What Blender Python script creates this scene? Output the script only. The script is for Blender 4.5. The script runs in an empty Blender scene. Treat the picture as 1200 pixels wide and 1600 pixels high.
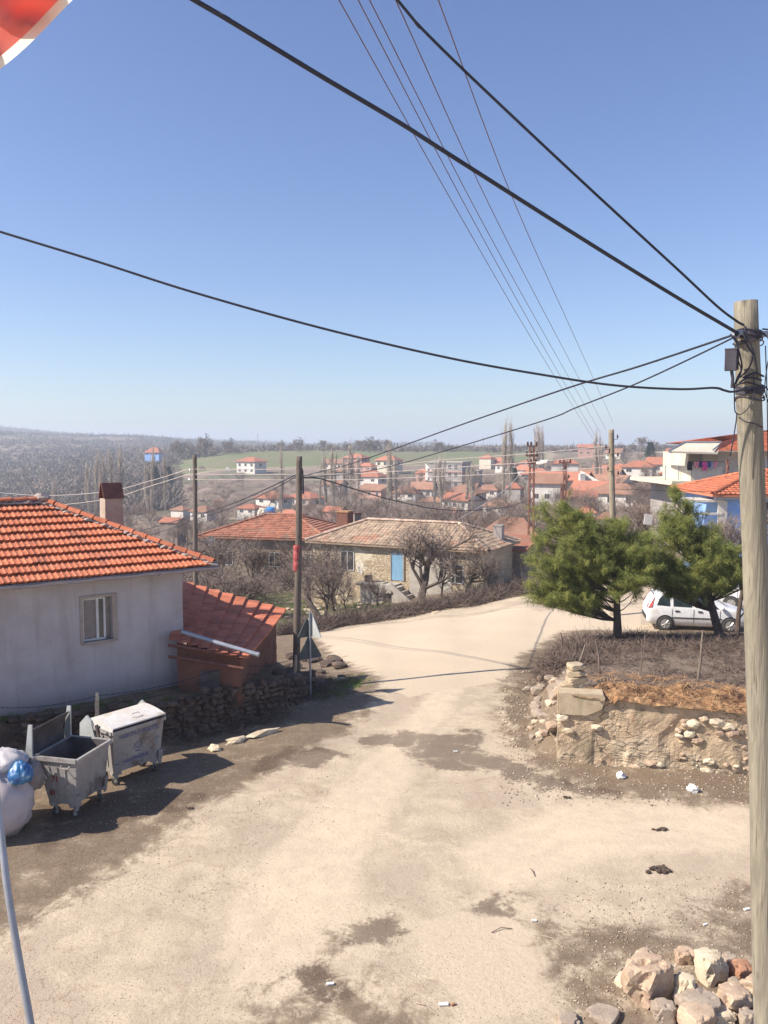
import bpy, bmesh, math, random
import numpy as np
from mathutils import Vector, Matrix, noise
R = math.radians
rnd = random.Random(7)
nrng = np.random.RandomState(11)
scene = bpy.context.scene
COL = scene.collection
# ------------------------------------------------------------------ camera, sky, sun, exposure
CAMH, FPX, PITCH = 7.2, 1280.0, math.atan(100/1280)
cd = bpy.data.cameras.new("camera"); cam = bpy.data.objects.new("camera", cd); COL.objects.link(cam)
cam.location = (0, 0, CAMH); cam.rotation_euler = (math.pi/2 - PITCH, 0, 0)
cd.sensor_fit = 'VERTICAL'; cd.sensor_height = 24; cd.sensor_width = 18; cd.lens = FPX/1600*24
cd.clip_start = 0.05; cd.clip_end = 20000
scene.camera = cam
SUN_EL, SUN_AZ = 41.0, 14.0            # shadows fall to the right and AZ degrees away from the camera
sundir = Vector((-math.cos(R(SUN_AZ))*math.cos(R(SUN_EL)), -math.sin(R(SUN_AZ))*math.cos(R(SUN_EL)), math.sin(R(SUN_EL))))
W = bpy.data.worlds.new("World"); scene.world = W; W.use_nodes = True
wn = W.node_tree; wn.nodes.clear()
sky = wn.nodes.new('ShaderNodeTexSky'); sky.sky_type = 'NISHITA'; sky.sun_disc = False
sky.sun_elevation = R(SUN_EL); sky.sun_rotation = math.atan2(sundir.x, sundir.y)
sky.altitude = 200; sky.air_density = 1.0; sky.dust_density = 0.9; sky.ozone_density = 4.0
bg = wn.nodes.new('ShaderNodeBackground'); bg.inputs[1].default_value = 0.108
wo = wn.nodes.new('ShaderNodeOutputWorld')
hsv = wn.nodes.new('ShaderNodeHueSaturation'); hsv.inputs['Saturation'].default_value = 1.06; hsv.inputs['Hue'].default_value = .511; wn.links.new(sky.outputs[0], hsv.inputs['Color']); wn.links.new(hsv.outputs[0], bg.inputs[0]); wn.links.new(bg.outputs[0], wo.inputs[0])
sl = bpy.data.lights.new("sun", 'SUN'); sl.energy = 5.0; sl.angle = R(0.55); sl.color = (1.0, 0.915, 0.80)
so = bpy.data.objects.new("sun", sl); COL.objects.link(so)
so.rotation_euler = sundir.to_track_quat('Z', 'Y').to_euler(); so.location = (-30, -10, 40)
scene.view_settings.view_transform = 'Standard'; scene.view_settings.look = 'None'
scene.view_settings.exposure = 0.64; scene.view_settings.gamma = 1.0
scene.cycles.max_bounces = 6; scene.cycles.diffuse_bounces = 3; scene.cycles.glossy_bounces = 3
scene.cycles.transmission_bounces = 4; scene.cycles.volume_bounces = 2; scene.cycles.transparent_max_bounces = 8

# ------------------------------------------------------------------ pixel of the 1200x1600 photo -> ray -> point
def ray(px, py):
    x = (px-600)/FPX; z = (800-py)/FPX; c, s = math.cos(PITCH), math.sin(PITCH)
    yy = c + z*s; zz = -s + z*c
    return x/yy, zz/yy
def at(px, py, Y):
    a, b = ray(px, py); return Vector((a*Y, Y, CAMH + b*Y))

# ------------------------------------------------------------------ terrain height
TH = np.array([-40,-25,-18,-10,-5,0,5,10,15,20,26,40.])
RT = np.array([0,14,20,24,29,34,40,50,60,80,120,180,250,320,400,470,600,900,1500,2500,4500.])
ZT = np.array([
 [0]*12,[0]*12,[0]*12,
 [0,0,0,-.15,-.15,-.08,0,0,0,0,0,0],
 [-.5,-.5,-.7,-1.0,-.95,-.6,-.35,-.2,-.1,0,0,0],
 [-1.2,-1.2,-1.4,-1.7,-1.7,-1.3,-.85,-.6,-.4,-.3,-.25,-.2],
 [-2.5,-2.4,-2.4,-2.4,-2.3,-1.9,-1.5,-1.0,-.7,-.5,-.4,-.3],
 [-4.5,-4.5,-4.3,-4.1,-3.9,-3.4,-2.6,-1.8,-1.3,-1,-.8,-.8],
 [-6,-6,-5.5,-5.0,-4.8,-4.0,-3.1,-2.4,-2,-1.5,-1,-1],
 [-8,-8,-7.5,-6.3,-6,-5.5,-5,-4,-3,-2,-1.2,-1],
 [-13,-12,-9.5,-6.8,-6,-6,-6,-5,-3.5,-1.6,-1,0],
 [-17,-16,-11,-7,-6.3,-6.3,-6.3,-5,-2.2,0,1,1.5],
 [-18,-17,-11,-7,-6.5,-6.3,-5.5,-3.2,0,2,3,3],
 [-18,-16,-9,-4,-3.5,-2.8,-2.2,-1,1.5,3,4,4],
 [-16,-15,-7,0,.5,1,1,1.5,3,4,5,5],
 [-14,-12,-4,4.5,5,4.5,4.5,4,4.5,5,6,6],
 [-10,-8,0,6,6,6,6,6,6,6,7,7],
 [5,5,7,5,4,4,4,5,6,6,7,7],
 [33,29,20,12,7,6,6,6,7,7,8,8],
 [60,48,30,20,12,7,7,8,8,9,10,10],
 [60,50,36,22,12,7,7,8,8,9,10,10]], dtype=float)
def cr(p0, p1, p2, p3, t):
    m1 = (p2-p0)*.5; m2 = (p3-p1)*.5
    return (2*t**3-3*t**2+1)*p1 + (t**3-2*t**2+t)*m1 + (-2*t**3+3*t**2)*p2 + (t**3-t**2)*m2
def zbase(X, Y):
    X = np.asarray(X, float); Y = np.asarray(Y, float)
    th = np.degrees(np.arctan2(X, Y)); back = np.abs(th) > 90
    r = np.hypot(X, Y); th = np.clip(th, -39.99, 39.99)
    i = np.clip(np.searchsorted(TH, th, 'right')-1, 0, len(TH)-2); u = (th-TH[i])/(TH[i+1]-TH[i])
    lr = np.log(r+8); LR = np.log(RT+8)
    j = np.clip(np.searchsorted(LR, lr, 'right')-1, 0, len(RT)-2); v = np.clip((lr-LR[j])/(LR[j+1]-LR[j]), 0, 1)
    u = u*u*(3-2*u)*.5 + u*.5
    def col(jj):
        jj = np.clip(jj, 0, len(RT)-1); return ZT[jj, i]*(1-u) + ZT[jj, i+1]*u
    z = cr(col(j-1), col(j), col(j+1), col(j+2), v)
    z = np.where(np.abs(np.degrees(np.arctan2(X, Y))) > 75, z*np.clip((120-np.abs(np.degrees(np.arctan2(X, Y))))/45, 0, 1), z)
    return z
def sdist(X, Y, poly):                      # signed distance, positive inside
    X = np.asarray(X, float); Y = np.asarray(Y, float)
    d = np.full(X.shape, 1e9); ins = np.zeros(X.shape, bool); n = len(poly)
    for k in range(n):
        ax, ay = poly[k]; bx, by = poly[(k+1) % n]; ex, ey = bx-ax, by-ay
        t = np.clip(((X-ax)*ex+(Y-ay)*ey)/(ex*ex+ey*ey+1e-12), 0, 1)
        d = np.minimum(d, np.hypot(X-ax-t*ex, Y-ay-t*ey))
        c = ((ay > Y) != (by > Y)) & (X < (bx-ax)*(Y-ay)/((by-ay) if by != ay else 1e-9)+ax)
        ins ^= c
    return np.where(ins, d, -d)
def sstep(a, b, x):
    t = np.clip((x-a)/(b-a), 0, 1); return t*t*(3-2*t)
TERR = [(-20,14.6),(-8.65,18.4),(-5.34,19.5),(-2.9,21.8),(-2.35,23.2),(-2.2,24.6),(-2.6,27),(-4.5,30),(-8,33),(-14,37),(-30,37),(-30,10)]
FIELD = [(3.98,18.35),(4.4,21),(5.0,24),(6.1,27.4),(8.6,28.9),(14,29.2),(21,29.2),(24,14),(14,16.4),(7.8,17.6)]
def zg(X, Y, bumps=True):
    X = np.asarray(X, float); Y = np.asarray(Y, float)
    z = zbase(X, Y)
    d = sdist(X, Y, TERR); w = np.where(Y < 22.6, .25, .25+np.clip((Y-22.6)/1.5, 0, 1)*1.3)
    z = z + .85*sstep(0, 1, (d+w*.15)/w)
    d = sdist(X, Y, FIELD)
    front = (Y < 19.2-.16*(X-4)) | (X > 13) & (Y < 18)
    d = np.where(front, d-.36, d); w = np.where(front, .2, 1.3)
    z = z + np.clip(1.40-.078*(Y-18.3), .5, 1.45)*sstep(0, 1, (d+w*.5)/w)
    if bumps:
        r = np.hypot(X, Y)
        z = z + .02*np.sin(X*1.7+np.sin(Y*.9))*np.sin(Y*1.3+1)*np.clip(r/8-.5, 0, 1)
    return z
def gz(x, y): return float(zg(np.array([x]), np.array([y]))[0])
def hit(px, py, ymax=900, base=False):
    a, b = ray(px, py)
    Y = np.concatenate([np.arange(3, 80, .05), np.arange(80, ymax, .5)])
    zz = (zbase if base else zg)(a*Y, Y); dd = CAMH + b*Y - zz
    k = np.argmax(dd < 0)
    if dd[k] >= 0: k = len(Y)-1
    if k > 0 and dd[k-1] > 0:
        f = dd[k-1]/(dd[k-1]-dd[k]); y = Y[k-1]+f*(Y[k]-Y[k-1])
    else: y = Y[k]
    return Vector((a*y, y, CAMH+b*y))

# ------------------------------------------------------------------ object helpers
ICO = {}
def ico(sub):
    if sub not in ICO:
        bm = bmesh.new(); bmesh.ops.create_icosphere(bm, subdivisions=sub, radius=1)
        bm.verts.ensure_lookup_table()
        ICO[sub] = ([v.co.copy() for v in bm.verts], [[v.index for v in f.verts] for f in bm.faces]); bm.free()
    return ICO[sub]
class MB:
    def __init__(s): s.v = []; s.f = []; s.m = []; s.c = []
    def add(s, vs, fs, mi=0, var=None):
        o = len(s.v); s.v.extend([tuple(v) for v in vs]); s.f.extend([[i+o for i in f] for f in fs])
        s.m.extend([mi]*len(fs)); s.c.extend([rnd.random() if var is None else var]*len(fs)); return s
    def quad(s, a, b, c, d, mi=0, var=None): return s.add([a, b, c, d], [[0, 1, 2, 3]], mi, var)
    def box(s, c, size, rz=0, mi=0, M=None, var=None, taper=1.0):
        x, y, z = size[0]/2, size[1]/2, size[2]/2
        vs = [Vector((i*x*(taper if k > 0 else 1), j*y*(taper if k > 0 else 1), k*z)) for k in (-1, 1) for j in (-1, 1) for i in (-1, 1)]
        m = Matrix.Translation(c) @ (Matrix.Rotation(rz, 4, 'Z') if M is None else M)
        return s.add([m @ v for v in vs], [[0,2,3,1],[4,5,7,6],[0,1,5,4],[2,6,7,3],[0,4,6,2],[1,3,7,5]], mi, var)
    def tube(s, pts, rad, n=6, mi=0, cap=True, var=None):
        pts = [Vector(p) for p in pts]; K = len(pts)
        rad = rad if hasattr(rad, '__len__') else [rad]*K
        vs = []; prev = None
        for k in range(K):
            t = (pts[min(k+1, K-1)]-pts[max(k-1, 0)]); t = t.normalized() if t.length > 1e-9 else Vector((0, 0, 1))
            if prev is None:
                a = Vector((0, 0, 1)) if abs(t.z) < .9 else Vector((1, 0, 0)); u = t.cross(a).normalized()
            else: u = (prev-t*prev.dot(t)); u = u.normalized() if u.length > 1e-6 else t.orthogonal().normalized()
            prev = u; w = t.cross(u)
            for i in range(n):
                an = 2*math.pi*i/n; vs.append(pts[k]+(u*math.cos(an)+w*math.sin(an))*rad[k])
        fs = [[k*n+i, k*n+(i+1) % n, (k+1)*n+(i+1) % n, (k+1)*n+i] for k in range(K-1) for i in range(n)]
        if cap: fs += [list(range(n))[::-1], [(K-1)*n+i for i in range(n)]]
        return s.add(vs, fs, mi, var)
    def blob(s, c, rad, seed=0, amp=.25, sub=2, mi=0, var=None, freq=1.3, flat=0, rz=0):
        vs, fs = ico(sub); out = []; ca, sa = math.cos(rz), math.sin(rz)
        for v in vs:
            n_ = noise.noise(v*freq+Vector((seed*7.3, seed*3.1, seed))); n2 = noise.noise(v*freq*2.6+Vector((seed, seed*5.3, 3)))
            k = 1+amp*n_*1.6+amp*.5*n2
            if flat: k = min(k, flat/max(abs(v.x+.35*math.sin(seed)), .01), flat/max(abs(v.y), .01), flat/max(abs(v.z+.2), .01))
            p = Vector((v.x*rad[0]*k, v.y*rad[1]*k, v.z*rad[2]*k))
            out.append((c[0]+p.x*ca-p.y*sa, c[1]+p.x*sa+p.y*ca, c[2]+p.z))
        return s.add(out, fs, mi, var)
    def prism(s, poly, fn, d0, d1, mi=0, var=None):       # poly of 2-D points, fn(a, b, depth) -> world
        n = len(poly); vs = [fn(a, b, d0) for a, b in poly]+[fn(a, b, d1) for a, b in poly]
        return s.add(vs, [list(range(n))[::-1], list(range(n, 2*n))]+[[i, (i+1) % n, n+(i+1) % n, n+i] for i in range(n)], mi, var)
def mesh_np(name, V, F, var=None, mats=()):
    V = np.asarray(V, np.float32).reshape(-1, 3); F = np.asarray(F, np.int32); k = F.shape[1]; n = len(F)
    me = bpy.data.meshes.new(name); me.vertices.add(len(V)); me.vertices.foreach_set('co', V.ravel())
    me.loops.add(n*k); me.loops.foreach_set('vertex_index', F.ravel())
    me.polygons.add(n); me.polygons.foreach_set('loop_start', np.arange(0, n*k, k, dtype=np.int32))
    me.polygons.foreach_set('loop_total', np.full(n, k, np.int32))
    me.update(calc_edges=True)
    if var is not None:
        a = me.attributes.new('var', 'FLOAT', 'FACE'); a.data.foreach_set('value', np.asarray(var, np.float32))
    for m in mats: me.materials.append(m)
    return me
def tag(o, label=None, cat=None, group=None, kind=None):
    if label: o['label'] = label
    if cat: o['category'] = cat
    if group: o['group'] = group
    if kind: o['kind'] = kind
    return o
def obj(name, mb, mats, parent=None, smooth=False, fix=False):
    me = bpy.data.meshes.new(name); me.from_pydata(mb.v, [], mb.f)
    mats = mats if isinstance(mats, (list, tuple)) else [mats]
    for m in mats: me.materials.append(m)
    if len(mats) > 1: me.polygons.foreach_set('material_index', mb.m)
    a = me.attributes.new('var', 'FLOAT', 'FACE'); a.data.foreach_set('value', mb.c)
    if smooth: me.polygons.foreach_set('use_smooth', [True]*len(me.polygons))
    if fix:
        bm = bmesh.new(); bm.from_mesh(me); bmesh.ops.recalc_face_normals(bm, faces=bm.faces); bm.to_mesh(me); bm.free()
    me.update()
    o = bpy.data.objects.new(name, me); COL.objects.link(o)
    if parent is not None:                      # children carry world coordinates relative to their thing's base
        o.parent = parent; root = parent
        while root.parent: root = root.parent
        off = root.location
        if off.length > 0: me.transform(Matrix.Translation(-off))
    return o
def thing(name, label, cat, loc=(0, 0, 0), group=None):
    o = bpy.data.objects.new(name, None); COL.objects.link(o); o.location = loc
    o.empty_display_size = .2
    return tag(o, label, cat, group)
def copy_tree(o, parent=None):
    c = o.copy(); COL.objects.link(c); c.parent = parent
    for ch in o.children: copy_tree(ch, c)
    return c
def lerp(a, b, t): return a+(b-a)*t
def smooth_path(pts, n=8):
    P = [Vector(p) for p in pts]; out = []
    for i in range(len(P)-1):
        p0 = P[i-1] if i > 0 else P[0]*2-P[1]; p3 = P[i+2] if i+2 < len(P) else P[-1]*2-P[-2]
        for k in range(n):
            out.append(cr(p0, P[i], P[i+1], p3, k/n))
    return out+[P[-1]]

def ordw(n):
    u = ['first','second','third','fourth','fifth','sixth','seventh','eighth','ninth','tenth','eleventh','twelfth','thirteenth','fourteenth','fifteenth','sixteenth','seventeenth','eighteenth','nineteenth','twentieth']
    return u[n] if n < 20 else ('twenty '+u[n-20] if n < 29 else ['thirtieth', 'thirty first', 'thirty second'][n-29])
# ------------------------------------------------------------------ materials
def NT(name):
    m = bpy.data.materials.new(name); m.use_nodes = True; t = m.node_tree; b = t.nodes['Principled BSDF']
    return m, t, b
def nd(t, typ, **kw):
    n = t.nodes.new(typ)
    for k, v in kw.items():
        if k.startswith('i_'): n.inputs[k[2:].replace('_', ' ')].default_value = v
        else: setattr(n, k, v)
    return n
def c4(c): return (c[0], c[1], c[2], 1)
def mixc(t, fac, a, b):
    n = t.nodes.new('ShaderNodeMix'); n.data_type = 'RGBA'
    for s, x in ((n.inputs[0], fac), (n.inputs[6], a), (n.inputs[7], b)):
        if isinstance(x, bpy.types.NodeSocket): t.links.new(x, s)
        elif isinstance(x, (tuple, list)): s.default_value = c4(x)
        else: s.default_value = x
    return n.outputs[2]
def ramp(t, sock, a, b):
    n = t.nodes.new('ShaderNodeMapRange'); n.interpolation_type = 'SMOOTHSTEP'
    n.inputs[1].default_value = a; n.inputs[2].default_value = b; t.links.new(sock, n.inputs[0]); return n.outputs[0]
def math_(t, op, a, b=0.0):
    n = t.nodes.new('ShaderNodeMath'); n.operation = op
    for s, x in ((n.inputs[0], a), (n.inputs[1], b)):
        if isinstance(x, bpy.types.NodeSocket): t.links.new(x, s)
        else: s.default_value = x
    return n.outputs[0]
def noi(t, vec, scale, detail=6, rough=.6, dist=0.0):
    n = t.nodes.new('ShaderNodeTexNoise'); n.inputs['Scale'].default_value = scale; n.inputs['Detail'].default_value = detail
    n.inputs['Roughness'].default_value = rough; n.inputs['Distortion'].default_value = dist
    t.links.new(vec, n.inputs['Vector']); return n.outputs[0]
def bump(t, b, h, dist=.02, strength=.6):
    n = t.nodes.new('ShaderNodeBump'); n.inputs['Distance'].default_value = dist; n.inputs['Strength'].default_value = strength
    t.links.new(h, n.inputs['Height']); t.links.new(n.outputs[0], b.inputs['Normal'])
def attr(t, name):
    n = t.nodes.new('ShaderNodeAttribute'); n.attribute_name = name; return n.outputs['Fac']
def ocoord(t, scale=None):
    n = t.nodes.new('ShaderNodeTexCoord').outputs['Object']
    if scale:
        m = t.nodes.new('ShaderNodeMapping'); m.inputs['Scale'].default_value = scale; t.links.new(n, m.inputs[0]); return m.outputs[0]
    return n
def pm(name, c1, c2, scale=4, rough=.85, bmp=.01, fine=40, c3=None, s3=1.2, var=0.0, metal=0, stretch=None, spec=.3, lo=.35, hi=.65):
    m, t, b = NT(name); v = ocoord(t, stretch)
    n1 = noi(t, v, scale); n2 = noi(t, v, fine, 4)
    f = ramp(t, n1, lo, hi); col = mixc(t, f, c1, c2)
    if c3: col = mixc(t, ramp(t, noi(t, v, s3, 5, .65, .3), .52, .68), col, c3)
    col = mixc(t, math_(t, 'MULTIPLY', ramp(t, n2, .3, .7), .35), col, tuple(x*.6 for x in c1))
    if var:
        h = t.nodes.new('ShaderNodeHueSaturation'); t.links.new(col, h.inputs['Color'])
        t.links.new(math_(t, 'ADD', math_(t, 'MULTIPLY', attr(t, 'var'), var), 1-var/2), h.inputs['Value']); col = h.outputs[0]
    t.links.new(col, b.inputs['Base Color']); b.inputs['Roughness'].default_value = rough; b.inputs['Metallic'].default_value = metal
    b.inputs['Specular IOR Level'].default_value = spec
    if bmp: bump(t, b, math_(t, 'ADD', n1, math_(t, 'MULTIPLY', n2, .5)), bmp)
    return m
def flat(name, c, rough=.7, metal=0, spec=.4):
    return pm(name, c, tuple(x*.82 for x in c), 5, rough, 0, 30, metal=metal, spec=spec)

M = {}
M['plaster_dull'] = pm('plaster_dull', (.37,.31,.30), (.42,.36,.34), 1.1, .95, .006, 60, c3=(.35,.285,.25), s3=.6)
def plaster(name, a, b_, stain, base):
    m, t, b = NT(name); v = ocoord(t); n1 = noi(t, v, 1.1, 6); n2 = noi(t, v, 22, 6, .7); col = mixc(t, ramp(t, n1, .35, .65), a, b_)
    vs = ocoord(t, (3, 3, .25)); col = mixc(t, math_(t, 'MULTIPLY', ramp(t, noi(t, vs, 1.2, 6, .65), .5, .72), .55), col, stain)
    sp = t.nodes.new('ShaderNodeSeparateXYZ'); t.links.new(v, sp.inputs[0]); lowz = ramp(t, math_(t, 'ADD', sp.outputs[2], math_(t, 'MULTIPLY', n1, .9)), 1.25, .45)
    col = mixc(t, math_(t, 'MULTIPLY', lowz, .7), col, base); col = mixc(t, math_(t, 'MULTIPLY', ramp(t, noi(t, v, 2.6, 8, .7, .5), .58, .64), .35), col, b_)
    ck = ramp(t, math_(t, 'ABSOLUTE', math_(t, 'SUBTRACT', noi(t, v, .8, 5, .6, 1.0), .5)), .004, 0); col = mixc(t, math_(t, 'MULTIPLY', math_(t, 'MULTIPLY', ck, ramp(t, n1, .5, .6)), .6), col, base)
    t.links.new(col, b.inputs['Base Color']); b.inputs['Roughness'].default_value = .95; bump(t, b, math_(t, 'ADD', n2, n1), .012, .6); return m
M['plaster_dull'] = plaster('plaster_wall', (.50,.46,.46), (.43,.385,.38), (.33,.28,.26), (.25,.20,.17))
M['tile_orange'] = pm('tile_orange', (.50,.15,.075), (.60,.21,.11), 5, .8, .004, 50, c3=(.36,.14,.09), s3=1.3, var=.36)
M['tile_shed'] = pm('tile_shed', (.50,.155,.085), (.58,.20,.11), 3, .85, .006, 50, c3=(.34,.125,.08), s3=1.1, var=.4)
M['tile_red'] = pm('tile_red', (.35,.14,.085), (.43,.19,.12), 3, .85, .004, 30, c3=(.31,.20,.14), s3=.7, var=.5)
M['tile_old'] = pm('tile_old', (.33,.235,.165), (.43,.325,.23), 1.5, .9, .004, 20, c3=(.38,.19,.12), s3=.5, var=.6)
M['tile_far'] = pm('tile_far', (.46,.18,.11), (.38,.17,.115), .5, .85, 0, 6, c3=(.30,.18,.13), s3=.25, var=.4)
M['tile_far_brown'] = pm('tile_far_brown', (.28,.15,.10), (.34,.19,.13), .5, .85, 0, 6, var=.3)
M['mortar'] = pm('mortar', (.34,.27,.24), (.44,.37,.34), 6, .95, .01, 50)
M['gutter'] = pm('gutter', (.36,.32,.34), (.42,.37,.38), 3, .5, 0, 50)
M['glass'] = pm('glass', (.06,.06,.06), (.12,.12,.11), 3, .12, 0, 9, spec=.6)
M['curtain'] = pm('curtain', (.22,.19,.18), (.27,.24,.22), 3, .4, 0, 9, spec=.5)
M['trim'] = pm('trim', (.36,.30,.26), (.44,.37,.31), 3, .9, .004, 50)
M['white_frame'] = pm('white_frame', (.62,.60,.58), (.68,.66,.64), 3, .5, 0, 50)
M['brick'] = pm('brick', (.17,.075,.055), (.22,.10,.07), 2, .9, .02, 25, c3=(.12,.07,.055), s3=1.5)
M['chimney_plaster'] = pm('chimney_render', (.42,.33,.26), (.5,.41,.32), 2.5, .95, .006, 40, c3=(.30,.22,.17), s3=1.6)  # cream render colour for every face of the chimney
M['rust'] = pm('rust', (.13,.055,.045), (.19,.08,.06), 5, .7, .004, 40)
M['metal_grey'] = pm('metal_grey', (.30,.32,.36), (.38,.40,.44), 3, .45, 0, 30, metal=.4)
M['galv'] = pm('galvanised', (.44,.46,.45), (.52,.54,.53), 2.2, .48, .002, 30, c3=(.34,.30,.27), s3=1.7, metal=.25, spec=.5)
M['galv_dirty'] = pm('galvanised_dirty', (.34,.315,.295), (.42,.40,.375), 2.6, .6, .003, 30, c3=(.17,.125,.10), s3=1.5, metal=.2, spec=.4)
M['lid'] = pm('lid_dusty', (.62,.57,.50), (.70,.68,.65), 2.5, .55, .002, 35, c3=(.50,.41,.31), s3=1.4)
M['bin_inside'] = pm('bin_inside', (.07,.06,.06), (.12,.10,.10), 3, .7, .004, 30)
M['rubber'] = pm('rubber', (.05,.048,.045), (.085,.08,.07), 5, .8, .002, 60)
M['ink'] = pm('faded_ink', (.10,.12,.27), (.20,.20,.28), 9, .7, 0, 60)
M['ink_pale'] = pm('faded_ink_pale', (.17,.22,.26), (.27,.28,.3), 9, .7, 0, 60)
M['red_paint'] = pm('red_paint', (.45,.10,.09), (.36,.14,.12), 14, .7, 0, 60)
M['sack'] = pm('woven_sack', (.50,.43,.42), (.60,.53,.52), 2.5, .8, .006, 90, c3=(.38,.30,.28), s3=1.8)
M['sack_blue'] = pm('blue_plastic', (.02,.10,.28), (.05,.22,.45), 6, .35, .02, 40, c3=(.35,.5,.6), s3=9, spec=.6)
M['sack_clear'] = pm('pale_plastic', (.50,.46,.46), (.62,.58,.57), 5, .4, .02, 40, c3=(.12,.25,.45), s3=6)
M['cable'] = pm('cable_black', (.028,.030,.045), (.04,.042,.06), 3, .6, 0, 50)
M['wire_bright'] = pm('wire_aluminium', (.55,.47,.42), (.62,.54,.49), 3, .45, 0, 50)
M['wire_thin'] = pm('wire_copper_brown', (.17,.10,.10), (.20,.13,.13), 3, .6, 0, 50)
M['box_black'] = pm('box_black', (.05,.045,.06), (.08,.07,.085), 3, .5, .002, 50)
M['insulator'] = pm('insulator', (.06,.035,.03), (.1,.06,.05), 3, .25, 0, 50)
M['porcelain'] = pm('porcelain', (.66,.62,.58), (.7,.68,.64), 3, .25, 0, 50)
M['lattice'] = pm('lattice_rust', (.20,.085,.06), (.14,.07,.06), 3, .8, 0, 20)
M['concrete'] = pm('concrete', (.40,.36,.31), (.5,.46,.40), 2, .95, .006, 50)
M['block'] = pm('wall_block', (.42,.33,.22), (.52,.42,.29), 4, .95, .012, 40, c3=(.34,.28,.17), s3=2.6)
M['stone_pale'] = pm('stone_pale', (.58,.47,.33), (.68,.58,.42), 3, .9, .02, 25, c3=(.40,.30,.19), s3=2.5)
M['stone_pink'] = pm('stone_pink', (.42,.29,.20), (.56,.43,.30), 3, .9, .02, 25, c3=(.32,.22,.18), s3=2.5)
M['stone_grey'] = pm('stone_grey', (.33,.26,.20), (.43,.35,.27), 4, .9, .02, 25)
M['stone_rust'] = pm('stone_rust', (.38,.19,.11), (.46,.26,.16), 4, .9, .02, 25)
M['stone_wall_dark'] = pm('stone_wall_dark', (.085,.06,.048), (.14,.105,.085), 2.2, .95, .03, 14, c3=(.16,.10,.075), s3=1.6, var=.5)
M['straw'] = pm('straw', (.27,.145,.07), (.38,.235,.12), 5, .95, .03, 40, c3=(.12,.06,.035), s3=2.2, var=.7)
M['twig'] = pm('dry_twig', (.14,.10,.08), (.20,.15,.12), 2, .9, 0, 10, var=.9)
M['twig_pale'] = pm('dry_twig_pale', (.28,.22,.17), (.34,.27,.21), 2, .9, 0, 10, var=.7)
M['bark'] = pm('bark', (.10,.075,.06), (.16,.125,.10), 6, .95, .02, 30)
M['bark_far'] = pm('bark_far', (.22,.17,.14), (.28,.22,.18), 1, .95, 0, 3, var=.4)
M['bark_pink'] = pm('bark_pink', (.31,.215,.175), (.36,.26,.21), 1, .95, 0, 3, var=.4)
M['ridge_pale'] = pm('ridge_pale', (.50,.34,.25), (.60,.46,.36), 3, .9, .004, 30, var=.4)
M['poplar'] = pm('poplar_bark', (.50,.43,.35), (.58,.50,.41), 1, .95, 0, 3, var=.4)
M['pine_bark'] = pm('pine_bark', (.085,.058,.045), (.14,.10,.08), 9, .95, .03, 30, stretch=(1,1,.3))
M['pallet'] = pm('grey_wood', (.30,.25,.20), (.38,.33,.26), 6, .9, .01, 30, stretch=(1,1,.2))
M['tarp'] = pm('blue_tarp', (.02,.22,.62), (.04,.30,.72), 2, .5, 0, 20)
M['blue_wall'] = pm('blue_wall', (.24,.42,.80), (.30,.48,.84), 1.5, .9, 0, 20, c3=(.36,.5,.72), s3=.8)
M['blue_door'] = pm('blue_door', (.17,.34,.50), (.24,.42,.57), 3, .6, 0, 20, stretch=(6,6,.5))
M['white_wall'] = pm('white_wall', (.62,.58,.52), (.70,.67,.62), .6, .95, 0, 6, c3=(.5,.45,.38), s3=.4)
M['cream_wall'] = pm('cream_wall', (.60,.53,.42), (.68,.62,.5), .6, .95, 0, 6)
M['grey_wall'] = pm('grey_wall', (.32,.29,.27), (.40,.36,.33), .6, .95, 0, 6)
M['pink_wall'] = pm('pink_wall', (.46,.27,.22), (.52,.33,.27), .6, .95, 0, 6)
M['wall_brown'] = pm('brown_wall', (.24,.19,.16), (.30,.24,.2), .6, .95, 0, 6)  # brown wall colour, also on plain doors and a small chimney
M['dark_pane'] = pm('dark_pane', (.045,.042,.045), (.07,.065,.065), 1, .3, 0, 6)
M['car'] = pm('car_paint', (.78,.77,.76), (.80,.79,.78), 1, .3, 0, 9, c3=(.70,.66,.6), s3=2, spec=.6)
M['car_glass'] = pm('car_glass', (.02,.03,.035), (.04,.055,.06), 2, .08, 0, 9, spec=.8)
M['car_black'] = pm('car_trim', (.03,.03,.03), (.05,.05,.05), 2, .6, 0, 9)
M['hub'] = pm('hub', (.42,.40,.38), (.5,.48,.46), 9, .4, 0, 9, metal=.5)
M['tail'] = pm('tail_lamp', (.55,.05,.05), (.6,.1,.08), 9, .25, 0, 9, spec=.6)
M['sign_back'] = pm('sign_back', (.50,.52,.50), (.58,.59,.57), 4, .5, 0, 30, metal=.2)
M['sign_back_shaded'] = pm('sign_back_shaded', (.07,.085,.085), (.10,.115,.115), 4, .6, 0, 30)  # grey plate backs turned from the sun, their shade put into this dark colour
M['paper'] = pm('litter_paper', (.72,.69,.64), (.78,.76,.72), 12, .8, 0, 30)
M['dung'] = pm('dung', (.07,.05,.04), (.11,.08,.06), 12, .95, .01, 40)
M['banner'] = pm('red_banner', (.42,.08,.08), (.52,.16,.14), 3, .7, .01, 20)
M['dish'] = pm('dish', (.62,.56,.46), (.7,.65,.55), 3, .6, 0, 20)

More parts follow.
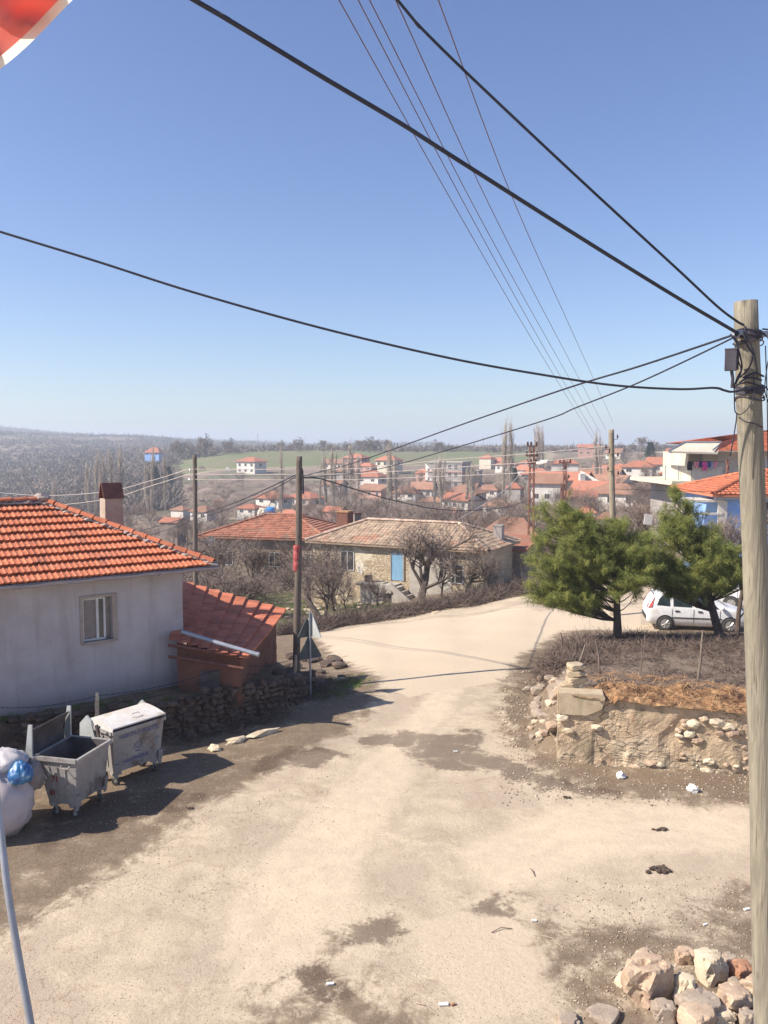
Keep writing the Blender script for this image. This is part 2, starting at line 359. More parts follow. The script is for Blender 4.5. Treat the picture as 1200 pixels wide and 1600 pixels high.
# banded timber of the near poles
def wood(name, a, b_, c):
    m, t, b = NT(name); v = ocoord(t, (9, 9, .9)); n1 = noi(t, v, 1.0, 7, .65, 1.2)
    v2 = ocoord(t, (5, 5, 2.2)); w = t.nodes.new('ShaderNodeTexWave'); w.inputs['Scale'].default_value = .8; w.inputs['Distortion'].default_value = 9
    w.inputs['Detail'].default_value = 4; w.inputs['Detail Scale'].default_value = 1.1; t.links.new(v2, w.inputs[0])
    v3 = ocoord(t, (34, 34, .8)); n3 = noi(t, v3, 1, 5, .6, .3); vk = ocoord(t, (5, 5, 1.9)); kn = t.nodes.new('ShaderNodeTexVoronoi'); kn.inputs['Scale'].default_value = .9; t.links.new(vk, kn.inputs[0])
    col = mixc(t, ramp(t, n1, .35, .65), a, b_)
    col = mixc(t, math_(t, 'MULTIPLY', ramp(t, w.outputs[1], .55, .95), .30), col, c)
    col = mixc(t, math_(t, 'MULTIPLY', ramp(t, n3, .58, .70), .75), col, tuple(x*.45 for x in c))
    col = mixc(t, math_(t, 'MULTIPLY', ramp(t, kn.outputs['Distance'], .16, .04), .75), col, tuple(x*.5 for x in c)); col = mixc(t, math_(t, 'MULTIPLY', ramp(t, noi(t, ocoord(t), 1.3, 4), .45, .65), .35), col, tuple(x*.7 for x in a))
    t.links.new(col, b.inputs['Base Color']); b.inputs['Roughness'].default_value = .92
    bump(t, b, math_(t, 'SUBTRACT', n1, math_(t, 'MULTIPLY', n3, 2.0)), .012, .8); return m
M['pole'] = wood('pole_timber', (.30,.265,.195), (.215,.19,.145), (.13,.105,.075))
M['pole_dark'] = wood('pole_timber_dark', (.135,.105,.085), (.18,.145,.12), (.09,.07,.055))
M['pole_mid'] = wood('pole_timber_mid', (.27,.22,.16), (.33,.28,.20), (.15,.12,.09))

# coursed rubble masonry of the old house
def masonry(name, pale, warm, joint, scale):
    m, t, b = NT(name); v = ocoord(t, (1, 1, 1.5)); n0 = t.nodes.new('ShaderNodeTexNoise'); n0.inputs['Scale'].default_value = 2; t.links.new(v, n0.inputs[0])
    mx = nd(t, 'ShaderNodeVectorMath', operation='SCALE'); mx.inputs[3].default_value = .35; t.links.new(n0.outputs[1], mx.inputs[0])
    ad = nd(t, 'ShaderNodeVectorMath', operation='ADD'); t.links.new(v, ad.inputs[0]); t.links.new(mx.outputs[0], ad.inputs[1])
    vo = nd(t, 'ShaderNodeTexVoronoi', feature='F1'); vo.inputs['Scale'].default_value = scale; t.links.new(ad.outputs[0], vo.inputs[0])
    ve = nd(t, 'ShaderNodeTexVoronoi', feature='DISTANCE_TO_EDGE'); ve.inputs['Scale'].default_value = scale; t.links.new(ad.outputs[0], ve.inputs[0])
    sep = nd(t, 'ShaderNodeSeparateColor'); t.links.new(vo.outputs['Color'], sep.inputs[0])
    col = mixc(t, sep.outputs[0], pale, warm)
    e = ramp(t, ve.outputs[0], .02, .09); col = mixc(t, e, joint, col)
    pl = ramp(t, noi(t, v, .5, 7, .7), .54, .60); col = mixc(t, pl, col, tuple(x*1.05 for x in pale))
    col = mixc(t, math_(t, 'MULTIPLY', ramp(t, noi(t, v, 1.2, 5), .45, .7), .4), col, tuple(x*.7 for x in warm))
    t.links.new(col, b.inputs['Base Color']); b.inputs['Roughness'].default_value = .95
    bump(t, b, math_(t, 'MULTIPLY', e, math_(t, 'SUBTRACT', 1.0, pl)), .05, .8); return m
M['masonry'] = masonry('rubble_masonry', (.60,.52,.38), (.50,.38,.24), (.30,.22,.14), 4.6)
M['masonry_dull'] = masonry('rubble_masonry_dull', (.34,.28,.22), (.30,.22,.16), (.2,.15,.11), 4.2)

# weathered render over rubble of the roadside wall
def ruin():
    m, t, b = NT('weathered_render'); v = ocoord(t)
    big = noi(t, v, .9, 5, .6, .4); mid = noi(t, v, 3.5, 8, .65, .3); fi = noi(t, v, 30, 5, .6)
    col = mixc(t, ramp(t, mid, .35, .65), (.56,.42,.27), (.45,.335,.22))
    col = mixc(t, ramp(t, big, .50, .62), col, (.62,.50,.35))
    vs = ocoord(t, (1.6, 1.6, .5)); st = noi(t, vs, 1.3, 5, .6, .2)
    col = mixc(t, math_(t, 'MULTIPLY', ramp(t, st, .50, .66), .75), col, (.20,.165,.105))
    vr = ocoord(t, (2.2, 2.2, .8)); rr = noi(t, vr, 1.1, 4)
    col = mixc(t, math_(t, 'MULTIPLY', ramp(t, rr, .60, .72), .6), col, (.36,.17,.09))
    vl = ocoord(t, (.35, .35, 3.0)); ly = noi(t, vl, 2.2, 4); cr_ = math_(t, 'ABSOLUTE', math_(t, 'SUBTRACT', ly, .5))
    ck = ramp(t, cr_, .012, .0); ck = math_(t, 'MULTIPLY', ck, ramp(t, big, .45, .6))
    vo = nd(t, 'ShaderNodeTexVoronoi', feature='DISTANCE_TO_EDGE'); vo.inputs['Scale'].default_value = 3.2; t.links.new(ocoord(t, (1, 1, 1.7)), vo.inputs[0])
    ex = ramp(t, noi(t, v, .8, 4, .5), .42, .56); jo = math_(t, 'MULTIPLY', math_(t, 'MULTIPLY', ramp(t, vo.outputs[0], .045, .0), math_(t, 'MULTIPLY', ramp(t, mid, .40, .62), .8)), ex)
    dk = math_(t, 'MAXIMUM', ck, jo); col = mixc(t, dk, col, (.11,.085,.06))
    col = mixc(t, math_(t, 'MULTIPLY', ramp(t, fi, .45, .7), .5), col, (.24,.18,.12))
    t.links.new(col, b.inputs['Base Color']); b.inputs['Roughness'].default_value = .95
    h = math_(t, 'SUBTRACT', math_(t, 'ADD', mid, math_(t, 'MULTIPLY', fi, .4)), math_(t, 'MULTIPLY', dk, .8)); bump(t, b, h, .05, .9); return m
M['ruin'] = ruin()

# foliage with per-tuft tone
def leafy(name, a, b_, c=None, trans=.25):
    m, t, b = NT(name); col = mixc(t, attr(t, 'var'), a, b_)
    t.links.new(col, b.inputs['Base Color']); b.inputs['Roughness'].default_value = .75; b.inputs['Specular IOR Level'].default_value = .2
    tr = t.nodes.new('ShaderNodeBsdfTranslucent'); t.links.new(col, tr.inputs[0]); mx = t.nodes.new('ShaderNodeMixShader'); mx.inputs[0].default_value = trans
    t.links.new(b.outputs[0], mx.inputs[1]); t.links.new(tr.outputs[0], mx.inputs[2]); t.links.new(mx.outputs[0], t.nodes['Material Output'].inputs[0]); return m
M['needles'] = leafy('pine_needles', (.10,.145,.045), (.50,.50,.15), trans=.45)
M['scrub_far'] = pm('scrub_far', (.19,.155,.13), (.24,.19,.155), .05, .95, 0, .3, c3=(.15,.16,.13), s3=.012, var=.22)
M['evergreen'] = leafy('evergreen_leaves', (.03,.05,.025), (.09,.12,.05), trans=.1)
M['grass'] = leafy('grass_blades', (.10,.17,.035), (.19,.26,.06))
M['flag'] = leafy('flag_cloth', (.88,.20,.16), (.92,.26,.20), trans=.6)
M['hem'] = leafy('flag_hem', (.85,.80,.62), (.85,.80,.66), trans=.35)
M['grime'] = M['rust']

# ground: soils, dust and grass by masks laid out on the land itself
def ground_mat():
    m, t, b = NT('ground_soil'); v = ocoord(t)
    n_big = noi(t, v, .35, 6, .6, .5); n_mid = noi(t, v, 1.6, 8, .65, .4); n_f = noi(t, v, 14, 6, .7); n_ff = noi(t, v, 70, 3, .6)
    road = mixc(t, ramp(t, n_mid, .38, .62), (.55,.455,.325), (.45,.365,.265))
    road = mixc(t, ramp(t, n_big, .5, .62), road, (.44,.355,.265))
    road = mixc(t, math_(t, 'MULTIPLY', ramp(t, n_f, .54, .70), .45), road, (.27,.21,.15))
    road = mixc(t, math_(t, 'MULTIPLY', ramp(t, noi(t, v, .8, 9, .75, .8), .54, .66), .55), road, (.33,.255,.18))
    road = mixc(t, math_(t, 'MULTIPLY', ramp(t, noi(t, v, 1.3, 9, .72, 1.2), .55, .66), .5), road, (.36,.26,.175))
    road = mixc(t, math_(t, 'MULTIPLY', ramp(t, noi(t, v, 38, 4, .7), .53, .64), .65), road, (.31,.24,.17))
    vtk = ocoord(t, (1.5, .14, 1)); road = mixc(t, math_(t, 'MULTIPLY', ramp(t, noi(t, vtk, 1.0, 6, .7, .6), .5, .68), .4), road, (.36,.28,.20))
    nck = noi(t, v, .55, 4, .5, .7); ckr = ramp(t, math_(t, 'ABSOLUTE', math_(t, 'SUBTRACT', nck, .47)), .0035, .0); road = mixc(t, math_(t, 'MULTIPLY', math_(t, 'MULTIPLY', ckr, ramp(t, n_big, .46, .56)), .6), road, (.22,.17,.12))
    road = mixc(t, math_(t, 'MULTIPLY', ramp(t, n_ff, .58, .70), .6), road, (.66,.55,.42))
    road = mixc(t, math_(t, 'MULTIPLY', ramp(t, n_ff, .42, .30), .6), road, (.20,.15,.11))
    def edged(name, k=.55, lo=.42, hi=.6):
        e = math_(t, 'ADD', attr(t, name), math_(t, 'MULTIPLY', math_(t, 'SUBTRACT', math_(t, 'ADD', math_(t, 'MULTIPLY', n_mid, .7), math_(t, 'MULTIPLY', n_f, .3)), .5), k*2))
        return ramp(t, e, lo, hi)
    trk = mixc(t, ramp(t, noi(t, v, 3.0, 6, .6), .35, .65), (.61,.50,.36), (.54,.44,.32)); road = mixc(t, math_(t, 'MULTIPLY', edged('track', 1.2, .35, .8), .8), road, trk)
    smooth = mixc(t, ramp(t, n_f, .35, .65), (.50,.405,.295), (.56,.455,.33))
    col = mixc(t, edged('patch', .8), road, smooth)
    soil = mixc(t, ramp(t, n_f, .35, .65), (.10,.068,.043), (.17,.12,.078))
    soil = mixc(t, math_(t, 'MULTIPLY', ramp(t, n_ff, .57, .67), .7), soil, (.38,.30,.22))
    soil = mixc(t, math_(t, 'MULTIPLY', ramp(t, noi(t, v, 2.2, 7, .7), .52, .64), .5), soil, (.25,.19,.135))
    col = mixc(t, math_(t, 'MULTIPLY', edged('soil', 1.5, .30, .90), .85), col, soil)
    damp = mixc(t, ramp(t, n_f, .35, .65), (.08,.052,.037), (.12,.083,.06))
    col = mixc(t, math_(t, 'MULTIPLY', edged('damp', 1.9, .40, .85), .66), col, damp)
    gr = mixc(t, ramp(t, n_mid, .35, .65), (.13,.155,.065), (.175,.195,.085))
    gr = mixc(t, math_(t, 'MULTIPLY', ramp(t, noi(t, v, .02, 7, .7), .4, .6), .7), gr, (.21,.175,.115))
    col = mixc(t, edged('grass', .5), col, gr)
    wild = mixc(t, ramp(t, noi(t, v, .03, 6, .6), .4, .62), (.23,.175,.135), (.19,.15,.11))
    wild = mixc(t, ramp(t, noi(t, v, .012, 5, .6), .52, .6), wild, (.14,.145,.085))
    wild = mixc(t, ramp(t, noi(t, v, .05, 5, .6), .60, .68), wild, (.33,.26,.20))
    col = mixc(t, edged('wild', .3), col, wild)
    t.links.new(col, b.inputs['Base Color']); b.inputs['Roughness'].default_value = .95; b.inputs['Specular IOR Level'].default_value = .15
    h = math_(t, 'ADD', math_(t, 'MULTIPLY', n_f, .8), math_(t, 'MULTIPLY', n_ff, .35)); h = math_(t, 'ADD', h, n_mid)
    bump(t, b, h, .03, .6); return m
M['ground'] = ground_mat()

# ------------------------------------------------------------------ ground sheet (road cut out of the same sheet)
def build_ground():
    ths = np.concatenate([np.arange(-180, -42, 8), np.arange(-42, -34, 1.0), np.arange(-34, 34, .25), np.arange(34, 42, 1.0), np.arange(42, 180, 8)])
    rs = [0.01, 2, 4, 6]
    while rs[-1] < 68: rs.append(rs[-1]*1.0115)
    while rs[-1] < 4400: rs.append(rs[-1]*1.035)
    rs = np.array(rs); nt, nr = len(ths), len(rs)
    A, Rr = np.meshgrid(np.radians(ths), rs); X = Rr*np.sin(A); Y = Rr*np.cos(A)
    Z = zg(X, Y)
    far = np.clip((Rr-600)/900, 0, 1)
    Z += far*8*(np.sin(X*.006+1)*np.sin(Y*.004)+.4*np.sin(X*.021)*np.sin(Y*.017+2))
    V = np.stack([X, Y, Z], -1).reshape(-1, 3)
    idx = np.arange(nt*nr).reshape(nr, nt); nx = np.roll(idx, -1, 1)
    F = np.stack([idx[:-1], idx[1:], nx[1:], nx[:-1]], -1)[:, :, ::-1].reshape(-1, 4)
    X1, Y1 = V[:, 0], V[:, 1]
    def pp(pts, base=True): return [tuple(hit(a, b, base=base).xy) for a, b in pts]
    def mask(polys, soft):
        m = np.zeros(len(V))
        for p in polys: m = np.maximum(m, sstep(-soft, soft, sdist(X1, Y1, p)))
        return m
    soil = mask([pp([(-300,1560),(0,1470),(100,1415),(230,1335),(330,1262),(450,1190),(540,1150),(585,1105),(600,1062),(560,1040),(520,1020),(470,985),(330,960),(-300,960)]),
                 pp([(800,1030),(775,1100),(790,1160),(860,1215),(960,1245),(1080,1258),(1260,1262),(1400,1180),(1400,975),(1000,985),(880,985)]),
                 pp([(820,1400),(905,1435),(1030,1440),(1110,1390),(1240,1370),(1400,1640),(1250,1760),(900,1640),(865,1540),(840,1470)]),
                 pp([(420,1530),(520,1470),(560,1500),(640,1560),(700,1620),(300,1640)])], .7)
    soil *= 1-.22*sstep(2.0, 3.0, X1)*(1-sstep(15, 16.5, Y1))
    soil = np.where((Y1 < 11.2) & (X1 < 1.6), soil*.75, soil)
    damp = mask([pp([(560,1150),(640,1142),(700,1150),(745,1132),(760,1142),(745,1170),(800,1188),(880,1218),(980,1240),(900,1243),(830,1232),(770,1208),(705,1205),(650,1195),(620,1168),(560,1160)]),
                 pp([(390,1185),(470,1165),(560,1178),(480,1200),(400,1205)]), pp([(540,1440),(610,1420),(650,1450),(600,1480),(550,1475)]),
                 pp([(720,1400),(800,1400),(820,1440),(760,1430)]), pp([(440,1520),(500,1500),(560,1545),(500,1580)]),
                 pp([(60,1260),(150,1240),(330,1235),(300,1260),(190,1290),(60,1330)])], .4)
    patch = mask([pp([(650,1440),(720,1425),(800,1430),(840,1470),(870,1530),(850,1575),(740,1600),(660,1500)]), pp([(430,990),(600,975),(830,960),(900,940),(1000,950),(1000,985),(850,1010),(800,1060),(640,1090),(560,1060),(480,1010)])], .3)
    track = mask([pp([(560,1600),(380,1600),(330,1450),(420,1330),(560,1200),(640,1110),(700,1060),(740,1060),(690,1130),(640,1220),(560,1350)]), pp([(700,1330),(900,1250),(1170,1262),(1170,1330),(950,1340),(780,1400)]), pp([(440,1005),(600,985),(820,945),(850,960),(700,1000),(520,1020)])], .6)
    rr = np.hypot(X1, Y1); th = np.degrees(np.arctan2(X1, Y1))
    yard = mask([[(-16,40),(-6.5,43.5),(-3.5,49.5),(2,50.8),(6.2,50.2),(9.4,50.4),(9.4,75),(-16,85)]], .6)
    grass = mask([[(-11.5,47),(-6,50.5),(-3.6,52),(2,53.5),(0,60),(-5.5,64),(-7.5,74),(-15,74),(-14,55)]], .8)
    hillg = sstep(330, 400, rr)*(1-sstep(560, 700, rr))*sstep(-17, -13, th)*(1-sstep(7, 16, th))
    grass = np.maximum(grass, hillg)
    grass = np.maximum(grass, sstep(150, 260, rr)*(1-sstep(330, 380, rr))*.42)
    wild = np.maximum(yard*.9, sstep(58, 70, rr)*(1-hillg))
    wild = np.maximum(wild, mask([FIELD], .5)*.75)
    wild = np.maximum(wild, sstep(-13, -16, th)*sstep(33, 38, rr))
    roadpoly = pp([(-500,1600),(0,1480),(100,1430),(250,1330),(330,1255),(450,1185),(560,1135),(600,1100),(590,1060),(520,1035),(430,1010),(370,998),(370,985),(560,978),(700,958),(815,925),(860,905),(1000,900),(1230,915),(1230,975),(1000,985),(900,985),(850,1010),(805,1040),(780,1100),(795,1160),(860,1212),(960,1240),(1170,1250),(1500,1240)]) + [(16,9),(9,3),(-9,3)]
    fc = V[F].mean(1); inroad = sdist(fc[:, 0], fc[:, 1], roadpoly) > 0
    for name, sel in (('road', inroad), ('ground', ~inroad)):
        Fs = F[sel]; us, inv = np.unique(Fs, return_inverse=True)
        me = mesh_np(name, V[us], inv.reshape(-1, 4), None, [M['ground']])
        for an, arr in (('soil', soil), ('damp', damp), ('patch', patch), ('track', track), ('grass', grass), ('wild', wild)):
            a = me.attributes.new(an, 'FLOAT', 'POINT'); a.data.foreach_set('value', arr[us].astype(np.float32))
        me.polygons.foreach_set('use_smooth', np.ones(len(me.polygons), bool))
        o = bpy.data.objects.new(name, me); COL.objects.link(o); o['kind'] = 'structure'
build_ground()
# ------------------------------------------------------------------ tiled roof faces with real courses
def roof_face(mb, e0, e1, r1, r0, tw=.24, rh=.33, amp=.035, lip=.045, spu=6, thick=.05, mi=0, flatrib=True, cvar=None):
    e0, e1, r1, r0 = map(Vector, (e0, e1, r1, r0)); U = (e1-e0); Lu = U.length; U.normalize()
    sl = (r0-e0) - U*((r0-e0).dot(U)); Ls = sl.length; S = sl.normalized(); N = U.cross(S).normalized()
    if N.z < 0: N = -N
    rows = max(1, round(Ls/rh)); rh = Ls/rows
    a0 = (r0-e0).dot(U); a1 = (r1-e0).dot(U)
    us = np.arange(0, Lu+tw/spu, tw/spu)
    def prof(x):
        p = (x/tw) % 1
        return amp*max(0, math.cos((p-.5)*2*math.pi*.95))**.8 if flatrib else amp*abs(math.sin(p*math.pi))
    for j in range(rows):
        t0, t1 = j/rows, min(1, (j+1)/rows+.06/max(Ls, .1)*0)
        lines = []
        for t, h, drop in ((t0, lip-thick, 0), (t0, lip, 0), (t1, 0.0, 0)):
            lo, hi = a0*t, lerp(Lu, a1, t); off = (j % 2)*0
            jit = .014
            lines.append([e0+U*min(max(x, lo), hi)+S*(Ls*t-(.03 if h != 0 else 0)+noise.noise(Vector((round(x/tw)*1.7, j*3.1, e0.x)))*jit*2)+N*(prof(x+off)+h) for x in us])
        o = len(mb.v); n = len(us)
        for L in lines: mb.v.extend([tuple(v) for v in L])
        for k in (0, 1):
            for i in range(n-1):
                xm = (us[i]+us[i+1])/2
                if xm < min(a0*t0, a0*t1)-tw or xm > max(lerp(Lu, a1, t0), lerp(Lu, a1, t1))+tw: continue
                mb.f.append([o+k*n+i, o+k*n+i+1, o+(k+1)*n+i+1, o+(k+1)*n+i]); mb.m.append(mi)
                c = (math.sin(int(xm/tw)*12.9898+j*78.233+e0.x)*43758.5453) % 1
                mb.c.append(c if cvar is None else cvar)
    return mb
def ridge_tiles(mb, a, b, r=.11, seg=.38, mi=0):
    a, b = Vector(a), Vector(b); L = (b-a).length; d = (b-a)/L; n = max(1, int(L/seg))
    s = d.cross(Vector((0, 0, 1))).normalized(); up = s.cross(d).normalized()
    for k in range(n):
        p = a+d*(k*L/n); q = a+d*((k+1.12)*L/n); ra, rb = r*1.1, r*.86; vs = []
        for c, rr in ((p, ra), (q, rb)):
            for i in range(7):
                an = math.pi*i/6; vs.append(c+s*math.cos(an)*rr+up*(math.sin(an)*rr*.85+rnd.uniform(-.006, .006)))
        for c, rr in ((p, ra-.018), (q, rb-.018)):
            for i in range(7):
                an = math.pi*i/6; vs.append(c+s*math.cos(an)*rr+up*(math.sin(an)*rr*.85))
        fs = [[i, i+1, 8+i, 7+i] for i in range(6)]+[[14+i, 21+i, 22+i, 15+i] for i in range(6)]+[[i, 14+i, 15+i, i+1] for i in range(6)]
        mb.add(vs, fs, mi)

# ------------------------------------------------------------------ plastered house on the left
Bc = Vector((-5.37, 21.6, 0)); hu = Vector((.795, .607, 0)).normalized(); hn = Vector((-hu.y, hu.x, 0))
def HP(s, t, z): return Vector((Bc.x+hu.x*s+hn.x*t, Bc.y+hu.y*s+hn.y*t, z))
def hwall(px, py):                                   # where a photo ray meets the front wall plane
    a, b = ray(px, py); nn = hn; Y = (Bc.x*nn.x+Bc.y*nn.y)/(a*nn.x+nn.y); p = Vector((a*Y, Y, CAMH+b*Y)); return (p-Bc).dot(hu), p.z
hz = math.atan2(hu.y, hu.x)
house = thing('plastered_house', 'grey plastered one storey house with bright orange tiled roof beside the containers', 'house', HP(-5, 3, .7))
s0, z1 = hwall(128, 936); s1, z0 = hwall(176, 997); EZ = 4.02; WD = 6.1
mb = MB()
def wp(s, z, t=0): return HP(s, t, z)
def wgrid(x0, x1, y0, y1):
    nx = max(1, int((x1-x0)/.35)); ny = max(1, int((y1-y0)/.35)); pts = {}
    for i in range(nx+1):
        for j in range(ny+1):
            s = lerp(x0, x1, i/nx); z = lerp(y0, y1, j/ny)
            flare = .12*max(0, (1.6-z))/1.6 if s > -.6 else 0
            pts[i, j] = wp(s-flare*(1+s/.6 if s > -.6 else 0)*1.2, z, -.012*noise.noise(Vector((s*1.5, z*1.5, 0))))
    for i in range(nx):
        for j in range(ny): mb.quad(pts[i, j], pts[i+1, j], pts[i+1, j+1], pts[i, j+1])
Lw = -14
wgrid(Lw, s0, .3, EZ); wgrid(s1, 0, .3, EZ); wgrid(s0, s1, .3, z0); wgrid(s0, s1, z1, EZ)
mb.quad(wp(s1, z0), wp(s1, z1), wp(s1, z1, .16), wp(s1, z0, .16)); mb.quad(wp(s0, z0), wp(s0, z1), wp(s0, z1, .16), wp(s0, z0, .16))
mb.quad(wp(s0, z0), wp(s1, z0), wp(s1, z0, .16), wp(s0, z0, .16)); mb.quad(wp(s0, z1), wp(s1, z1), wp(s1, z1, .16), wp(s0, z1, .16))
mb.quad(HP(-.14, 0, .3), HP(-.05, WD, .3), HP(0, WD, EZ), HP(0, 0, EZ)); mb.quad(HP(0, WD, .3), HP(Lw, WD, .3), HP(Lw, WD, EZ), HP(0, WD, EZ)); mb.quad(HP(Lw, WD, .3), HP(Lw, 0, .3), HP(Lw, 0, EZ), HP(Lw, WD, EZ))
obj('wall', mb, M['plaster_dull'], house, smooth=False)
# roof
ov = .7; ofr = .45; hr = (WD+2*ofr)/2; RZ = 5.68
c0 = HP(Lw-ov, -ofr, EZ+.06); c1 = HP(ov, -ofr, EZ+.06); c2 = HP(ov, WD+ofr, EZ+.06); c3 = HP(Lw-ov, WD+ofr, EZ+.06)
ap = HP(ov-3.4, WD/2, RZ); ap2 = HP(Lw+3, WD/2, RZ)
mb = MB(); roof_face(mb, c0, c1, ap, ap2, tw=.135, rh=.40, amp=.024, lip=.075, spu=5, thick=.075)
roof_face(mb, c1, c2, ap, ap, tw=.135, rh=.40, amp=.024, lip=.075, spu=4); roof_face(mb, c2, c3, ap2, ap, tw=.43, rh=.4, spu=3); roof_face(mb, c3, c0, ap2, ap2, tw=.43, rh=.4, spu=3)
roof = obj('roof', mb, M['tile_orange'], house)
mb = MB(); ridge_tiles(mb, c1+Vector((0, 0, .09)), ap+Vector((0, 0, .11))); ridge_tiles(mb, ap+Vector((0, 0, .11)), ap2+Vector((0, 0, .11))); ridge_tiles(mb, c2+Vector((0, 0, .09)), ap+Vector((0, 0, .11)))
obj('ridge_tile', mb, M['tile_orange'], roof)
mb = MB()
for a, b in ((c1, ap), (ap, ap2), (c2, ap)):
    n = int((b-a).length/.16)
    for k in range(n+1):
        p = a.lerp(b, k/n); mb.blob((p.x+rnd.uniform(-.03, .03), p.y+rnd.uniform(-.03, .03), p.z+.05), (.17, .15, .055+rnd.uniform(0, .02)), seed=k, sub=1, amp=.35)
mb.blob(ap+Vector((0, 0, .17)), (.2, .18, .12), seed=4)
obj('mortar_bed', mb, M['mortar'], roof)
mb = MB(); mb.add([c0, c1, c2, c3], [[0, 1, 2, 3]]); obj('soffit', MB().add([p-Vector((0, 0, .05)) for p in (c0, c1, c2, c3)], [[3, 2, 1, 0]]), M['trim'], house)
mb = MB()                                               # gutter: half pipe along the eave with fascia and brackets
g0 = c0-hn*.05-Vector((0, 0, .03)); g1 = c1-hn*.05+hu*.12-Vector((0, 0, .03))
for (a, b) in ((g0, g1),):
    N_ = 40
    for k in range(N_):
        p, q = a.lerp(b, k/N_), a.lerp(b, (k+1)/N_); sag = lambda x: Vector((0, 0, -.012*math.sin(x*2.1)))
        for i in range(6):
            an0, an1 = math.pi*(1+i/6), math.pi*(1+(i+1)/6)
            f = lambda P, an, x: P+hn*(math.cos(an)*.075)+Vector((0, 0, math.sin(an)*.085))+sag(x)
            mb.quad(f(p, an0, k), f(q, an0, k+1), f(q, an1, k+1), f(p, an1, k))
    mb.box(((a+b)/2)+hn*.08+Vector((0, 0, -.04)), ((b-a).length, .03, .11), hz)
    for k in range(14):
        p = a.lerp(b, (k+.5)/14); mb.box(p-Vector((0, 0, .08))-hn*.01, (.022, .17, .015), hz); mb.box(p-Vector((0, 0, .05))-hn*.083, (.022, .008, .09), hz)
obj('gutter', mb, M['gutter'], house, fix=False)
# window: trim, frame, panes
mb = MB(); tw = .065
for (a0, a1, b0, b1) in ((s0-tw, s1+tw+.06, z1, z1+tw), (s0-tw, s0, z0-tw, z1), (s1, s1+tw+.06, z0-tw, z1)):
    mb.box(HP((a0+a1)/2, -.012, (b0+b1)/2), (a1-a0, .05, b1-b0), hz)
mb.box(HP((s0+s1)/2, -.03, z0-tw/2), (s1-s0+.02, .14, tw), hz)
win = obj('window', mb, M['trim'], house)
mb = MB(); sm = lerp(s0, s1, .52)
for (a0, a1, b0, b1) in ((s0, s1-.16, z0, z0+.05), (s0, s1-.16, z1-.05, z1), (s0, s0+.045, z0+.05, z1-.05), (sm-.03, sm+.03, z0+.05, z1-.05), (s1-.2, s1-.15, z0+.05, z1-.05)):
    mb.box(HP((a0+a1)/2, .07, (b0+b1)/2), (a1-a0, .06, b1-b0), hz)
obj('frame', mb, M['white_frame'], win)
mb = MB(); mb.box(HP((sm+s1-.16)/2, .085, (z0+z1)/2), (s1-.16-sm, .01, z1-z0), hz, var=.3); obj('pane', mb, M['glass'], win)
mb = MB(); mb.box(HP((s0+sm)/2, .10, (z0+z1)/2), (sm-s0, .01, z1-z0), hz); mb.box(HP(s1-.07, .12, (z0+z1)/2), (.18, .02, z1-z0), hz); obj('curtain', mb, M['curtain'], win)
# chimney standing in the right hip face
cp = at(175, 826, 24.2); mb = MB(); cz = 5.72
mb.box((cp.x, cp.y, (4.3+cz)/2), (.56, .50, cz-4.3), hz, taper=.93); ch = obj('chimney', mb, M['chimney_plaster'], roof)
mb = MB(); W_ = .30; zb = cz
for sgn in (-1, 1):
    def cf(a, b_, d): return Vector((cp.x, cp.y, 0))+hu*d*1.0+hn*a+Vector((0, 0, b_))
    mb.add([cf(sgn*.27, zb, -W_), cf(sgn*.27, zb, W_), cf(sgn*.05, zb+.46, W_), cf(sgn*.05, zb+.46, -W_),
            cf(sgn*.23, zb, -W_), cf(sgn*.23, zb, W_), cf(sgn*.01, zb+.45, W_), cf(sgn*.01, zb+.45, -W_)],
           [[0,1,2,3],[7,6,5,4],[0,4,5,1],[1,5,6,2],[2,6,7,3],[3,7,4,0]])
obj('chimney_cap', mb, M['rust'], roof)

# ------------------------------------------------------------------ brick shed with low tiled roof, pipe lying over it
E1 = Vector((-3.2, 26.3, 1.95)); E2 = Vector((-3.52, 20.5, 1.82)); RT0 = Vector((-6.7, 26.6, 2.85)); RT1 = Vector((-5.5, 20.6, 2.3)); ge = gz(-3.4, 23.5)
shed = thing('brick_shed', 'low dark red brick shed with orange tiled roof leaning against the plastered house', 'shed', (-4.3, 23.5, ge))
mb = MB(); roof_face(mb, (0, 0, 0), (6, 0, 0), (6, 3.5, 0), (0, 3.5, 0), tw=.30, rh=.42, amp=.012, lip=.07, spu=4, thick=.06)
mb.v = [tuple(E2.lerp(E1, x/6).lerp(RT1.lerp(RT0, x/6), y/3.5)+Vector((0, 0, z-.05*math.sin(x/6*math.pi)))) for x, y, z in mb.v]
obj('roof', mb, M['tile_shed'], shed)
mb = MB(); x0, x1, y0, y1 = -5.35, -3.72, 20.85, 26.0
def sg(pa, pb, za0, za1, zb0, zb1, n=14, m=7, sd=0):
    P = {}
    for i in range(n+1):
        for j in range(m+1):
            p = Vector(pa).lerp(Vector(pb), i/n); z = lerp(lerp(za0, zb0, i/n), lerp(za1, zb1, i/n), j/m)
            d = .035*noise.noise(Vector((p.x*2+sd, p.y*2, z*3))); P[i, j] = Vector((p.x+d, p.y+d, z))
    for i in range(n):
        for j in range(m): mb.quad(P[i, j], P[i+1, j], P[i+1, j+1], P[i, j+1])
sg((x0, y0, 0), (x1, y0, 0), .5, 2.2, .5, 1.74); sg((x1, y0, 0), (x1+.25, y1, 0), .3, 1.74, -.6, 1.86, sd=3); sg((x0-1, y1, 0), (x1+.25, y1, 0), -.5, 2.5, -.6, 1.86)
obj('wall', mb, M['brick'], shed)
mb = MB(); mb.box((-4.5, y0-.03, 1.05), (.5, .05, .8)); obj('door', mb, M['bin_inside'], shed)
mb = MB()
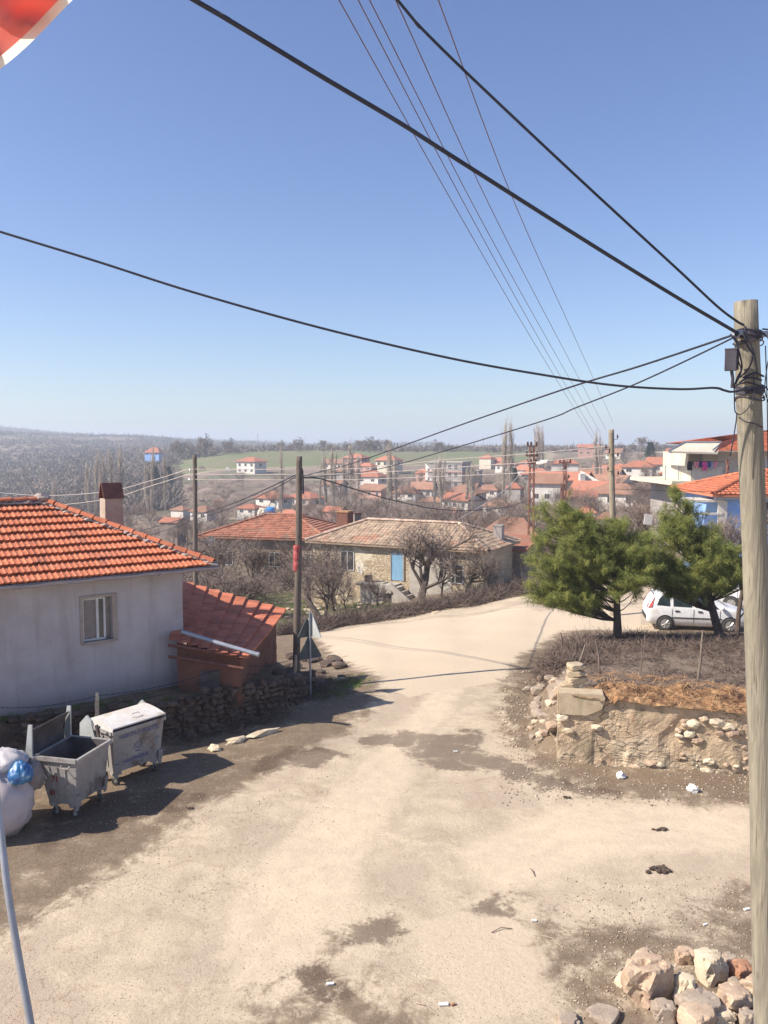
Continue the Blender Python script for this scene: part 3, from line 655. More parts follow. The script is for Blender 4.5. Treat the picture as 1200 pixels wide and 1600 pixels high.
for y, z in ((20.55, 2.2), (20.55, 1.9)): mb.tube([(-5.5, y, z), (-3.6, y+.05, z-.33)], .045, 5)
obj('rafter', mb, M['rust'], shed)
pA, pB = at(284, 987, 20.9), at(404, 1023, 20.35)
mb = MB(); pd = (pB-pA).normalized(); mb.tube([pA, pA.lerp(pB, .5)+Vector((0, 0, -.01)), pB], .055, 10); mb.tube([pB-pd*.06, pB+pd*.01], .062, 10)
tag(obj('downpipe', mb, M['metal_grey'], smooth=False), 'grey metal pipe sloping down across the low brick shed roof', 'pipe')

# ------------------------------------------------------------------ retaining wall of dark stones, wire fence on it
path = [(-12, 17.15), (-8.65, 18.4), (-5.34, 19.5), (-4.0, 20.7), (-2.9, 21.8), (-2.35, 23.2), (-2.15, 24.4)]
rw = thing('retaining_wall', 'dark rubble retaining wall below the plastered house and brick shed', 'wall', (-5.3, 19.5, 0))
mb = MB(); P2 = [Vector((a, b, 0)) for a, b in path]
for k in range(len(P2)-1):
    a, b = P2[k], P2[k+1]; d = (b-a).normalized(); n = Vector((-d.y, d.x, 0)); m_ = (a+b)/2+n*.24; top = [.95, .95, 1.0, .98, .8, .5][k]
    lo_ = min(gz(a.x+.4, a.y-.4), gz(b.x+.4, b.y-.4))-.2
    mb.box((m_.x, m_.y, (top-.08+lo_)/2), ((b-a).length+.1, .40, top-.08-lo_), math.atan2(d.y, d.x))
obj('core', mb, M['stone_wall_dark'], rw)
mb = MB(); k_ = 0
for k in range(len(P2)-1):
    a, b = P2[k], P2[k+1]; L = (b-a).length; d = (b-a)/L; n = Vector((-d.y, d.x, 0)); t0_, t1_ = [.95, .95, 1.0, .98, .8, .5][k], [.95, 1.0, .98, .8, .5, .3][k]
    if k == 0: continue
    s = 0
    while s < L:
        w = rnd.uniform(.14, .34); p = a+d*(s+w/2); g = gz(p.x+n.x*-.25, p.y-n.y*.25); z = g-.05; top = lerp(t0_, t1_, s/L)
        while z < top:
            h = rnd.uniform(.1, .22); q = p+n*rnd.uniform(-.02, .08)+d*rnd.uniform(-.06, .06); k_ += 1
            mb.blob((q.x, q.y, z+h/2), (w*.56, .13, h*.58), seed=k_, amp=.3, sub=1, rz=math.atan2(d.y, d.x)+rnd.uniform(-.2, .2)); z += h*.92
        s += w*.93
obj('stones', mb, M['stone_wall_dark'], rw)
# fence posts and barbed wire
fp = [(152, 1112, 18.7, .62), (362, 1098, 21.2, .7), (462, 1088, 23.0, .7), (-40, 1150, 18.0, .6)]
posts = []
for i, (a, b, Y, h) in enumerate(fp):
    p = at(a, b, Y); z = .9 if i != 2 else .6; mb = MB(); pts = [(p.x+rnd.uniform(-.02, .02), p.y, z-.15+k*(h+.15)/5) for k in range(6)]
    mb.tube(pts, [.05, .055, .045, .055, .045, .035], 7)
    o = obj('fence_post', mb, M['pallet'] if i else M['stone_pale']); posts.append(pts[-1])
    if i < 3: tag(o, ['knobbly pale fence post in front of the plastered wall above the containers', 'thin grey fence post on the retaining wall before the brick shed', 'short dark fence post near the shaded end of the retaining wall'][i], 'fence post', 'posts of the wire fence')
    else: tag(o, 'fence post left of the knobbly pale post, at the far left on the wall', 'fence post', 'posts of the wire fence')
for j, dz in enumerate((-.08, -.3)):
    mb = MB(); pts = [Vector(posts[i])+Vector((0, 0, dz)) for i in (3, 0, 1, 2)]; Q = []
    for a, b in zip(pts[:-1], pts[1:]):
        for k in range(12): Q.append(a.lerp(b, k/12)+Vector((0, 0, -.14*math.sin(math.pi*k/12))))
    Q.append(pts[-1]); mb.tube(Q, .006, 4, cap=False)
    for a, b in zip(Q[:-1], Q[1:]):
        for f in (.25, .75):
            c = a.lerp(b, f); mb.tube([c+Vector((-.02, 0, .03)), c+Vector((.02, 0, -.03))], .004, 3)
    tag(obj('barbed_wire', mb, M['cable']), ['upper strand of barbed wire along the front of the plastered wall', 'lower strand of barbed wire along the front of the plastered wall'][j], 'barbed wire', 'barbed wire strands')

# ------------------------------------------------------------------ rubbish containers
def text_mb(txt, size, bold=0):
    cu = bpy.data.curves.new('t', 'FONT'); cu.body = txt; cu.size = size; cu.extrude = .0012; cu.offset = bold; cu.align_x = 'CENTER'; cu.align_y = 'CENTER'; cu.resolution_u = 3
    o = bpy.data.objects.new('t', cu); COL.objects.link(o); dg = bpy.context.evaluated_depsgraph_get(); me = bpy.data.meshes.new_from_object(o.evaluated_get(dg))
    vs = [v.co.copy() for v in me.vertices]; fs = [list(p.vertices) for p in me.polygons]
    bpy.data.objects.remove(o); bpy.data.curves.remove(cu); bpy.data.meshes.remove(me); return vs, fs
def container(label, origin, ud, L, D, H, opened, dirty, name='rubbish_container'):
    # local frame: x along the long side (away), y across towards the lit end's back, z up; origin = near bottom corner on the ground
    ud = Vector((ud[0], ud[1], 0)).normalized(); vd = Vector((-ud.y, ud.x, 0)); O = Vector(origin)
    T = thing(name, label, 'rubbish container', O, 'galvanised rubbish containers'); zb, zt = .30, H
    F_ = lambda x, y, z: O+ud*x+vd*y+Vector((0, 0, z)); g = M['galv_dirty'] if dirty else M['galv']
    ins = .07
    def side_y(z): return lerp(.10, 0, (z-zb)/(zt-zb)), lerp(D-.22, D, (z-zb)/(zt-zb))
    mb = MB()
    a0, a1 = side_y(zb); b0, b1 = side_y(zt); tin = .025
    outer = [F_(ins, a0, zb), F_(L-ins, a0, zb), F_(L-ins, a1, zb), F_(ins, a1, zb), F_(0, b0, zt), F_(L, b0, zt), F_(L, b1, zt), F_(0, b1, zt)]
    inner = [F_(ins+tin, a0+tin, zb+.02), F_(L-ins-tin, a0+tin, zb+.02), F_(L-ins-tin, a1-tin, zb+.02), F_(ins+tin, a1-tin, zb+.02), F_(tin, b0+tin, zt), F_(L-tin, b0+tin, zt), F_(L-tin, b1-tin, zt), F_(tin, b1-tin, zt)]
    mb.add(outer, [[0,3,2,1],[0,1,5,4],[1,2,6,5],[2,3,7,6],[3,0,4,7]], 0)
    mb.add(inner, [[0,1,2,3],[0,4,5,1],[1,5,6,2],[2,6,7,3],[3,7,4,0]], 1)
    mb.add(outer[4:]+inner[4:], [[0,1,5,4],[1,2,6,5],[2,3,7,6],[3,0,4,7]], 0)
    # pressed ribs on the end panel
    for yy in (.3, .5, .7):
        p0 = F_(lerp(ins, 0, .12)-.008, lerp(a0, a1, yy), lerp(zb, zt, .12)); p1 = F_(lerp(ins, 0, .8)-.008, lerp(b0, b1, yy), lerp(zb, zt, .8)); mb.tube([p0, p1], .012, 4)
    obj('body', mb, [g, M['bin_inside']], T)
    mb = MB()
    for (p, q) in ((F_(-.02, -.02, zt), F_(L+.02, -.02, zt)), (F_(-.02, D+.02, zt), F_(L+.02, D+.02, zt))): m = (p+q)/2; mb.box(m-Vector((0, 0, .03)), ((q-p).length, .05, .075), math.atan2(ud.y, ud.x))
    for (p, q) in ((F_(-.02, 0, zt), F_(-.02, D, zt)), (F_(L+.02, 0, zt), F_(L+.02, D, zt))): m = (p+q)/2; mb.box(m-Vector((0, 0, .032)), (.05, (q-p).length, .08), math.atan2(ud.y, ud.x))
    obj('rim', mb, g, T)
    # lid: curved sheet swinging on side arms
    mb = MB(); n = 12; K = []
    hy, hz_ = D*.52, zt-.16
    for i in range(n+1):
        f = i/n; y = lerp(-.03, D+.04, f); z = zt+.02+.15*math.sin(math.pi*min(1, f*.55+.12))*(1 if f > 0 else .9) - (.10*(f-.8)/.2 if f > .8 else 0)
        K.append((y, z))
    if opened:
        ang = R(-88); K2 = []
        for y, z in K:
            dy, dz = y-hy, z-hz_; K2.append((hy-(dy*math.cos(ang)-dz*math.sin(ang)), hz_+(dy*math.sin(ang)*-1*-1+dz*math.cos(ang))))
        K = [(D+.05+.10*math.sin(math.pi*i/n)+.10*(i/n), zt-.10+(1-i/n)*(D*.78)*.86) for i in range(n+1)]
    ins_ = .02
    for i in range(n):
        (y0_, z0_), (y1_, z1_) = K[i], K[i+1]
        mb.quad(F_(-ins_, y0_, z0_), F_(L+ins_, y0_, z0_), F_(L+ins_, y1_, z1_), F_(-ins_, y1_, z1_), 0)
        mb.quad(F_(-ins_, y0_, z0_-.012), F_(-ins_, y1_, z1_-.012), F_(L+ins_, y1_, z1_-.012), F_(L+ins_, y0_, z0_-.012), 0)
    if not opened:
        for xx in (-ins_, L+ins_):
            mb.add([F_(xx, y, z) for y, z in K]+[F_(xx, D+.04, zt), F_(xx, -.03, zt)], [list(range(n+3))])
        mb.tube([F_(L*.45, .2, zt+.16), F_(L*.47, .2, zt+.2), F_(L*.6, .2, zt+.2), F_(L*.62, .2, zt+.16)], .01, 5)
    mb.tube([F_(-ins_, K[0][0], K[0][1]), F_(L+ins_, K[0][0], K[0][1])], .018, 6); mb.tube([F_(-ins_, K[-1][0], K[-1][1]), F_(L+ins_, K[-1][0], K[-1][1])], .018, 6)
    obj('lid', mb, M['bin_inside'] if opened else M['lid'], T)
    for xx in (-.05, L+.05):                        # side arms with pivot
        mb = MB()
        if not opened:
            poly = [(D*.60, zt-.30), (D*.78, zt+.12), (D*.95, zt+.20), (D+.22, zt-.02), (D+.24, zt-.36), (D*.70, zt-.42)]
            poly2 = [(D*.40, zt-.22), (D*.48, zt-.25), (D*.58, zt+.06), (D*.50, zt+.09)]
        else:
            poly = [(D*.70, zt-.42), (D*.80, zt-.48), (D+.16, zt-.16), (D+.18, zt+.05), (D+.10, zt+.62), (D+.02, zt+.62), (D+.03, zt+.02)]; poly2 = None
        fn = lambda a, b_, d: F_(xx+d, a, b_)
        mb.prism(poly, fn, -.018, .018)
        if poly2: obj('brace', MB().prism(poly2, fn, -.035 if xx < 0 else 0, .0 if xx < 0 else .035), M['bin_inside'], T)
        mb.tube([F_(xx-.04, hy+.1, zt-.30), F_(xx+.04, hy+.1, zt-.30)], .025, 8)
        obj('lid_arm', mb, M['galv'], T)
    mb = MB(); mb.tube([F_(-.03, .13, zt-.13), F_(-.09, .15, zt-.17), F_(-.09, .30, zt-.17), F_(-.03, .32, zt-.13)], .013, 5); obj('handle', mb, M['galv_dirty'], T)
    for i, (x, y) in enumerate(((.16, .12), (L-.16, .12), (.16, D-.34), (L-.16, D-.34))):
        mb = MB(); mb.box(F_(x, y+.05, zb-.03), (.20, .16, .06), hz); mb.box(F_(x, y+.04, zb-.09), (.05, .11, .10), hz)
        w = obj('caster', mb, g, T); mb = MB(); sgn = Vector((math.cos(i*2.1), math.sin(i*2.1), 0)); c = F_(x, y+.04, .095)
        sd = sgn.cross(Vector((0, 0, 1)))
        mb.tube([c-sd*.025, c-sd*.02, c+sd*.02, c+sd*.025], [.082, .095, .095, .082], 18); obj('wheel', mb, M['rubber'], w)
        mb = MB(); mb.tube([c-sd*.03, c+sd*.03], .04, 12)
        for q in (-1, 1): mb.box(c+sd*.036*q+Vector((0, 0, .05)), (.05, .006, .12), math.atan2(sgn.y, sgn.x))
        obj('fork', mb, M['galv_dirty'], w)
    for x in (.03, L-.15):                             # corner legs under the long side
        mb = MB(); mb.add([F_(x, .06, zb+.2), F_(x+.12, .06, zb+.2), F_(x+.10, .085, zb-.12), F_(x+.02, .085, zb-.12), F_(x, .02, zb+.2), F_(x+.12, .02, zb+.2), F_(x+.10, .07, zb-.12), F_(x+.02, .07, zb-.12)], [[0,1,2,3],[7,6,5,4],[0,3,7,4],[1,5,6,2],[3,2,6,7],[0,4,5,1]]); obj('corner_leg', mb, g, T)
    # painted lettering on the long side
    def letter(txt, size, x, z, mat, bold=.004, sx=1.0):
        vs, fs = text_mb(txt, size, bold); mb = MB()
        def place(v):
            xx, zz = x+v.x*sx, z+v.y; y = side_y(zz)[0]; return F_(xx, y-.006-v.z, zz)
        mb.add([place(v) for v in vs], fs); return obj('lettering', mb, mat, T)
    if not dirty or not opened:
        letter('YAZIKÖYLÜ  BELEDİYE', .115, L*.50, zt-.17, M['ink'], sx=.84)
        letter('A.B.E.TEMİZLİK', .105, L*.47, zb+.20, M['ink'], sx=.9)
        mb = MB(); c = (L*.5, (zt+zb)/2-.02)
        for k in range(3):
            a0_ = R(90+k*120+12); pts = []
            for q in range(9):
                an = a0_+R(q*11); pts.append((c[0]+math.cos(an)*.095, c[1]+math.sin(an)*.105))
            for (x0_, z0_), (x1_, z1_) in zip(pts[:-1], pts[1:]):
                mb.tube([F_(x0_, side_y(z0_)[0]-.001, z0_), F_(x1_, side_y(z1_)[0]-.001, z1_)], .012, 4)
        for q in range(12):
            an, an2 = q*math.pi/6, (q+1)*math.pi/6
            mb.tube([F_(c[0]+math.cos(an)*.04, side_y(c[1])[0]-.001, c[1]+math.sin(an)*.045), F_(c[0]+math.cos(an2)*.04, side_y(c[1])[0]-.001, c[1]+math.sin(an2)*.045)], .01, 4)
        obj('emblem', mb, M['ink'], T)
        mb = MB(); c2_ = (L-.17, zt-.42)
        for q in range(16):
            an, an2 = q*math.pi/8, (q+1)*math.pi/8
            mb.tube([F_(c2_[0]+math.cos(an)*.06, side_y(c2_[1])[0]-.001, c2_[1]+math.sin(an)*.06), F_(c2_[0]+math.cos(an2)*.06, side_y(c2_[1])[0]-.001, c2_[1]+math.sin(an2)*.06)], .006, 4)
        obj('emblem', mb, M['ink_pale'], T); letter('35', .07, c2_[0], c2_[1], M['ink_pale']); letter('LT', .05, c2_[0], c2_[1]-.12, M['ink_pale'])
    else:
        vs, fs = text_mb('71', .17, .006); mb = MB(); mb.add([F_(lerp(ins, 0, .5)-.02-v.z*0, D*.56-v.x, zb+.50+v.y) for v in vs], fs); obj('lettering', mb, M['red_paint'], T)
        vs, fs = text_mb('81', .15, .006); mb = MB(); mb.add([F_(lerp(ins, 0, .3)-.03, D*.62-v.x, zb+.22+v.y) for v in vs], fs); obj('lettering', mb, M['red_paint'], T)
    return T
container('closed galvanised rubbish container with dusty white lid and faded blue lettering', (-5.70, 16.80, gz(-5.7, 17)), (.62, .785), 1.30, .92, 1.24, False, True)
container('dirty open rubbish container with raised lid, nearest the white sack', (-5.90, 15.30, gz(-5.9, 15.6)), (.24, .97), 1.12, .90, 1.24, True, True)
# sacks
def sack(name, label, mat, c, rad, seed, neck=None):
    mb = MB(); vs, fs = ico(4); out = []
    for v in vs:
        n1 = noise.noise(v*1.4+Vector((seed, 0, 0))); n2 = noise.noise(Vector((math.atan2(v.y, v.x)*2.2, v.z*1.2, seed))); n3 = noise.noise(v*7+Vector((0, seed, 0)))
        n4 = noise.noise(v*3.2+Vector((seed, 2, 1))); k = 1+.10*n1-.09*abs(n2)-.05*abs(n4)+.03*n3-.05*max(0, .18-abs(noise.noise(v*2+Vector((9, seed, 0)))))*5; z = v.z
        if z < -.75: z = -.75-(abs(z)-.75)*.2
        th_ = math.atan2(v.y, v.x); fold = math.sin(th_*9+4*noise.noise(v*1.5)+seed)*(.02+.05*max(0, z+.1)); k += fold-.035*abs(math.sin(z*5+3*n1+th_))
        top = max(0, z-.55); k2 = 1-.5*top
        out.append((c[0]+v.x*rad[0]*k*k2, c[1]+v.y*rad[1]*k*k2, c[2]+z*rad[2]*k+top*.1))
    mb.add(out, fs); return tag(obj(name, mb, mat, smooth=True), label, 'sack', 'sacks of rubbish')
g = at(-22, 1250, 14.9); sack('rubbish_sack', 'big bulging white woven sack beside the open container', M['sack'], (g.x, g.y, .62), (.95, .8, .84), 3)
g = at(33, 1213, 14.75)
o = sack('rubbish_bag', 'shiny blue plastic bag lying on top of the big white sack', M['sack_blue'], (g.x-.02, g.y+.02, 1.17), (.25, .24, .22), 9)
g = at(0, 1190, 14.8); sack('rubbish_bag', 'crumpled pale plastic bag at the left edge on top of the white sack', M['sack_clear'], (g.x-.05, g.y+.2, 1.33), (.48, .40, .20), 5)
g = at(62, 1222, 15.2); sack('rubbish_bag', 'dull grey bag shape standing in for the shaded end panel of the open container', M['curtain'], (g.x-.12, g.y, .95), (.20, .22, .34), 6)  # bag shape standing in for the container end panel that lies in shadow

# ------------------------------------------------------------------ warning signs seen from behind
p = Vector((at(485, 1066, 23.6).x, 23.6, 0)); g = gz(p.x, p.y); sg_ = thing('road_sign', 'grey signpost carrying triangular warning plates seen from behind', 'road sign', (p.x, p.y, g))
mb = MB(); mb.tube([(p.x, p.y, g-.2), (p.x, p.y, CAMH-258*23.6/1280)], .03, 8); obj('post', mb, M['metal_grey'], sg_)
def tri(yaw, cz, side, mats, name, off=0, dx=0):
    mb = MB(); h = side*.866; pts = []
    for k, (x, z) in enumerate(((-side/2, -h/3), (side/2, -h/3), (0, h*2/3))):
        for q in range(5):
            an = {0: R(150+q*30), 1: R(-90+q*30), 2: R(30+q*30)}[k]; pts.append((x*.9+math.cos(an)*side*.05, z*.9+math.sin(an)*side*.05))
    d = Vector((math.cos(yaw), math.sin(yaw), 0)); nn = Vector((-d.y, d.x, 0))
    fn = lambda a, b_, t: Vector((p.x+dx, p.y, cz+b_))+d*a+nn*(t+off)
    mb.prism(pts, fn, -.012, .012); pl = obj(name, mb, mats, sg_)
zt_ = CAMH-288*23.6/1280
tri(R(-42), CAMH-(985-700)*23.6/1280, .78, M['sign_back'], 'warning_plate', .04, .02)
tri(R(38), CAMH-(989-700)*23.6/1280, .62, M['sign_back_shaded'], 'warning_plate', .08, -.05)
tri(R(35), CAMH-(1021-700)*23.6/1280, .80, M['sign_back_shaded'], 'warning_plate', .04)

# ------------------------------------------------------------------ poles
def pole(name, label, pt, pb, r0, r1, mat, group='timber utility poles'):
    pt, pb = Vector(pt), Vector(pb); T = thing(name, label, 'utility pole', pb, group); mb = MB(); K = 40; pts = []; rad = []
    for k in range(K+1):
        f = k/K; q = pb.lerp(pt, f); q.x += .02*math.sin(f*7+pb.x)*r0*4; pts.append(q); rad.append(lerp(r0, r1, f)*(1+.02*math.sin(f*23)+.012*noise.noise(Vector((f*20, pb.x, 0)))))
    mb.tube(pts, rad, 24 if r0 > .11 else 10); obj('timber', mb, mat, T, smooth=True).data.polygons.foreach_set('use_smooth', [len(f) == 4 for f in mb.f]); return T
PB = at(1211, 1885, 7.85); PT = at(1167, 471, 7.85)
big = pole('utility_pole', 'thick pale green tinged timber utility pole at the right edge, carrying a black junction box', PT, PB, .152, .108, M['pole'])
def onp(py): f = (py-471)/(1885-471); return PT.lerp(PB, f)      # axis point of the big pole at a photo row
rad_at = lambda py: lerp(.110, .158, (py-471)/(1885-471))
toC = Vector((-.45, -.9, 0)).normalized()
mb = MB()                                              # bands and bundle of cables round the pole
for py, w in ((519, .035), (600, .03)):
    mb = MB(); q = onp(py); r = rad_at(py)+.012; mb.tube([q-Vector((0, 0, w)), q+Vector((0, 0, w))], r, 20, cap=False); mb.tube([q-Vector((0, 0, w)), q+Vector((0, 0, w))], r-.01, 20, cap=False); obj('band', mb, M['box_black'], big)
mb = MB()
for k in range(5):
    q = onp(515+k*4); r = rad_at(515)+.016+.006*math.sin(k*2)
    mb.tube([q+Vector((math.cos(a)*r, math.sin(a)*r, .02*math.sin(a*2+k))) for a in np.linspace(0, 6.28, 22)], .006, 5)
obj('cable_wrap', mb, M['box_black'], big); mb = MB()
for k in range(5): q = onp(592+k*5); r = rad_at(592)+.014; mb.tube([q+Vector((math.cos(a)*r, math.sin(a)*r, .02*math.sin(a*2+k*1.7))) for a in np.linspace(0, 6.28, 22)], .007, 5)
obj('cable_wrap', mb, M['box_black'], big)
mb = MB(); q = onp(518); mb.box(q+Vector((-.13, -.1, .0)), (.12, .05, .045), R(25)); mb.box(q+Vector((-.18, -.12, -.02)), (.04, .04, .05), R(25)); obj('bracket', mb, M['metal_grey'], big); mb = MB(); mb.box(q+Vector((.14, -.02, .0)), (.1, .05, .05), R(5)); mb.tube([q+Vector((.1, 0, .01)), q+Vector((.25, -.02, .01))], .012, 6)
obj('bracket', mb, M['metal_grey'], big)
def pl(pts, r=.007, n=5):
    mb = MB(); mb.tube(smooth_path([at(a, b, Y) for a, b, Y in pts], 6), r, n); return mb
Yp = 7.68
for pts, r in (([(1141, 522, Yp), (1150, 535, Yp), (1156, 555, 7.66), (1159, 575, 7.66), (1152, 590, 7.66), (1147, 603, Yp)], .008), ([(1145, 524, Yp), (1153, 536, 7.66), (1153, 560, 7.65), (1158, 580, 7.66), (1150, 600, 7.66)], .006),
               ([(1160, 515, 7.68), (1168, 540, 7.66), (1176, 555, 7.66), (1170, 575, 7.66), (1156, 590, 7.66)], .008), ([(1163, 512, 7.68), (1172, 535, 7.66), (1180, 560, 7.68), (1184, 590, 7.70)], .006),
               ([(1147, 603, Yp), (1148, 640, Yp), (1151, 648, Yp), (1148, 672, Yp), (1141, 712, Yp)], .006), ([(1177, 585, 7.66), (1178, 615, 7.66), (1170, 636, 7.66), (1158, 647, 7.68), (1151, 646, 7.7)], .005),
               ([(1155, 652, 7.70), (1165, 659, 7.66), (1180, 662, 7.66), (1192, 668, 7.76)], .005), ([(1161, 590, 7.66), (1180, 583, 7.68), (1193, 588, 7.80)], .010), ([(1155, 598, 7.66), (1170, 590, 7.66), (1190, 594, 7.78)], .009),
               ([(1193, 520, 7.8), (1206, 540, 7.8), (1199, 570, 7.8), (1195, 610, 7.85), (1203, 640, 7.8), (1206, 720, 7.8)], .005), ([(1194, 603, 7.8), (1210, 618, 7.8)], .007)):
    obj('looped_cable', pl(pts, r), M['cable'], big, smooth=True)
mb = MB(); q = at(1142, 563, 7.66); mb.box(q, (.10, .07, .19), R(-28)); mb.box(q+Vector((.05, .01, 0)), (.05, .06, .17), R(-28)); mb.box(q+Vector((0, 0, .1)), (.106, .076, .012), R(-28))
mb.tube([at(1143, 578, 7.66), at(1145, 592, 7.66), at(1144, 606, 7.68)], .016, 8); obj('junction_box', mb, M['box_black'], big)

P465T, P465B = at(468, 713, 25), at(463, 1052, 25); P465B.z = gz(P465B.x, 25)-.3
p465 = pole('utility_pole', 'dark timber utility pole wrapped with a red cloth, behind the triangular road signs', P465T, P465B, .118, .09, M['pole_dark'])
mb = MB(); qa, qb = at(466.5, 851, 25), at(465, 892, 25); K = 8; vs = []
for k in range(K+1):
    q = qa.lerp(qb, k/K); q = q+Vector((-.03, 0, 0)); rr = .125*(1-.15*k/K)+.01*math.sin(k*2.2); mb_ = [q+Vector((math.cos(a)*rr*1.0, math.sin(a)*rr, .012*math.sin(a*3+k))) for a in np.linspace(0, 2*math.pi, 16, endpoint=False)]; vs += mb_
mb.add(vs, [[k*16+i, k*16+(i+1) % 16, (k+1)*16+(i+1) % 16, (k+1)*16+i] for k in range(K) for i in range(16)])
tag(obj('red_cloth', mb, M['banner']), 'faded red cloth tied round the dark utility pole', 'cloth')
p305 = pole('utility_pole', 'slim dark timber utility pole rising behind the plastered house roof', at(304, 711, 45), Vector((at(305, 900, 45).x, 45, gz(at(305, 900, 45).x, 45)-.3)), .15, .11, M['pole_dark'])
p958 = pole('utility_pole', 'pale timber utility pole rising behind the bushy pine trees', at(955.5, 671, 38), Vector((at(960, 900, 38).x, 38, gz(at(960, 900, 38).x, 38)-.3)), .155, .125, M['pole_mid'])
def insul(T, pts, side=(-.16, 0, 0), mat='insulator', r=.045):
    for (a, b, Y) in pts:
        mb = MB(); q = at(a, b, Y); mb.tube([q+Vector((0, 0, -.10)), q+Vector((0, 0, -.04)), q+Vector((0, 0, 0)), q+Vector((0, 0, .06))], [r*.8, r, r*.6, r*.7], 8)
        mb.tube([q+Vector((0, 0, -.1)), q+Vector((0, 0, -.16)), q+Vector(side)+Vector((0, 0, -.16))], .012, 5); obj('insulator', mb, M[mat], T)
insul(p958, [(947, 697, 37.9)], (.25, 0, 0)); insul(p958, [(965, 681, 37.9), (965.5, 709, 37.9)], (-.25, 0, 0)); insul(p958, [(950, 731, 37.8), (952, 705, 37.8)], (.2, 0, 0)); insul(p958, [(966, 738, 38)], (-.2, 0, 0))
insul(p305, [(297, 733, 45), (296, 748, 45)], (.25, 0, 0), 'porcelain', .06); insul(p305, [(309, 755, 45)], (-.2, 0, 0), 'porcelain', .06)
insul(p465, [(472, 735, 25), (472, 747, 25), (473, 762, 25)], (-.1, 0, 0))
mb = MB(); mb.tube([at(473, 740, 24.88), at(474, 772, 24.88)], .03, 6); obj('conduit', mb, M['cable'], p465)

# rusty lattice pylon with three cross arms and a street lamp, and a plainer one behind
def lattice(label, px, ytop, Y, w, arms, lamp):
    pt = at(px, ytop, Y); b = gz(pt.x, Y)-.2; T = thing('lattice_pole', label, 'utility pole', (pt.x, Y, b), 'rusty lattice poles'); H = pt.z-b
    mb = MB(); c4_ = [(-1, -1), (1, -1), (1, 1), (-1, 1)]
    f = lambda k, z: Vector((pt.x+c4_[k % 4][0]*w*lerp(1, .7, z/H), Y+c4_[k % 4][1]*w*lerp(1, .7, z/H), b+z))
    for k in range(4): mb.tube([f(k, 0), f(k, H)], .05, 4)
    n = int(H/.9)
    for j in range(n):
        for k in range(4): mb.tube([f(k, j*H/n), f(k+1, (j+1)*H/n)], .025, 3, cap=False)
    obj('mast', mb, M['lattice'], T)
    for (dy, hw) in arms:
        z = pt.z-dy*Y/1280; mb = MB(); mb.box((pt.x, Y, z), (hw*2, .14, .12)); ar = obj('cross_arm', mb, M['lattice'], T)
        for s in (-.85, -.2, .85):
            mb = MB(); c = Vector((pt.x+s*hw, Y, z+.06)); mb.tube([c, c+Vector((0, 0, .1)), c+Vector((0, 0, .16)), c+Vector((0, 0, .28))], [.05, .11, .07, .09], 7); obj('insulator', mb, M['insulator'], ar)
    if lamp:
        a, b2 = at(839, 724, Y-1), at(857, 721, Y-2.5); mb = MB(); mb.tube([at(834, 731, Y), a], .05, 5); lp = obj('lamp_arm', mb, M['metal_grey'], T)
        mb = MB(); mb.tube([a, a.lerp(b2, .4), b2], [.10, .2, .13], 8); obj('lamp_head', mb, M['white_wall'], lp)
lattice('rusty lattice utility pole with three cross arms and a street lamp above the village', 831.5, 697, 66, .22, [(0, .42), (15, .5), (27, .38)], True)
lattice('shorter rusty lattice pole standing between the lamp pole and the pine tree', 883, 722, 80, .15, [(1, .6)], False)
lattice('dark stub of a lattice pole on the slope just left of the pine crown', 878, 756, 78, .12, [], False)

# ------------------------------------------------------------------ overhead cables
def cable(name, label, pts, Ya, Yb, r, mat, group, ext=0, n=8):
    xs = [p[0] for p in pts]; t = [0]
    for a, b in zip(pts[:-1], pts[1:]): t.append(t[-1]+math.hypot(a[0]-b[0], a[1]-b[1]))
    P = [at(p[0], p[1], 1/lerp(1/Ya, 1/Yb, k/t[-1])) for p, k in zip(pts, t)]
    if ext: P = [P[0]+(P[0]-P[1]).normalized()*ext]+P
    mb = MB(); mb.tube(smooth_path(P, n), r, 6 if r < .02 else 8, cap=False)
    return tag(obj(name, mb, mat, smooth=True), label, 'cable', group)
G1, G2, G3, G4 = 'black cables meeting at the pale pole', 'bright wires between the timber poles', 'thin high wires running to the far pale pole', 'cables beyond the red clothed pole'
cable('overhead_cable', 'thickest black cable slanting across the sky down to the junction box pole', [(295, -5), (350, 27), (500, 118), (620, 189), (700, 240), (900, 367), (1050, 460), (1138, 512), (1152, 520)], 5.2, 7.70, .0155, M['cable'], G1, 3)
cable('overhead_cable', 'black cable dropping from the top centre of the sky to the pole top', [(617, -5), (650, 35), (720, 105), (850, 228), (950, 321), (1060, 422), (1120, 478), (1150, 501), (1162, 508)], 6.4, 7.75, .011, M['cable'], G1, 3)
cable('overhead_cable', 'sagging black cable crossing the sky from the left edge to the junction box pole', [(-10, 359), (150, 408), (300, 456), (500, 512), (700, 559), (850, 586), (960, 602), (1060, 608), (1115, 606), (1132, 610), (1145, 612), (1175, 606)], 7.4, 7.66, .0115, M['cable'], G1, 3)
cable('overhead_cable', 'upper of the two black cables from junction box pole to red clothed pole', [(1152, 521), (1138, 526), (1000, 572), (900, 602), (800, 636), (700, 671), (600, 707), (540, 727), (472, 744)], 7.7, 25, .012, M['cable'], G1)
cable('overhead_cable', 'lower of the two black cables from junction box pole to red clothed pole', [(1150, 522), (1137, 532), (1000, 597), (900, 637), (850, 657), (700, 703), (600, 731), (540, 741), (472, 746)], 7.7, 25, .009, M['cable'], G1)
cable('overhead_cable', 'short black cable leaving the junction box pole past the right edge', [(1192, 514), (1230, 518), (1300, 520)], 7.8, 9, .008, M['cable'], G1)
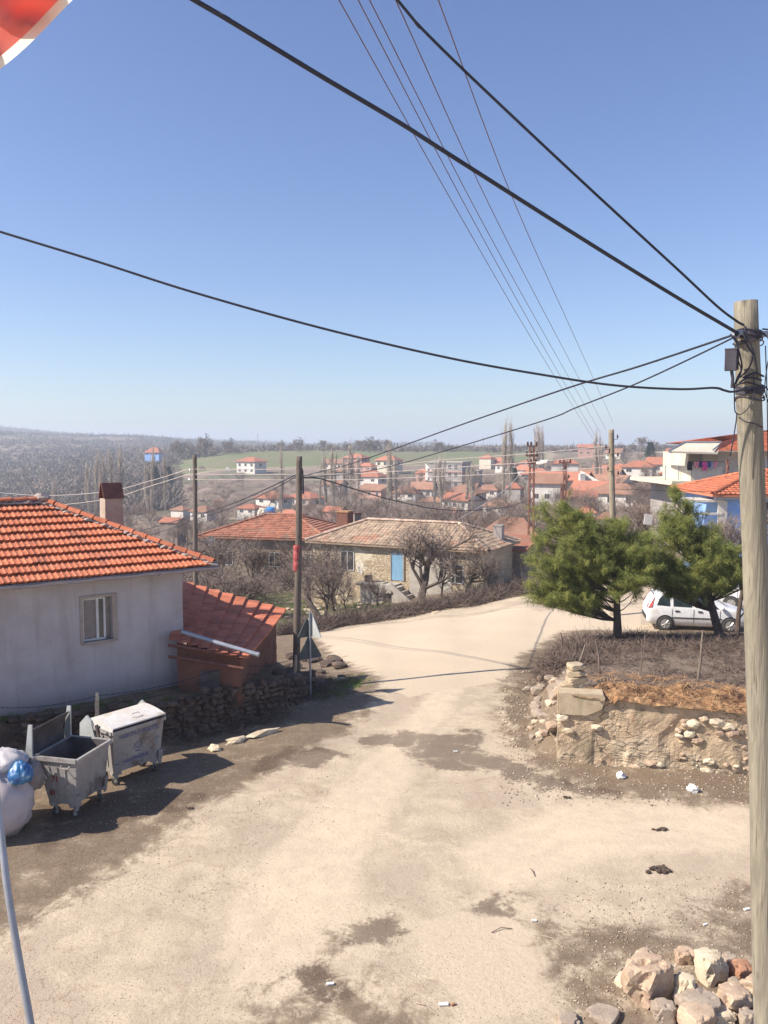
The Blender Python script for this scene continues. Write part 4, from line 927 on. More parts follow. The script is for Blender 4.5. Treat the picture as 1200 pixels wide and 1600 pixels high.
for i, (ya, yb, yc, yd, w) in enumerate(((733, 733, 718, 697, 'top'), (741, 741, 731, 711, 'middle'), (749, 750, 744, 730, 'bottom'))):
    cable('overhead_wire', '%s of the three bright wires from the slim left pole to the far pale pole' % w, [(297, ya), (380, ya+.5), (465, yb), (560, yb-1), (700, yc), (830, lerp(yc, yd, .48)+.8), (950, yd)], 45, 38, .017, M['wire_bright'], G2)
for i, (y0_, w) in enumerate(((-2, 'upper'), (6, 'lower'))):
    cable('overhead_wire', '%s pale wire falling away left of the slim pole behind the chimney' % w, [(297, 734+y0_), (240, 752+y0_), (160, 772+y0_*1.5), (60, 778+y0_*2), (-20, 772+y0_*2)], 45, 95, .02, M['wire_bright'], G2)
for i, (xa, xm, xb, yb, w) in enumerate(((527, 720, 928, 688, 'leftmost'), (557, 735, 935, 690, 'second from left'), (575, 752, 938, 676, 'middle'), (616, 775, 947, 672, 'second from right'), (683, 818, 958, 660, 'rightmost'))):
    a, b = (xa, -5), (xb, yb); cable('overhead_wire', '%s of the five thin high wires fanning down to the pale far pole' % w, [a, (lerp(xa, xb, .5)-lerp(6, 12, i/4), lerp(-5, yb, .5)), (lerp(xa, xb, .8)-5, lerp(-5, yb, .8)), b], 6.5, 37.6, .0052, M['wire_thin'], G3, 2)
cable('overhead_cable', 'upper black cable dropping leftwards from the red clothed pole over the village', [(466, 740), (420, 762), (360, 788), (305, 805), (240, 824), (180, 838)], 25, 60, .018, M['cable'], G4)
cable('overhead_cable', 'lower black cable dropping leftwards from the red clothed pole over the village', [(466, 743), (420, 768), (360, 794), (305, 812), (240, 834), (170, 850)], 25, 60, .014, M['cable'], G4)
cable('overhead_cable', 'black cable sagging right from the red clothed pole above the old stone house', [(474, 746), (500, 748), (560, 766), (620, 783), (700, 797), (780, 794), (831, 781)], 25, 66, .022, M['cable'], G4)
cable('overhead_cable', 'pale cable slanting up from the stone house roof to the rusty lattice pole', [(716, 812), (760, 785), (800, 755), (831, 712)], 58, 66, .022, M['wire_bright'], G4)
cable('overhead_cable', 'thin level cable crossing in front of the far trees on the right', [(958, 764), (1020, 766), (1090, 768), (1250, 768)], 38, 45, .012, M['cable'], G4)
cable('overhead_cable', 'black cable hanging down the right edge beside the pale pole', [(1196, 540), (1199, 640), (1201, 760), (1206, 900)], 7.9, 7.95, .005, M['cable'], G1)

# flag and its pole close to the camera
mb = MB(); A_, B_ = (-70, 156), (190, -62); n1, n2 = 26, 14; g_ = {}
for i in range(n1+1):
    for j in range(n2+1):
        f = i/n1; px_ = lerp(A_[0], B_[0], f)+9*math.sin(f*5.5); py_ = lerp(A_[1], B_[1], f)+12*math.sin(f*math.pi)*.4
        px_ -= j*11; py_ -= j*11; g_[i, j] = at(px_, py_, 1.35+.05*math.sin(i*.55+j*.5)+.02*math.sin(j*1.3)+j*.006)
mf, mh = MB(), MB()
for mm, j0, j1 in ((mh, 0, 1), (mf, 1, n2)):
    W_n = j1-j0+1; mm.add([g_[i, j] for i in range(n1+1) for j in range(j0, j1+1)], [[i*W_n+j, (i+1)*W_n+j, (i+1)*W_n+j+1, i*W_n+j+1] for i in range(n1) for j in range(W_n-1)])
fl = obj('flag', mf, M['flag'], smooth=True); tag(fl, 'red flag cloth with cream hem flapping at the top left corner', 'flag'); 
dg = Vector((0, 0, 0)); hm = obj('hem', mh, M['hem'], fl, smooth=True)
mb = MB(); mb.tube(smooth_path([at(-14, 1150, 1.25), at(2, 1300, 1.22), at(12, 1390, 1.2), at(30, 1500, 1.18), at(48, 1600, 1.16), at(60, 1680, 1.14)]), [.0035+.0022*min(1, k/12) for k in range(41)], 8)
tag(obj('metal_rod', mb, M['metal_grey'], smooth=True), 'thin grey metal rod slanting across the lower left corner', 'rod')
# ------------------------------------------------------------------ weathered roadside wall on the right
WA, WB = Vector((3.98, 18.33, 0)), Vector((14.2, 16.5, 0)); wd = (WB-WA).normalized(); wnn = Vector((-wd.y, wd.x, 0)); WL = (WB-WA).length
rwall = thing('roadside_wall', 'crumbling plastered rubble wall holding up the brushy field on the right', 'wall', (8, 17.6, 0))
def wtop(s): return lerp(1.60, 1.36, min(1, s/4.2)) + .05*noise.noise(Vector((s*1.3, 2, 0))) - (.08 if .9 < s < 1.3 else 0) + .1*max(0, s-4.5)/4
mb = MB(); nx, nz = 150, 26; P = {}
for i in range(nx+1):
    s = WL*i/nx
    for j in range(nz+1):
        z = lerp(-.15, wtop(s), j/nz); d = .025*noise.noise(Vector((s*1.1, z*1.4, 0)))+.022*noise.noise(Vector((s*4, z*4, 5)))+.012*noise.noise(Vector((s*13, z*13, 5)))
        d += .05*float(sstep(-.05, .2, noise.noise(Vector((s*1.3, z*1.2, 9)))))
        P[i, j] = WA+wd*s+wnn*(d+.05*(z/1.5))+Vector((0, 0, z))
for i in range(nx):
    for j in range(nz): mb.quad(P[i, j], P[i+1, j], P[i+1, j+1], P[i, j+1])
for i in range(nx): mb.quad(P[i, nz], P[i+1, nz], P[i+1, nz]+wnn*.45, P[i, nz]+wnn*.45)
for j in range(nz):
    a, b = P[0, j], P[0, j+1]; m1 = Vector((.03*noise.noise(a*4), 0, 0)); mb.quad(a, b, b+wnn*.5+m1, a+wnn*.5+m1)
obj('masonry', mb, M['ruin'], rwall, smooth=False)
mb = MB()                                               # stones showing in the render
for (a, b, r, mt) in ((889, 1143, .10, 0), (932, 1137, .09, 0), (1084, 1132, .13, 0), (1078, 1148, .11, 0), (1060, 1141, .07, 1), (1120, 1130, .14, 0), (1146, 1146, .12, 1), (1125, 1147, .09, 1), (1062, 1150, .06, 0), (1018, 1193, .10, 1), (1031, 1195, .08, 0), (1108, 1190, .10, 0), (1105, 1205, .11, 0), (1135, 1195, .07, 1), (1150, 1197, .06, 0), (1163, 1222, .12, 1), (1090, 1158, .10, 1), (1137, 1136, .10, 0), (994, 1199, .09, 1), (879, 1122, .12, 0), (1069, 1133, .06, 1), (1100, 1124, .08, 1)):
    A2, B2 = ray(a, b); Y = (WA.x*wnn.x+WA.y*wnn.y)/(A2*wnn.x+wnn.y); q = Vector((A2*Y, Y, CAMH+B2*Y))+wnn*.01
    mb.blob(q, (r*rnd.uniform(1, 1.5), .07, r*.75), seed=a, sub=2, amp=.3, mi=mt, rz=math.atan2(wd.y, wd.x))
for k in range(95):
    s = rnd.choice([rnd.uniform(2.6, 4.6), rnd.uniform(.1, 9)]); z = rnd.choice([rnd.uniform(.02, .35), rnd.uniform(.5, 1.3)]); r = rnd.uniform(.035, .10)
    mb.blob(WA+wd*s+wnn*(.045+.03*z)+Vector((0, 0, z)), (r*rnd.uniform(1, 1.7), .05, r*.8), seed=k+700, sub=1, amp=.3, mi=2 if k % 3 else 1, rz=math.atan2(wd.y, wd.x))
obj('stones', mb, [M['stone_pale'], M['stone_pink'], M['ruin']], rwall)
mb = MB(); vs = [(0, .0), (.62, 0), (.95, .16), (1.02, .42), (.98, .50), (0, .50)]
fnb = lambda a, b, d: WA+wd*(a+.02)+wnn*d+Vector((0, 0, b+1.14)); mb.prism(vs, fnb, -.03, .4)
obj('cement_block', mb, M['block'], rwall)
T = thing('stacked_stones', 'three mossy flat stones stacked on the left end of the roadside wall', 'stones', WA+wd*.35+wnn*.5+Vector((0, 0, 1.6)))
for k in range(4):
    mb = MB(); mb.blob(WA+wd*(.38+.05*math.sin(k*2))+wnn*.6+Vector((0, 0, 1.66+k*.15)), (.38-.04*k+.03*math.sin(k*3), .26, .12), seed=k+40, sub=3, amp=.22, flat=.66, rz=.3*math.sin(k*2.3)); obj('stone', mb, M['block'], T)
# straw and manure on the wall
mb = MB(); nx, ny = 110, 22; P = {}
def man(s, t):
    f = max(0, math.sin(math.pi*min(1, max(0, t)/1.9)))**.8; e = min(1, (s-.5)/.8) if s > .5 else 0
    h = (.24+.16*noise.noise(Vector((s*1.2, t, 1)))+.17*noise.noise(Vector((s*3, t*3, 1))))*f*e*(1-.35*max(0, min(1, (s-4.4)/1.2)))
    return h+.035*noise.noise(Vector((s*9, t*9, 0)))+.02*noise.noise(Vector((s*21, t*21, 0)))
for i in range(nx+1):
    for j in range(ny+1):
        s = .3+i/nx*8.5; t = -.06+j/ny*2.2; q = WA+wd*s+wnn*t
        P[i, j] = Vector((q.x, q.y, (wtop(s)+.005 if t < .5 else max(gz(q.x, q.y)-.05, wtop(s)-.3))+man(s, t)))
for i in range(nx):
    for j in range(ny): mb.quad(P[i, j], P[i+1, j], P[i+1, j+1], P[i, j+1])
for k in range(2600):                                   # straws
    s = .5+rnd.random()**.9*8; t = rnd.uniform(-.02, 1.6); q = WA+wd*s+wnn*t; z = wtop(s)+man(s, t)+.02; a = rnd.uniform(0, 6.28); L = rnd.uniform(.05, .16)
    d = Vector((math.cos(a)*L, math.sin(a)*L, rnd.uniform(-.03, .05))); w = Vector((-d.y, d.x, 0)).normalized()*.006; c = Vector((q.x, q.y, z)); mb.quad(c-d-w, c+d-w, c+d+w, c-d+w, 0, rnd.uniform(.5, 1.6))
tag(obj('manure_heap', mb, M['straw'], fix=False), 'long rusty brown heap of straw and manure lying on the roadside wall', 'manure heap', kind='thing')

# ------------------------------------------------------------------ numpy ribbons: twigs, blades, needles
def ribbon(P, w, rs=nrng):                              # P (N,K,3) centre lines -> quads
    N, K, _ = P.shape; d = P[:, -1]-P[:, 0]; r = rs.normal(size=(N, 3)); s = np.cross(d, r); s /= np.linalg.norm(s, axis=1)[:, None]+1e-9
    ww = np.linspace(1, .35, K)[None, :, None]*np.asarray(w).reshape(-1, 1, 1)
    V = np.stack([P-s[:, None]*ww, P+s[:, None]*ww], 2).reshape(-1, 3)
    b = (np.arange(N)*K*2)[:, None]+np.arange(K-1)[None]*2; F = np.stack([b, b+1, b+3, b+2], -1).reshape(-1, 4)
    return V, F, np.repeat(rs.rand(N), K-1)
def brush(name, centers, rad, per, w, mat, label=None, cat=None, kind='stuff', up=.6, seg=3, group=None, lay=0.0):
    C = np.asarray(centers); n = len(C); rad = np.broadcast_to(np.asarray(rad, float), (n,)); C = np.repeat(C, per, 0); r = np.repeat(rad, per)[:, None]
    N = len(C); st = C+np.stack([nrng.uniform(-.6, .6, N), nrng.uniform(-.6, .6, N), nrng.uniform(-.05, .25, N)], -1)*r
    d = nrng.normal(size=(N, 3)); d[:, 2] = np.abs(d[:, 2])*up+.15*(1-lay); d /= np.linalg.norm(d, axis=1)[:, None]; L = nrng.uniform(.4, 1.1, N)[:, None]*r
    bend = nrng.normal(size=(N, 3))*.28*L; P = [st]
    for k in range(1, seg+1):
        f = k/seg; P.append(st+d*L*f+bend*f*f+np.array([0, 0, -.18])*L*f*f)
    V, F, var = ribbon(np.stack(P, 1), np.broadcast_to(w, (N,))*nrng.uniform(.5, 1.4, N))
    me = mesh_np(name, V, F, var, [mat]); o = bpy.data.objects.new(name, me); COL.objects.link(o); return tag(o, label, cat, group, kind)
def scatter(poly, n, zoff=0):
    p = np.array(poly); lo, hi = p.min(0), p.max(0); out = []
    while len(out) < n:
        q = nrng.uniform(lo, hi, (n*3, 2)); q = q[sdist(q[:, 0], q[:, 1], poly) > 0]; out.extend(q.tolist())
    q = np.array(out[:n]); return np.column_stack([q, zg(q[:, 0], q[:, 1])+zoff])
def along(pts, n, jit):
    P = np.array(pts, float); L = np.r_[0, np.cumsum(np.linalg.norm(np.diff(P, axis=0), axis=1))]; t = nrng.uniform(0, L[-1], n)
    q = np.stack([np.interp(t, L, P[:, k]) for k in range(2)], -1)+nrng.normal(size=(n, 2))*jit; return np.column_stack([q, zg(q[:, 0], q[:, 1])])
# brush of the field, denser along its rim
brush('field_brush', scatter([(5,19.6),(5.6,24),(6.6,27.2),(9,28.4),(20,28.4),(20,15.6),(9,18.2)], 1500), .34, 26, .006, M['twig'], 'low dry brushwood covering the field behind the roadside wall', 'brushwood', up=.35, lay=.5)
brush('field_brush', np.vstack([along([(5.3,23.2),(5.6,25),(6.5,27.6),(8.8,29)], 260, .33)]), .48, 50, .007, M['twig'], 'dark tangled brambles along the rim of the field by the road', 'brambles', up=.6)
brush('field_brush', scatter([(6,24.8),(8,28.9),(20,29.3),(20,24.2)], 620), .36, 42, .008, M['twig'], 'dark dead brush in the shade under the pines', 'brushwood', up=.45)
brush('verge_weeds', np.vstack([along([(-2.4,23.2),(-1.9,24.6),(-2.2,26.5),(-3.5,29)], 140, .5), along([(-5.2,19.4),(-4,20.6),(-2.8,21.7)], 60, .15)]), .3, 30, .006, M['twig'], 'dry weeds on the shaded bank under the road signs', 'weeds', up=.5)
brush('verge_grass', np.vstack([along([(-1.9,23.4),(-1.2,25.2),(-1.5,27)], 130, .35), along([(-9.5,18.5),(-5.2,20.1),(-3.3,22)], 150, .3)]), .14, 26, .004, M['grass'], 'sparse green grass on the bank above the retaining wall', 'grass', up=1.2)
# ------------------------------------------------------------------ thin leaning stakes in the field
for i, (pa, pb, Y, r, lab) in enumerate((((1098, 985), (1087, 1078), 20.6, .035, 'pale crooked stake leaning right behind the manure heap'), ((931, 1000), (937, 1045), 21.5, .028, 'short dark stake standing left of the pine trunk in the field'),
        ((915, 1006), (898, 1040), 21.2, .03, 'bleached stick leaning at the left rim of the field'), ((1003, 1000), (1000, 1052), 21.3, .015, 'very thin upright twig stake between the two pine trunks'), ((1008, 992), (1001, 1040), 21.6, .013, 'thin slanting twig stake between the two pine trunks'), ((876, 988), (878, 1003), 25, .02, 'tiny stake at the far left corner of the field'))):
    a, b = at(*pa, Y), at(*pb, Y); b.z -= .15; m_ = a.lerp(b, .5)+Vector((.03, 0, 0)); mb = MB(); mb.tube([b, m_, a], [r, r*.9, r*.6], 6); tag(obj('stake', mb, M['twig_pale'] if i in (0, 2) else M['twig']), lab, 'stake', 'stakes of the field fence')

# ------------------------------------------------------------------ heap of boulders, bottom right
rocks = [(1020,1568,80,88,'stone_pink','largest pink and cream boulder at the left of the stone heap'),(1112,1540,52,62,'stone_pale','tall pale boulder with a bright face at the back of the heap'),
 (1075,1572,36,60,'stone_pale','narrow cream stone right of the largest boulder'),(1160,1536,40,34,'stone_rust','rust orange stone at the back beside the pale pole'),(1152,1588,54,50,'stone_pink','rounded pinkish grey stone in front of the rust orange one'),
 (1096,1602,68,46,'stone_grey','broad brown grey stone at the bottom middle of the heap'),(1040,1602,38,42,'stone_grey','small brownish stone under the largest boulder'),(979,1545,30,24,'stone_pale','little cream stone lying left of the largest boulder'),
 (1072,1508,34,26,'stone_pink','flat pinkish stone behind the narrow cream stone'),(1116,1582,38,26,'stone_pale','small bright stone wedged in the middle of the heap'),(1131,1604,40,28,'stone_pale','white stone at the bottom edge near the pole'),
 (1150,1553,24,26,'stone_grey','small grey stone between the rust orange and pinkish stones'),(1170,1612,30,40,'stone_grey','grey stone touching the foot of the frame beside the pole'),(950,1602,54,16,'stone_grey','flat grey slab half buried left of the heap'),
 (888,1606,40,14,'stone_grey','low half buried stone at the bottom edge, farthest left'),(1144,1512,26,22,'stone_grey','small dull stone at the back right of the heap'),(1090,1622,60,50,'stone_pink','pink stone below the bottom middle of the heap'),(1185,1570,40,50,'stone_pink','pink stone hidden behind the foot of the pale pole')]
for i, (a, b, w, h, mt, lab) in enumerate(rocks):
    q = hit(a, b-2); k = q.y/1280; q2 = hit(a, b-h*.25); mb = MB()
    mb.blob((q.x, q.y+w*k*.25, q.z+h*k*.36), (w*k*.57, w*k*.48, h*k*.55), seed=i*3+1, amp=.34, sub=4, flat=.82, freq=1.6, rz=rnd.uniform(-.6, .6))
    tag(obj('boulder', mb, M[mt], smooth=False), lab, 'boulder', 'boulders heaped at the foot of the pale pole')
# loose rubble beside the wall's left end
for i in range(26):
    a, b = rnd.uniform(822, 876), rnd.uniform(1075, 1160)
    q = hit(a, b); s = rnd.uniform(.07, .20); mb = MB(); mb.blob((q.x, q.y, q.z+s*.4), (s*1.2, s, s*.75), seed=i+60, amp=.3, sub=2, flat=.8, rz=i)
    tag(obj('rubble_stone', mb, M[['stone_pale', 'stone_grey', 'stone_grey', 'stone_pink'][i % 4]]), 'loose stone tumbled beside the left end of the roadside wall', 'stone', 'rubble beside the roadside wall')
for i in range(9):
    a, b = 845+i*4+rnd.uniform(-6, 6), rnd.uniform(1062, 1112)
    q = hit(a, b); s = rnd.uniform(.16, .28); mb = MB(); mb.blob((q.x, q.y, q.z+s*.4), (s*1.1, s*.8, s*.8), seed=i+90, amp=.25, sub=2, flat=.78, rz=i)
    tag(obj('rubble_stone', mb, M[['stone_grey', 'stone_pink', 'stone_grey'][i % 3]]), 'big square rubble stone left of the stacked mossy stones', 'stone', 'big rubble left of the wall')
for i in range(22):
    a, b = rnd.uniform(425, 535), rnd.uniform(1028, 1075)
    q = hit(a, b); s = rnd.uniform(.12, .30); mb = MB(); mb.blob((q.x, q.y, q.z+s*.3), (s*1.2, s, s*.7), seed=i+120, amp=.3, sub=2, flat=.85, rz=i)
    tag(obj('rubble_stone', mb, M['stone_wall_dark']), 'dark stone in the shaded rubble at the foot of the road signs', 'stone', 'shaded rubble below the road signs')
for i, (a, b, w, lab) in enumerate(((335,1172,22,'small pale broken lump at the foot of the dark retaining wall'),(412,1148,56,'long whitish kerb fragment lying along the foot of the retaining wall'),(370,1160,34,'low pale fragment left of the whitish kerb fragment'),(532,1064,26,'pale flat stone on the verge right of the signpost'),(1083,1236,18,'white crumpled plastic by the roadside wall'),(970,1215,14,'little white rag at the foot of the roadside wall'),(662,958,12,'white stone in front of the bramble hedge'),(683,958,16,'whitish boulder at the edge of the bramble hedge'))):
    q = hit(a, b); k = q.y/1280; mb = MB(); mb.blob((q.x, q.y, q.z+.04), (w*k*.5, .12, .09), seed=i+200, amp=.4, sub=2, rz=R(38) if i in (1, 2) else 0)
    tag(obj('stone_fragment' if 'plastic' not in lab and 'rag' not in lab else 'litter', mb, M['stone_pale'] if i not in (4, 5) else M['paper']), lab, 'stone' if i not in (4, 5) else 'litter')
# fine gravel, dung, straws, scraps on the road
G = []
def gravel(px0, px1, py0, py1, n, s0, s1):
    for _ in range(n):
        a, b = rnd.uniform(px0, px1), rnd.uniform(py0, py1); G.append((a, b, rnd.uniform(s0, s1)))
gravel(0, 1180, 1180, 1620, 8000, .0025, .009); gravel(0, 1180, 1400, 1620, 3000, .002, .007); gravel(880, 1180, 1380, 1600, 1100, .005, .022); gravel(780, 1180, 1150, 1260, 900, .01, .035); gravel(150, 560, 1090, 1300, 800, .005, .02); gravel(780, 900, 1040, 1170, 300, .015, .05); gravel(100, 420, 1260, 1420, 700, .004, .014)
mbs = MB(); v8, f8 = ico(1)
pts = []
Ys = np.arange(6, 34, .02)
for a, b, s in G:
    x_, z_ = ray(a, b); zz = zg(x_*Ys[::8], Ys[::8]); d = CAMH+z_*Ys[::8]-zz; k = int(np.argmax(d < 0)); y = Ys[::8][k]; y += rnd.uniform(-.08, .08); pts.append((x_*y, y, s))
pa = np.array(pts); zz = zg(pa[:, 0], pa[:, 1])
oct_v = np.array([(1,0,0),(-1,0,0),(0,1,0),(0,-1,0),(0,0,.7),(0,0,-.5)], float); oct_f = np.array([(0,2,4),(2,1,4),(1,3,4),(3,0,4),(2,0,5),(1,2,5),(3,1,5),(0,3,5)])
V = oct_v[None]*pa[:, 2][:, None, None]*nrng.uniform(.6, 1.5, (len(pa), 6, 1)); V[:, :, 0] += pa[:, 0][:, None]; V[:, :, 1] += pa[:, 1][:, None]; V[:, :, 2] += zz[:, None]+.003
F = (oct_f[None]+(np.arange(len(pa))*6)[:, None, None]).reshape(-1, 3)
M['gravel'] = pm('gravel', (.34,.27,.20), (.48,.39,.30), 2, .9, 0, 9, var=.8)
o = bpy.data.objects.new('gravel', mesh_np('gravel', V, F, np.repeat(nrng.rand(len(pa)), 8), [M['gravel']])); COL.objects.link(o); tag(o, 'fine gravel strewn over the road and verges', 'gravel', kind='stuff')
for i, (a, b, lab) in enumerate(((1025,1360,'larger dark dung heap on the road before the roadside wall'),(1031,1297,'smaller dark dung dropping nearer the roadside wall'),(887,1247,'tiny dark dropping on the damp edge of the road'),(295,1264,'small dark scrap on the road beside the container shadow'))):
    q = hit(a, b); mb = MB(); s = [.17, .11, .07, .06][i]
    for k in range(12): mb.blob((q.x+rnd.uniform(-s, s)*1.2, q.y+rnd.uniform(-s, s)*.6, q.z+.02), (s*.35, s*.3, s*.2), seed=i*20+k, sub=1, amp=.4)
    tag(obj('dung', mb, M['dung']), lab, 'dung')
for i, (a, b, L, an, lab, mt) in enumerate(((516,1539,.10,.2,'white scrap of paper lying left of centre near the bottom edge','paper'),(693,1571,.12,.1,'white cigarette packet near the bottom centre','paper'),(708,1571,.06,.5,'orange scrap beside the white cigarette packet','stone_rust'),(834,1440,.08,0,'small white pebble on the right of the road','paper'),(1167,1422,.10,.3,'white scrap beside the pale pole','paper'),(1102,1446,.07,.3,'little white scrap on the dirt above the boulder heap','paper'),(712,1175,.10,.1,'white scrap on the damp patch of road','paper'))):
    q = hit(a, b); mb = MB(); mb.box((q.x, q.y, q.z+.018), (L, L*.45, .02), an); tag(obj('scrap', mb, M[mt]), lab, 'litter')
for i, (pa_, pb_, lab) in enumerate((((650,1568),(684,1588),'pale bent twig near the bottom centre of the road'),((768,1458),(800,1452),'short dark curved twig on the smooth patch of road'),((828,1358),(836,1370),'thin twig curl right of the road centre'),((848,1463),(880,1482),'pale straw on the dirt edge above the boulders'))):
    a, b = hit(*pa_), hit(*pb_); m_ = (a+b)/2+Vector((0, .05, .03)); mb = MB(); mb.tube([a+Vector((0, 0, .01)), m_, b+Vector((0, 0, .01))], .008, 4); tag(obj('twig', mb, M['twig_pale'] if i in (0, 3) else M['twig']), lab, 'twig')

# ------------------------------------------------------------------ pines
def pine(label, base, H, lobes, seed, nbr, group='pine trees at the road bend', lean=0.0, r0=.16, extra=()):
    rs = np.random.RandomState(seed); rr = random.Random(seed); base = Vector(base); T = thing('pine_tree', label, 'pine tree', base, group)
    mb = MB(); tp = [base+Vector((-.0+lean*f+.10*math.sin(f*5+seed)*f, .05*math.sin(f*4), f*H)) for f in np.linspace(-.04, 1, 14)]
    mb.tube(tp, [r0*(1.25 if k == 0 else 1)*(1-k/14)**1.1+.01 for k in range(14)], 9)
    trunk_at = lambda z: tp[min(13, max(0, int((z/H)*13)))]
    tips = []
    for k in range(nbr):
        c, rad = lobes[k % len(lobes)] if k < len(lobes)*9 else lobes[min(len(lobes)-1, int(rs.choice(len(lobes), p=np.array([l[1][0]*l[1][2] for l in lobes])/sum(l[1][0]*l[1][2] for l in lobes))))]
        d = rs.normal(size=3); d /= np.linalg.norm(d); q = base+Vector(c)+Vector((d[0]*rad[0], d[1]*rad[1], d[2]*rad[2]))*(rs.uniform(.45, 1)**.5)
        if q.z < base.z+.9: q.z = base.z+.9+rs.uniform(0, .3)
        hz_ = max(.28*H, min(.93*H, (q.z-base.z)-.35*math.hypot(q.x-base.x, q.y-base.y)-.1)); s = Vector(trunk_at(hz_)); m_ = s.lerp(q, .5)+Vector((rs.normal()*.12, rs.normal()*.12, -.12+.2*rs.rand()))
        mb.tube([s, s.lerp(m_, .5)+Vector((0, 0, -.04)), m_, q], [.024, .02, .015, .007], 4, cap=False)
        path_ = [s, m_, q]
        for j in range(7):
            f = rs.uniform(.45, 1); p = s.lerp(m_, f*2) if f < .5 else m_.lerp(q, f*2-1)
            dd = Vector(rs.normal(size=3)); dd.z = abs(dd.z)*.5; dd = ((q-s).normalized()*.7+dd.normalized()).normalized(); e = p+dd*rs.uniform(.16, .42); mb.tube([p, e], [.010, .005], 3, cap=False)
            tips.append((p.lerp(e, .55), dd)); tips.append((e, dd)); tips.append((e+Vector(rs.normal(0, .07, 3)), dd))
        tips.append((q, (q-m_).normalized()))
    obj('trunk', mb, M['pine_bark'], T)
    Pn, Dn = np.array([t[0] for t in tips]), np.array([t[1] for t in tips]); n = 30
    N = len(Pn)*n; tone = np.clip(rs.normal(.5, .22, len(Pn)), 0, 1); P0 = np.repeat(Pn, n, 0)+np.repeat(Dn, n, 0)*rs.uniform(-.15, .10, (N, 1))+rs.normal(0, .035, (N, 3)); d = rs.normal(size=(N, 3)); d /= np.linalg.norm(d, axis=1)[:, None]
    d = d+np.repeat(Dn, n, 0)*.45; d /= np.linalg.norm(d, axis=1)[:, None]; L = rs.uniform(.08, .17, (N, 1)); P1 = P0+d*L*.55; P2 = P0+d*L+np.array([0, 0, -.015])
    V, F, _ = ribbon(np.stack([P0, P1, P2], 1), np.full(N, .0052), rs); var = np.repeat(np.clip(np.repeat(tone, n)+rs.normal(0, .12, N), 0, 1), 2)
    me = mesh_np('needles', V-np.array(base), F, var, [M['needles']]); o = bpy.data.objects.new('needles', me); COL.objects.link(o); o.parent = T; return T
def pbase(px, py): return hit(px, py)
b1 = pbase(965, 1004)
k = b1.y/1280                                           # metres per photo pixel at the tree
L1 = lambda px, py, rx, rz, dy=0, ry=None: (((px-965)*k, dy, (1004-py)*k), (rx*k, (ry or rx*.8)*k, rz*k))
pine('bushy yellow green pine, left of the two, with lobed crown and single trunk', b1, 172*k, [L1(862,815,38,36,.2), L1(885,850,62,38,-.3), L1(850,895,42,40,.1), L1(875,925,40,24,-.2), L1(940,870,62,36,.3), L1(960,880,52,36,-.8), L1(915,905,42,28,.5), L1(990,850,34,32,.5), L1(958,835,20,26), L1(840,860,32,30), L1(868,798,26,22), L1(880,938,30,16), L1(850,925,30,20), L1(1000,880,36,36,.3), L1(1000,855,26,28,-.3), L1(985,905,30,22)], 3, 250)
b2 = pbase(1126, 998); k2 = b2.y/1280
L2 = lambda px, py, rx, rz, dy=0, ry=None: (((px-1126)*k2, dy, (998-py)*k2), (rx*k2, (ry or rx*.8)*k2, rz*k2))
P2T = pine('taller darker pine, right of the two, pointed, its trunks before the white car', b2, 212*k2, [L2(1050,795,24,34,.2), L2(1065,830,48,30,-.2), L2(1045,868,56,34,.2), L2(1110,872,58,32,-.4), L2(1130,888,42,28,.4), L2(1080,895,60,26,-.2), L2(1120,908,42,20,.2), L2(1170,884,50,32,.3), L2(1030,900,34,18), L2(1012,870,28,20,.3)], 5, 245, lean=-1.35)
b3 = pbase(1152, 992); mb = MB(); q3 = at(1163, 905, b3.y); mb.tube([b3-Vector((0, 0, .1)), b3.lerp(q3, .4)+Vector((-.06, 0, 0)), q3, at(1150, 870, b3.y)], [.12, .09, .08, .05], 8); mb.tube([b3.lerp(q3, .3), at(1172, 945, b3.y)], .035, 5)
obj('trunk', mb, M['pine_bark'], P2T)

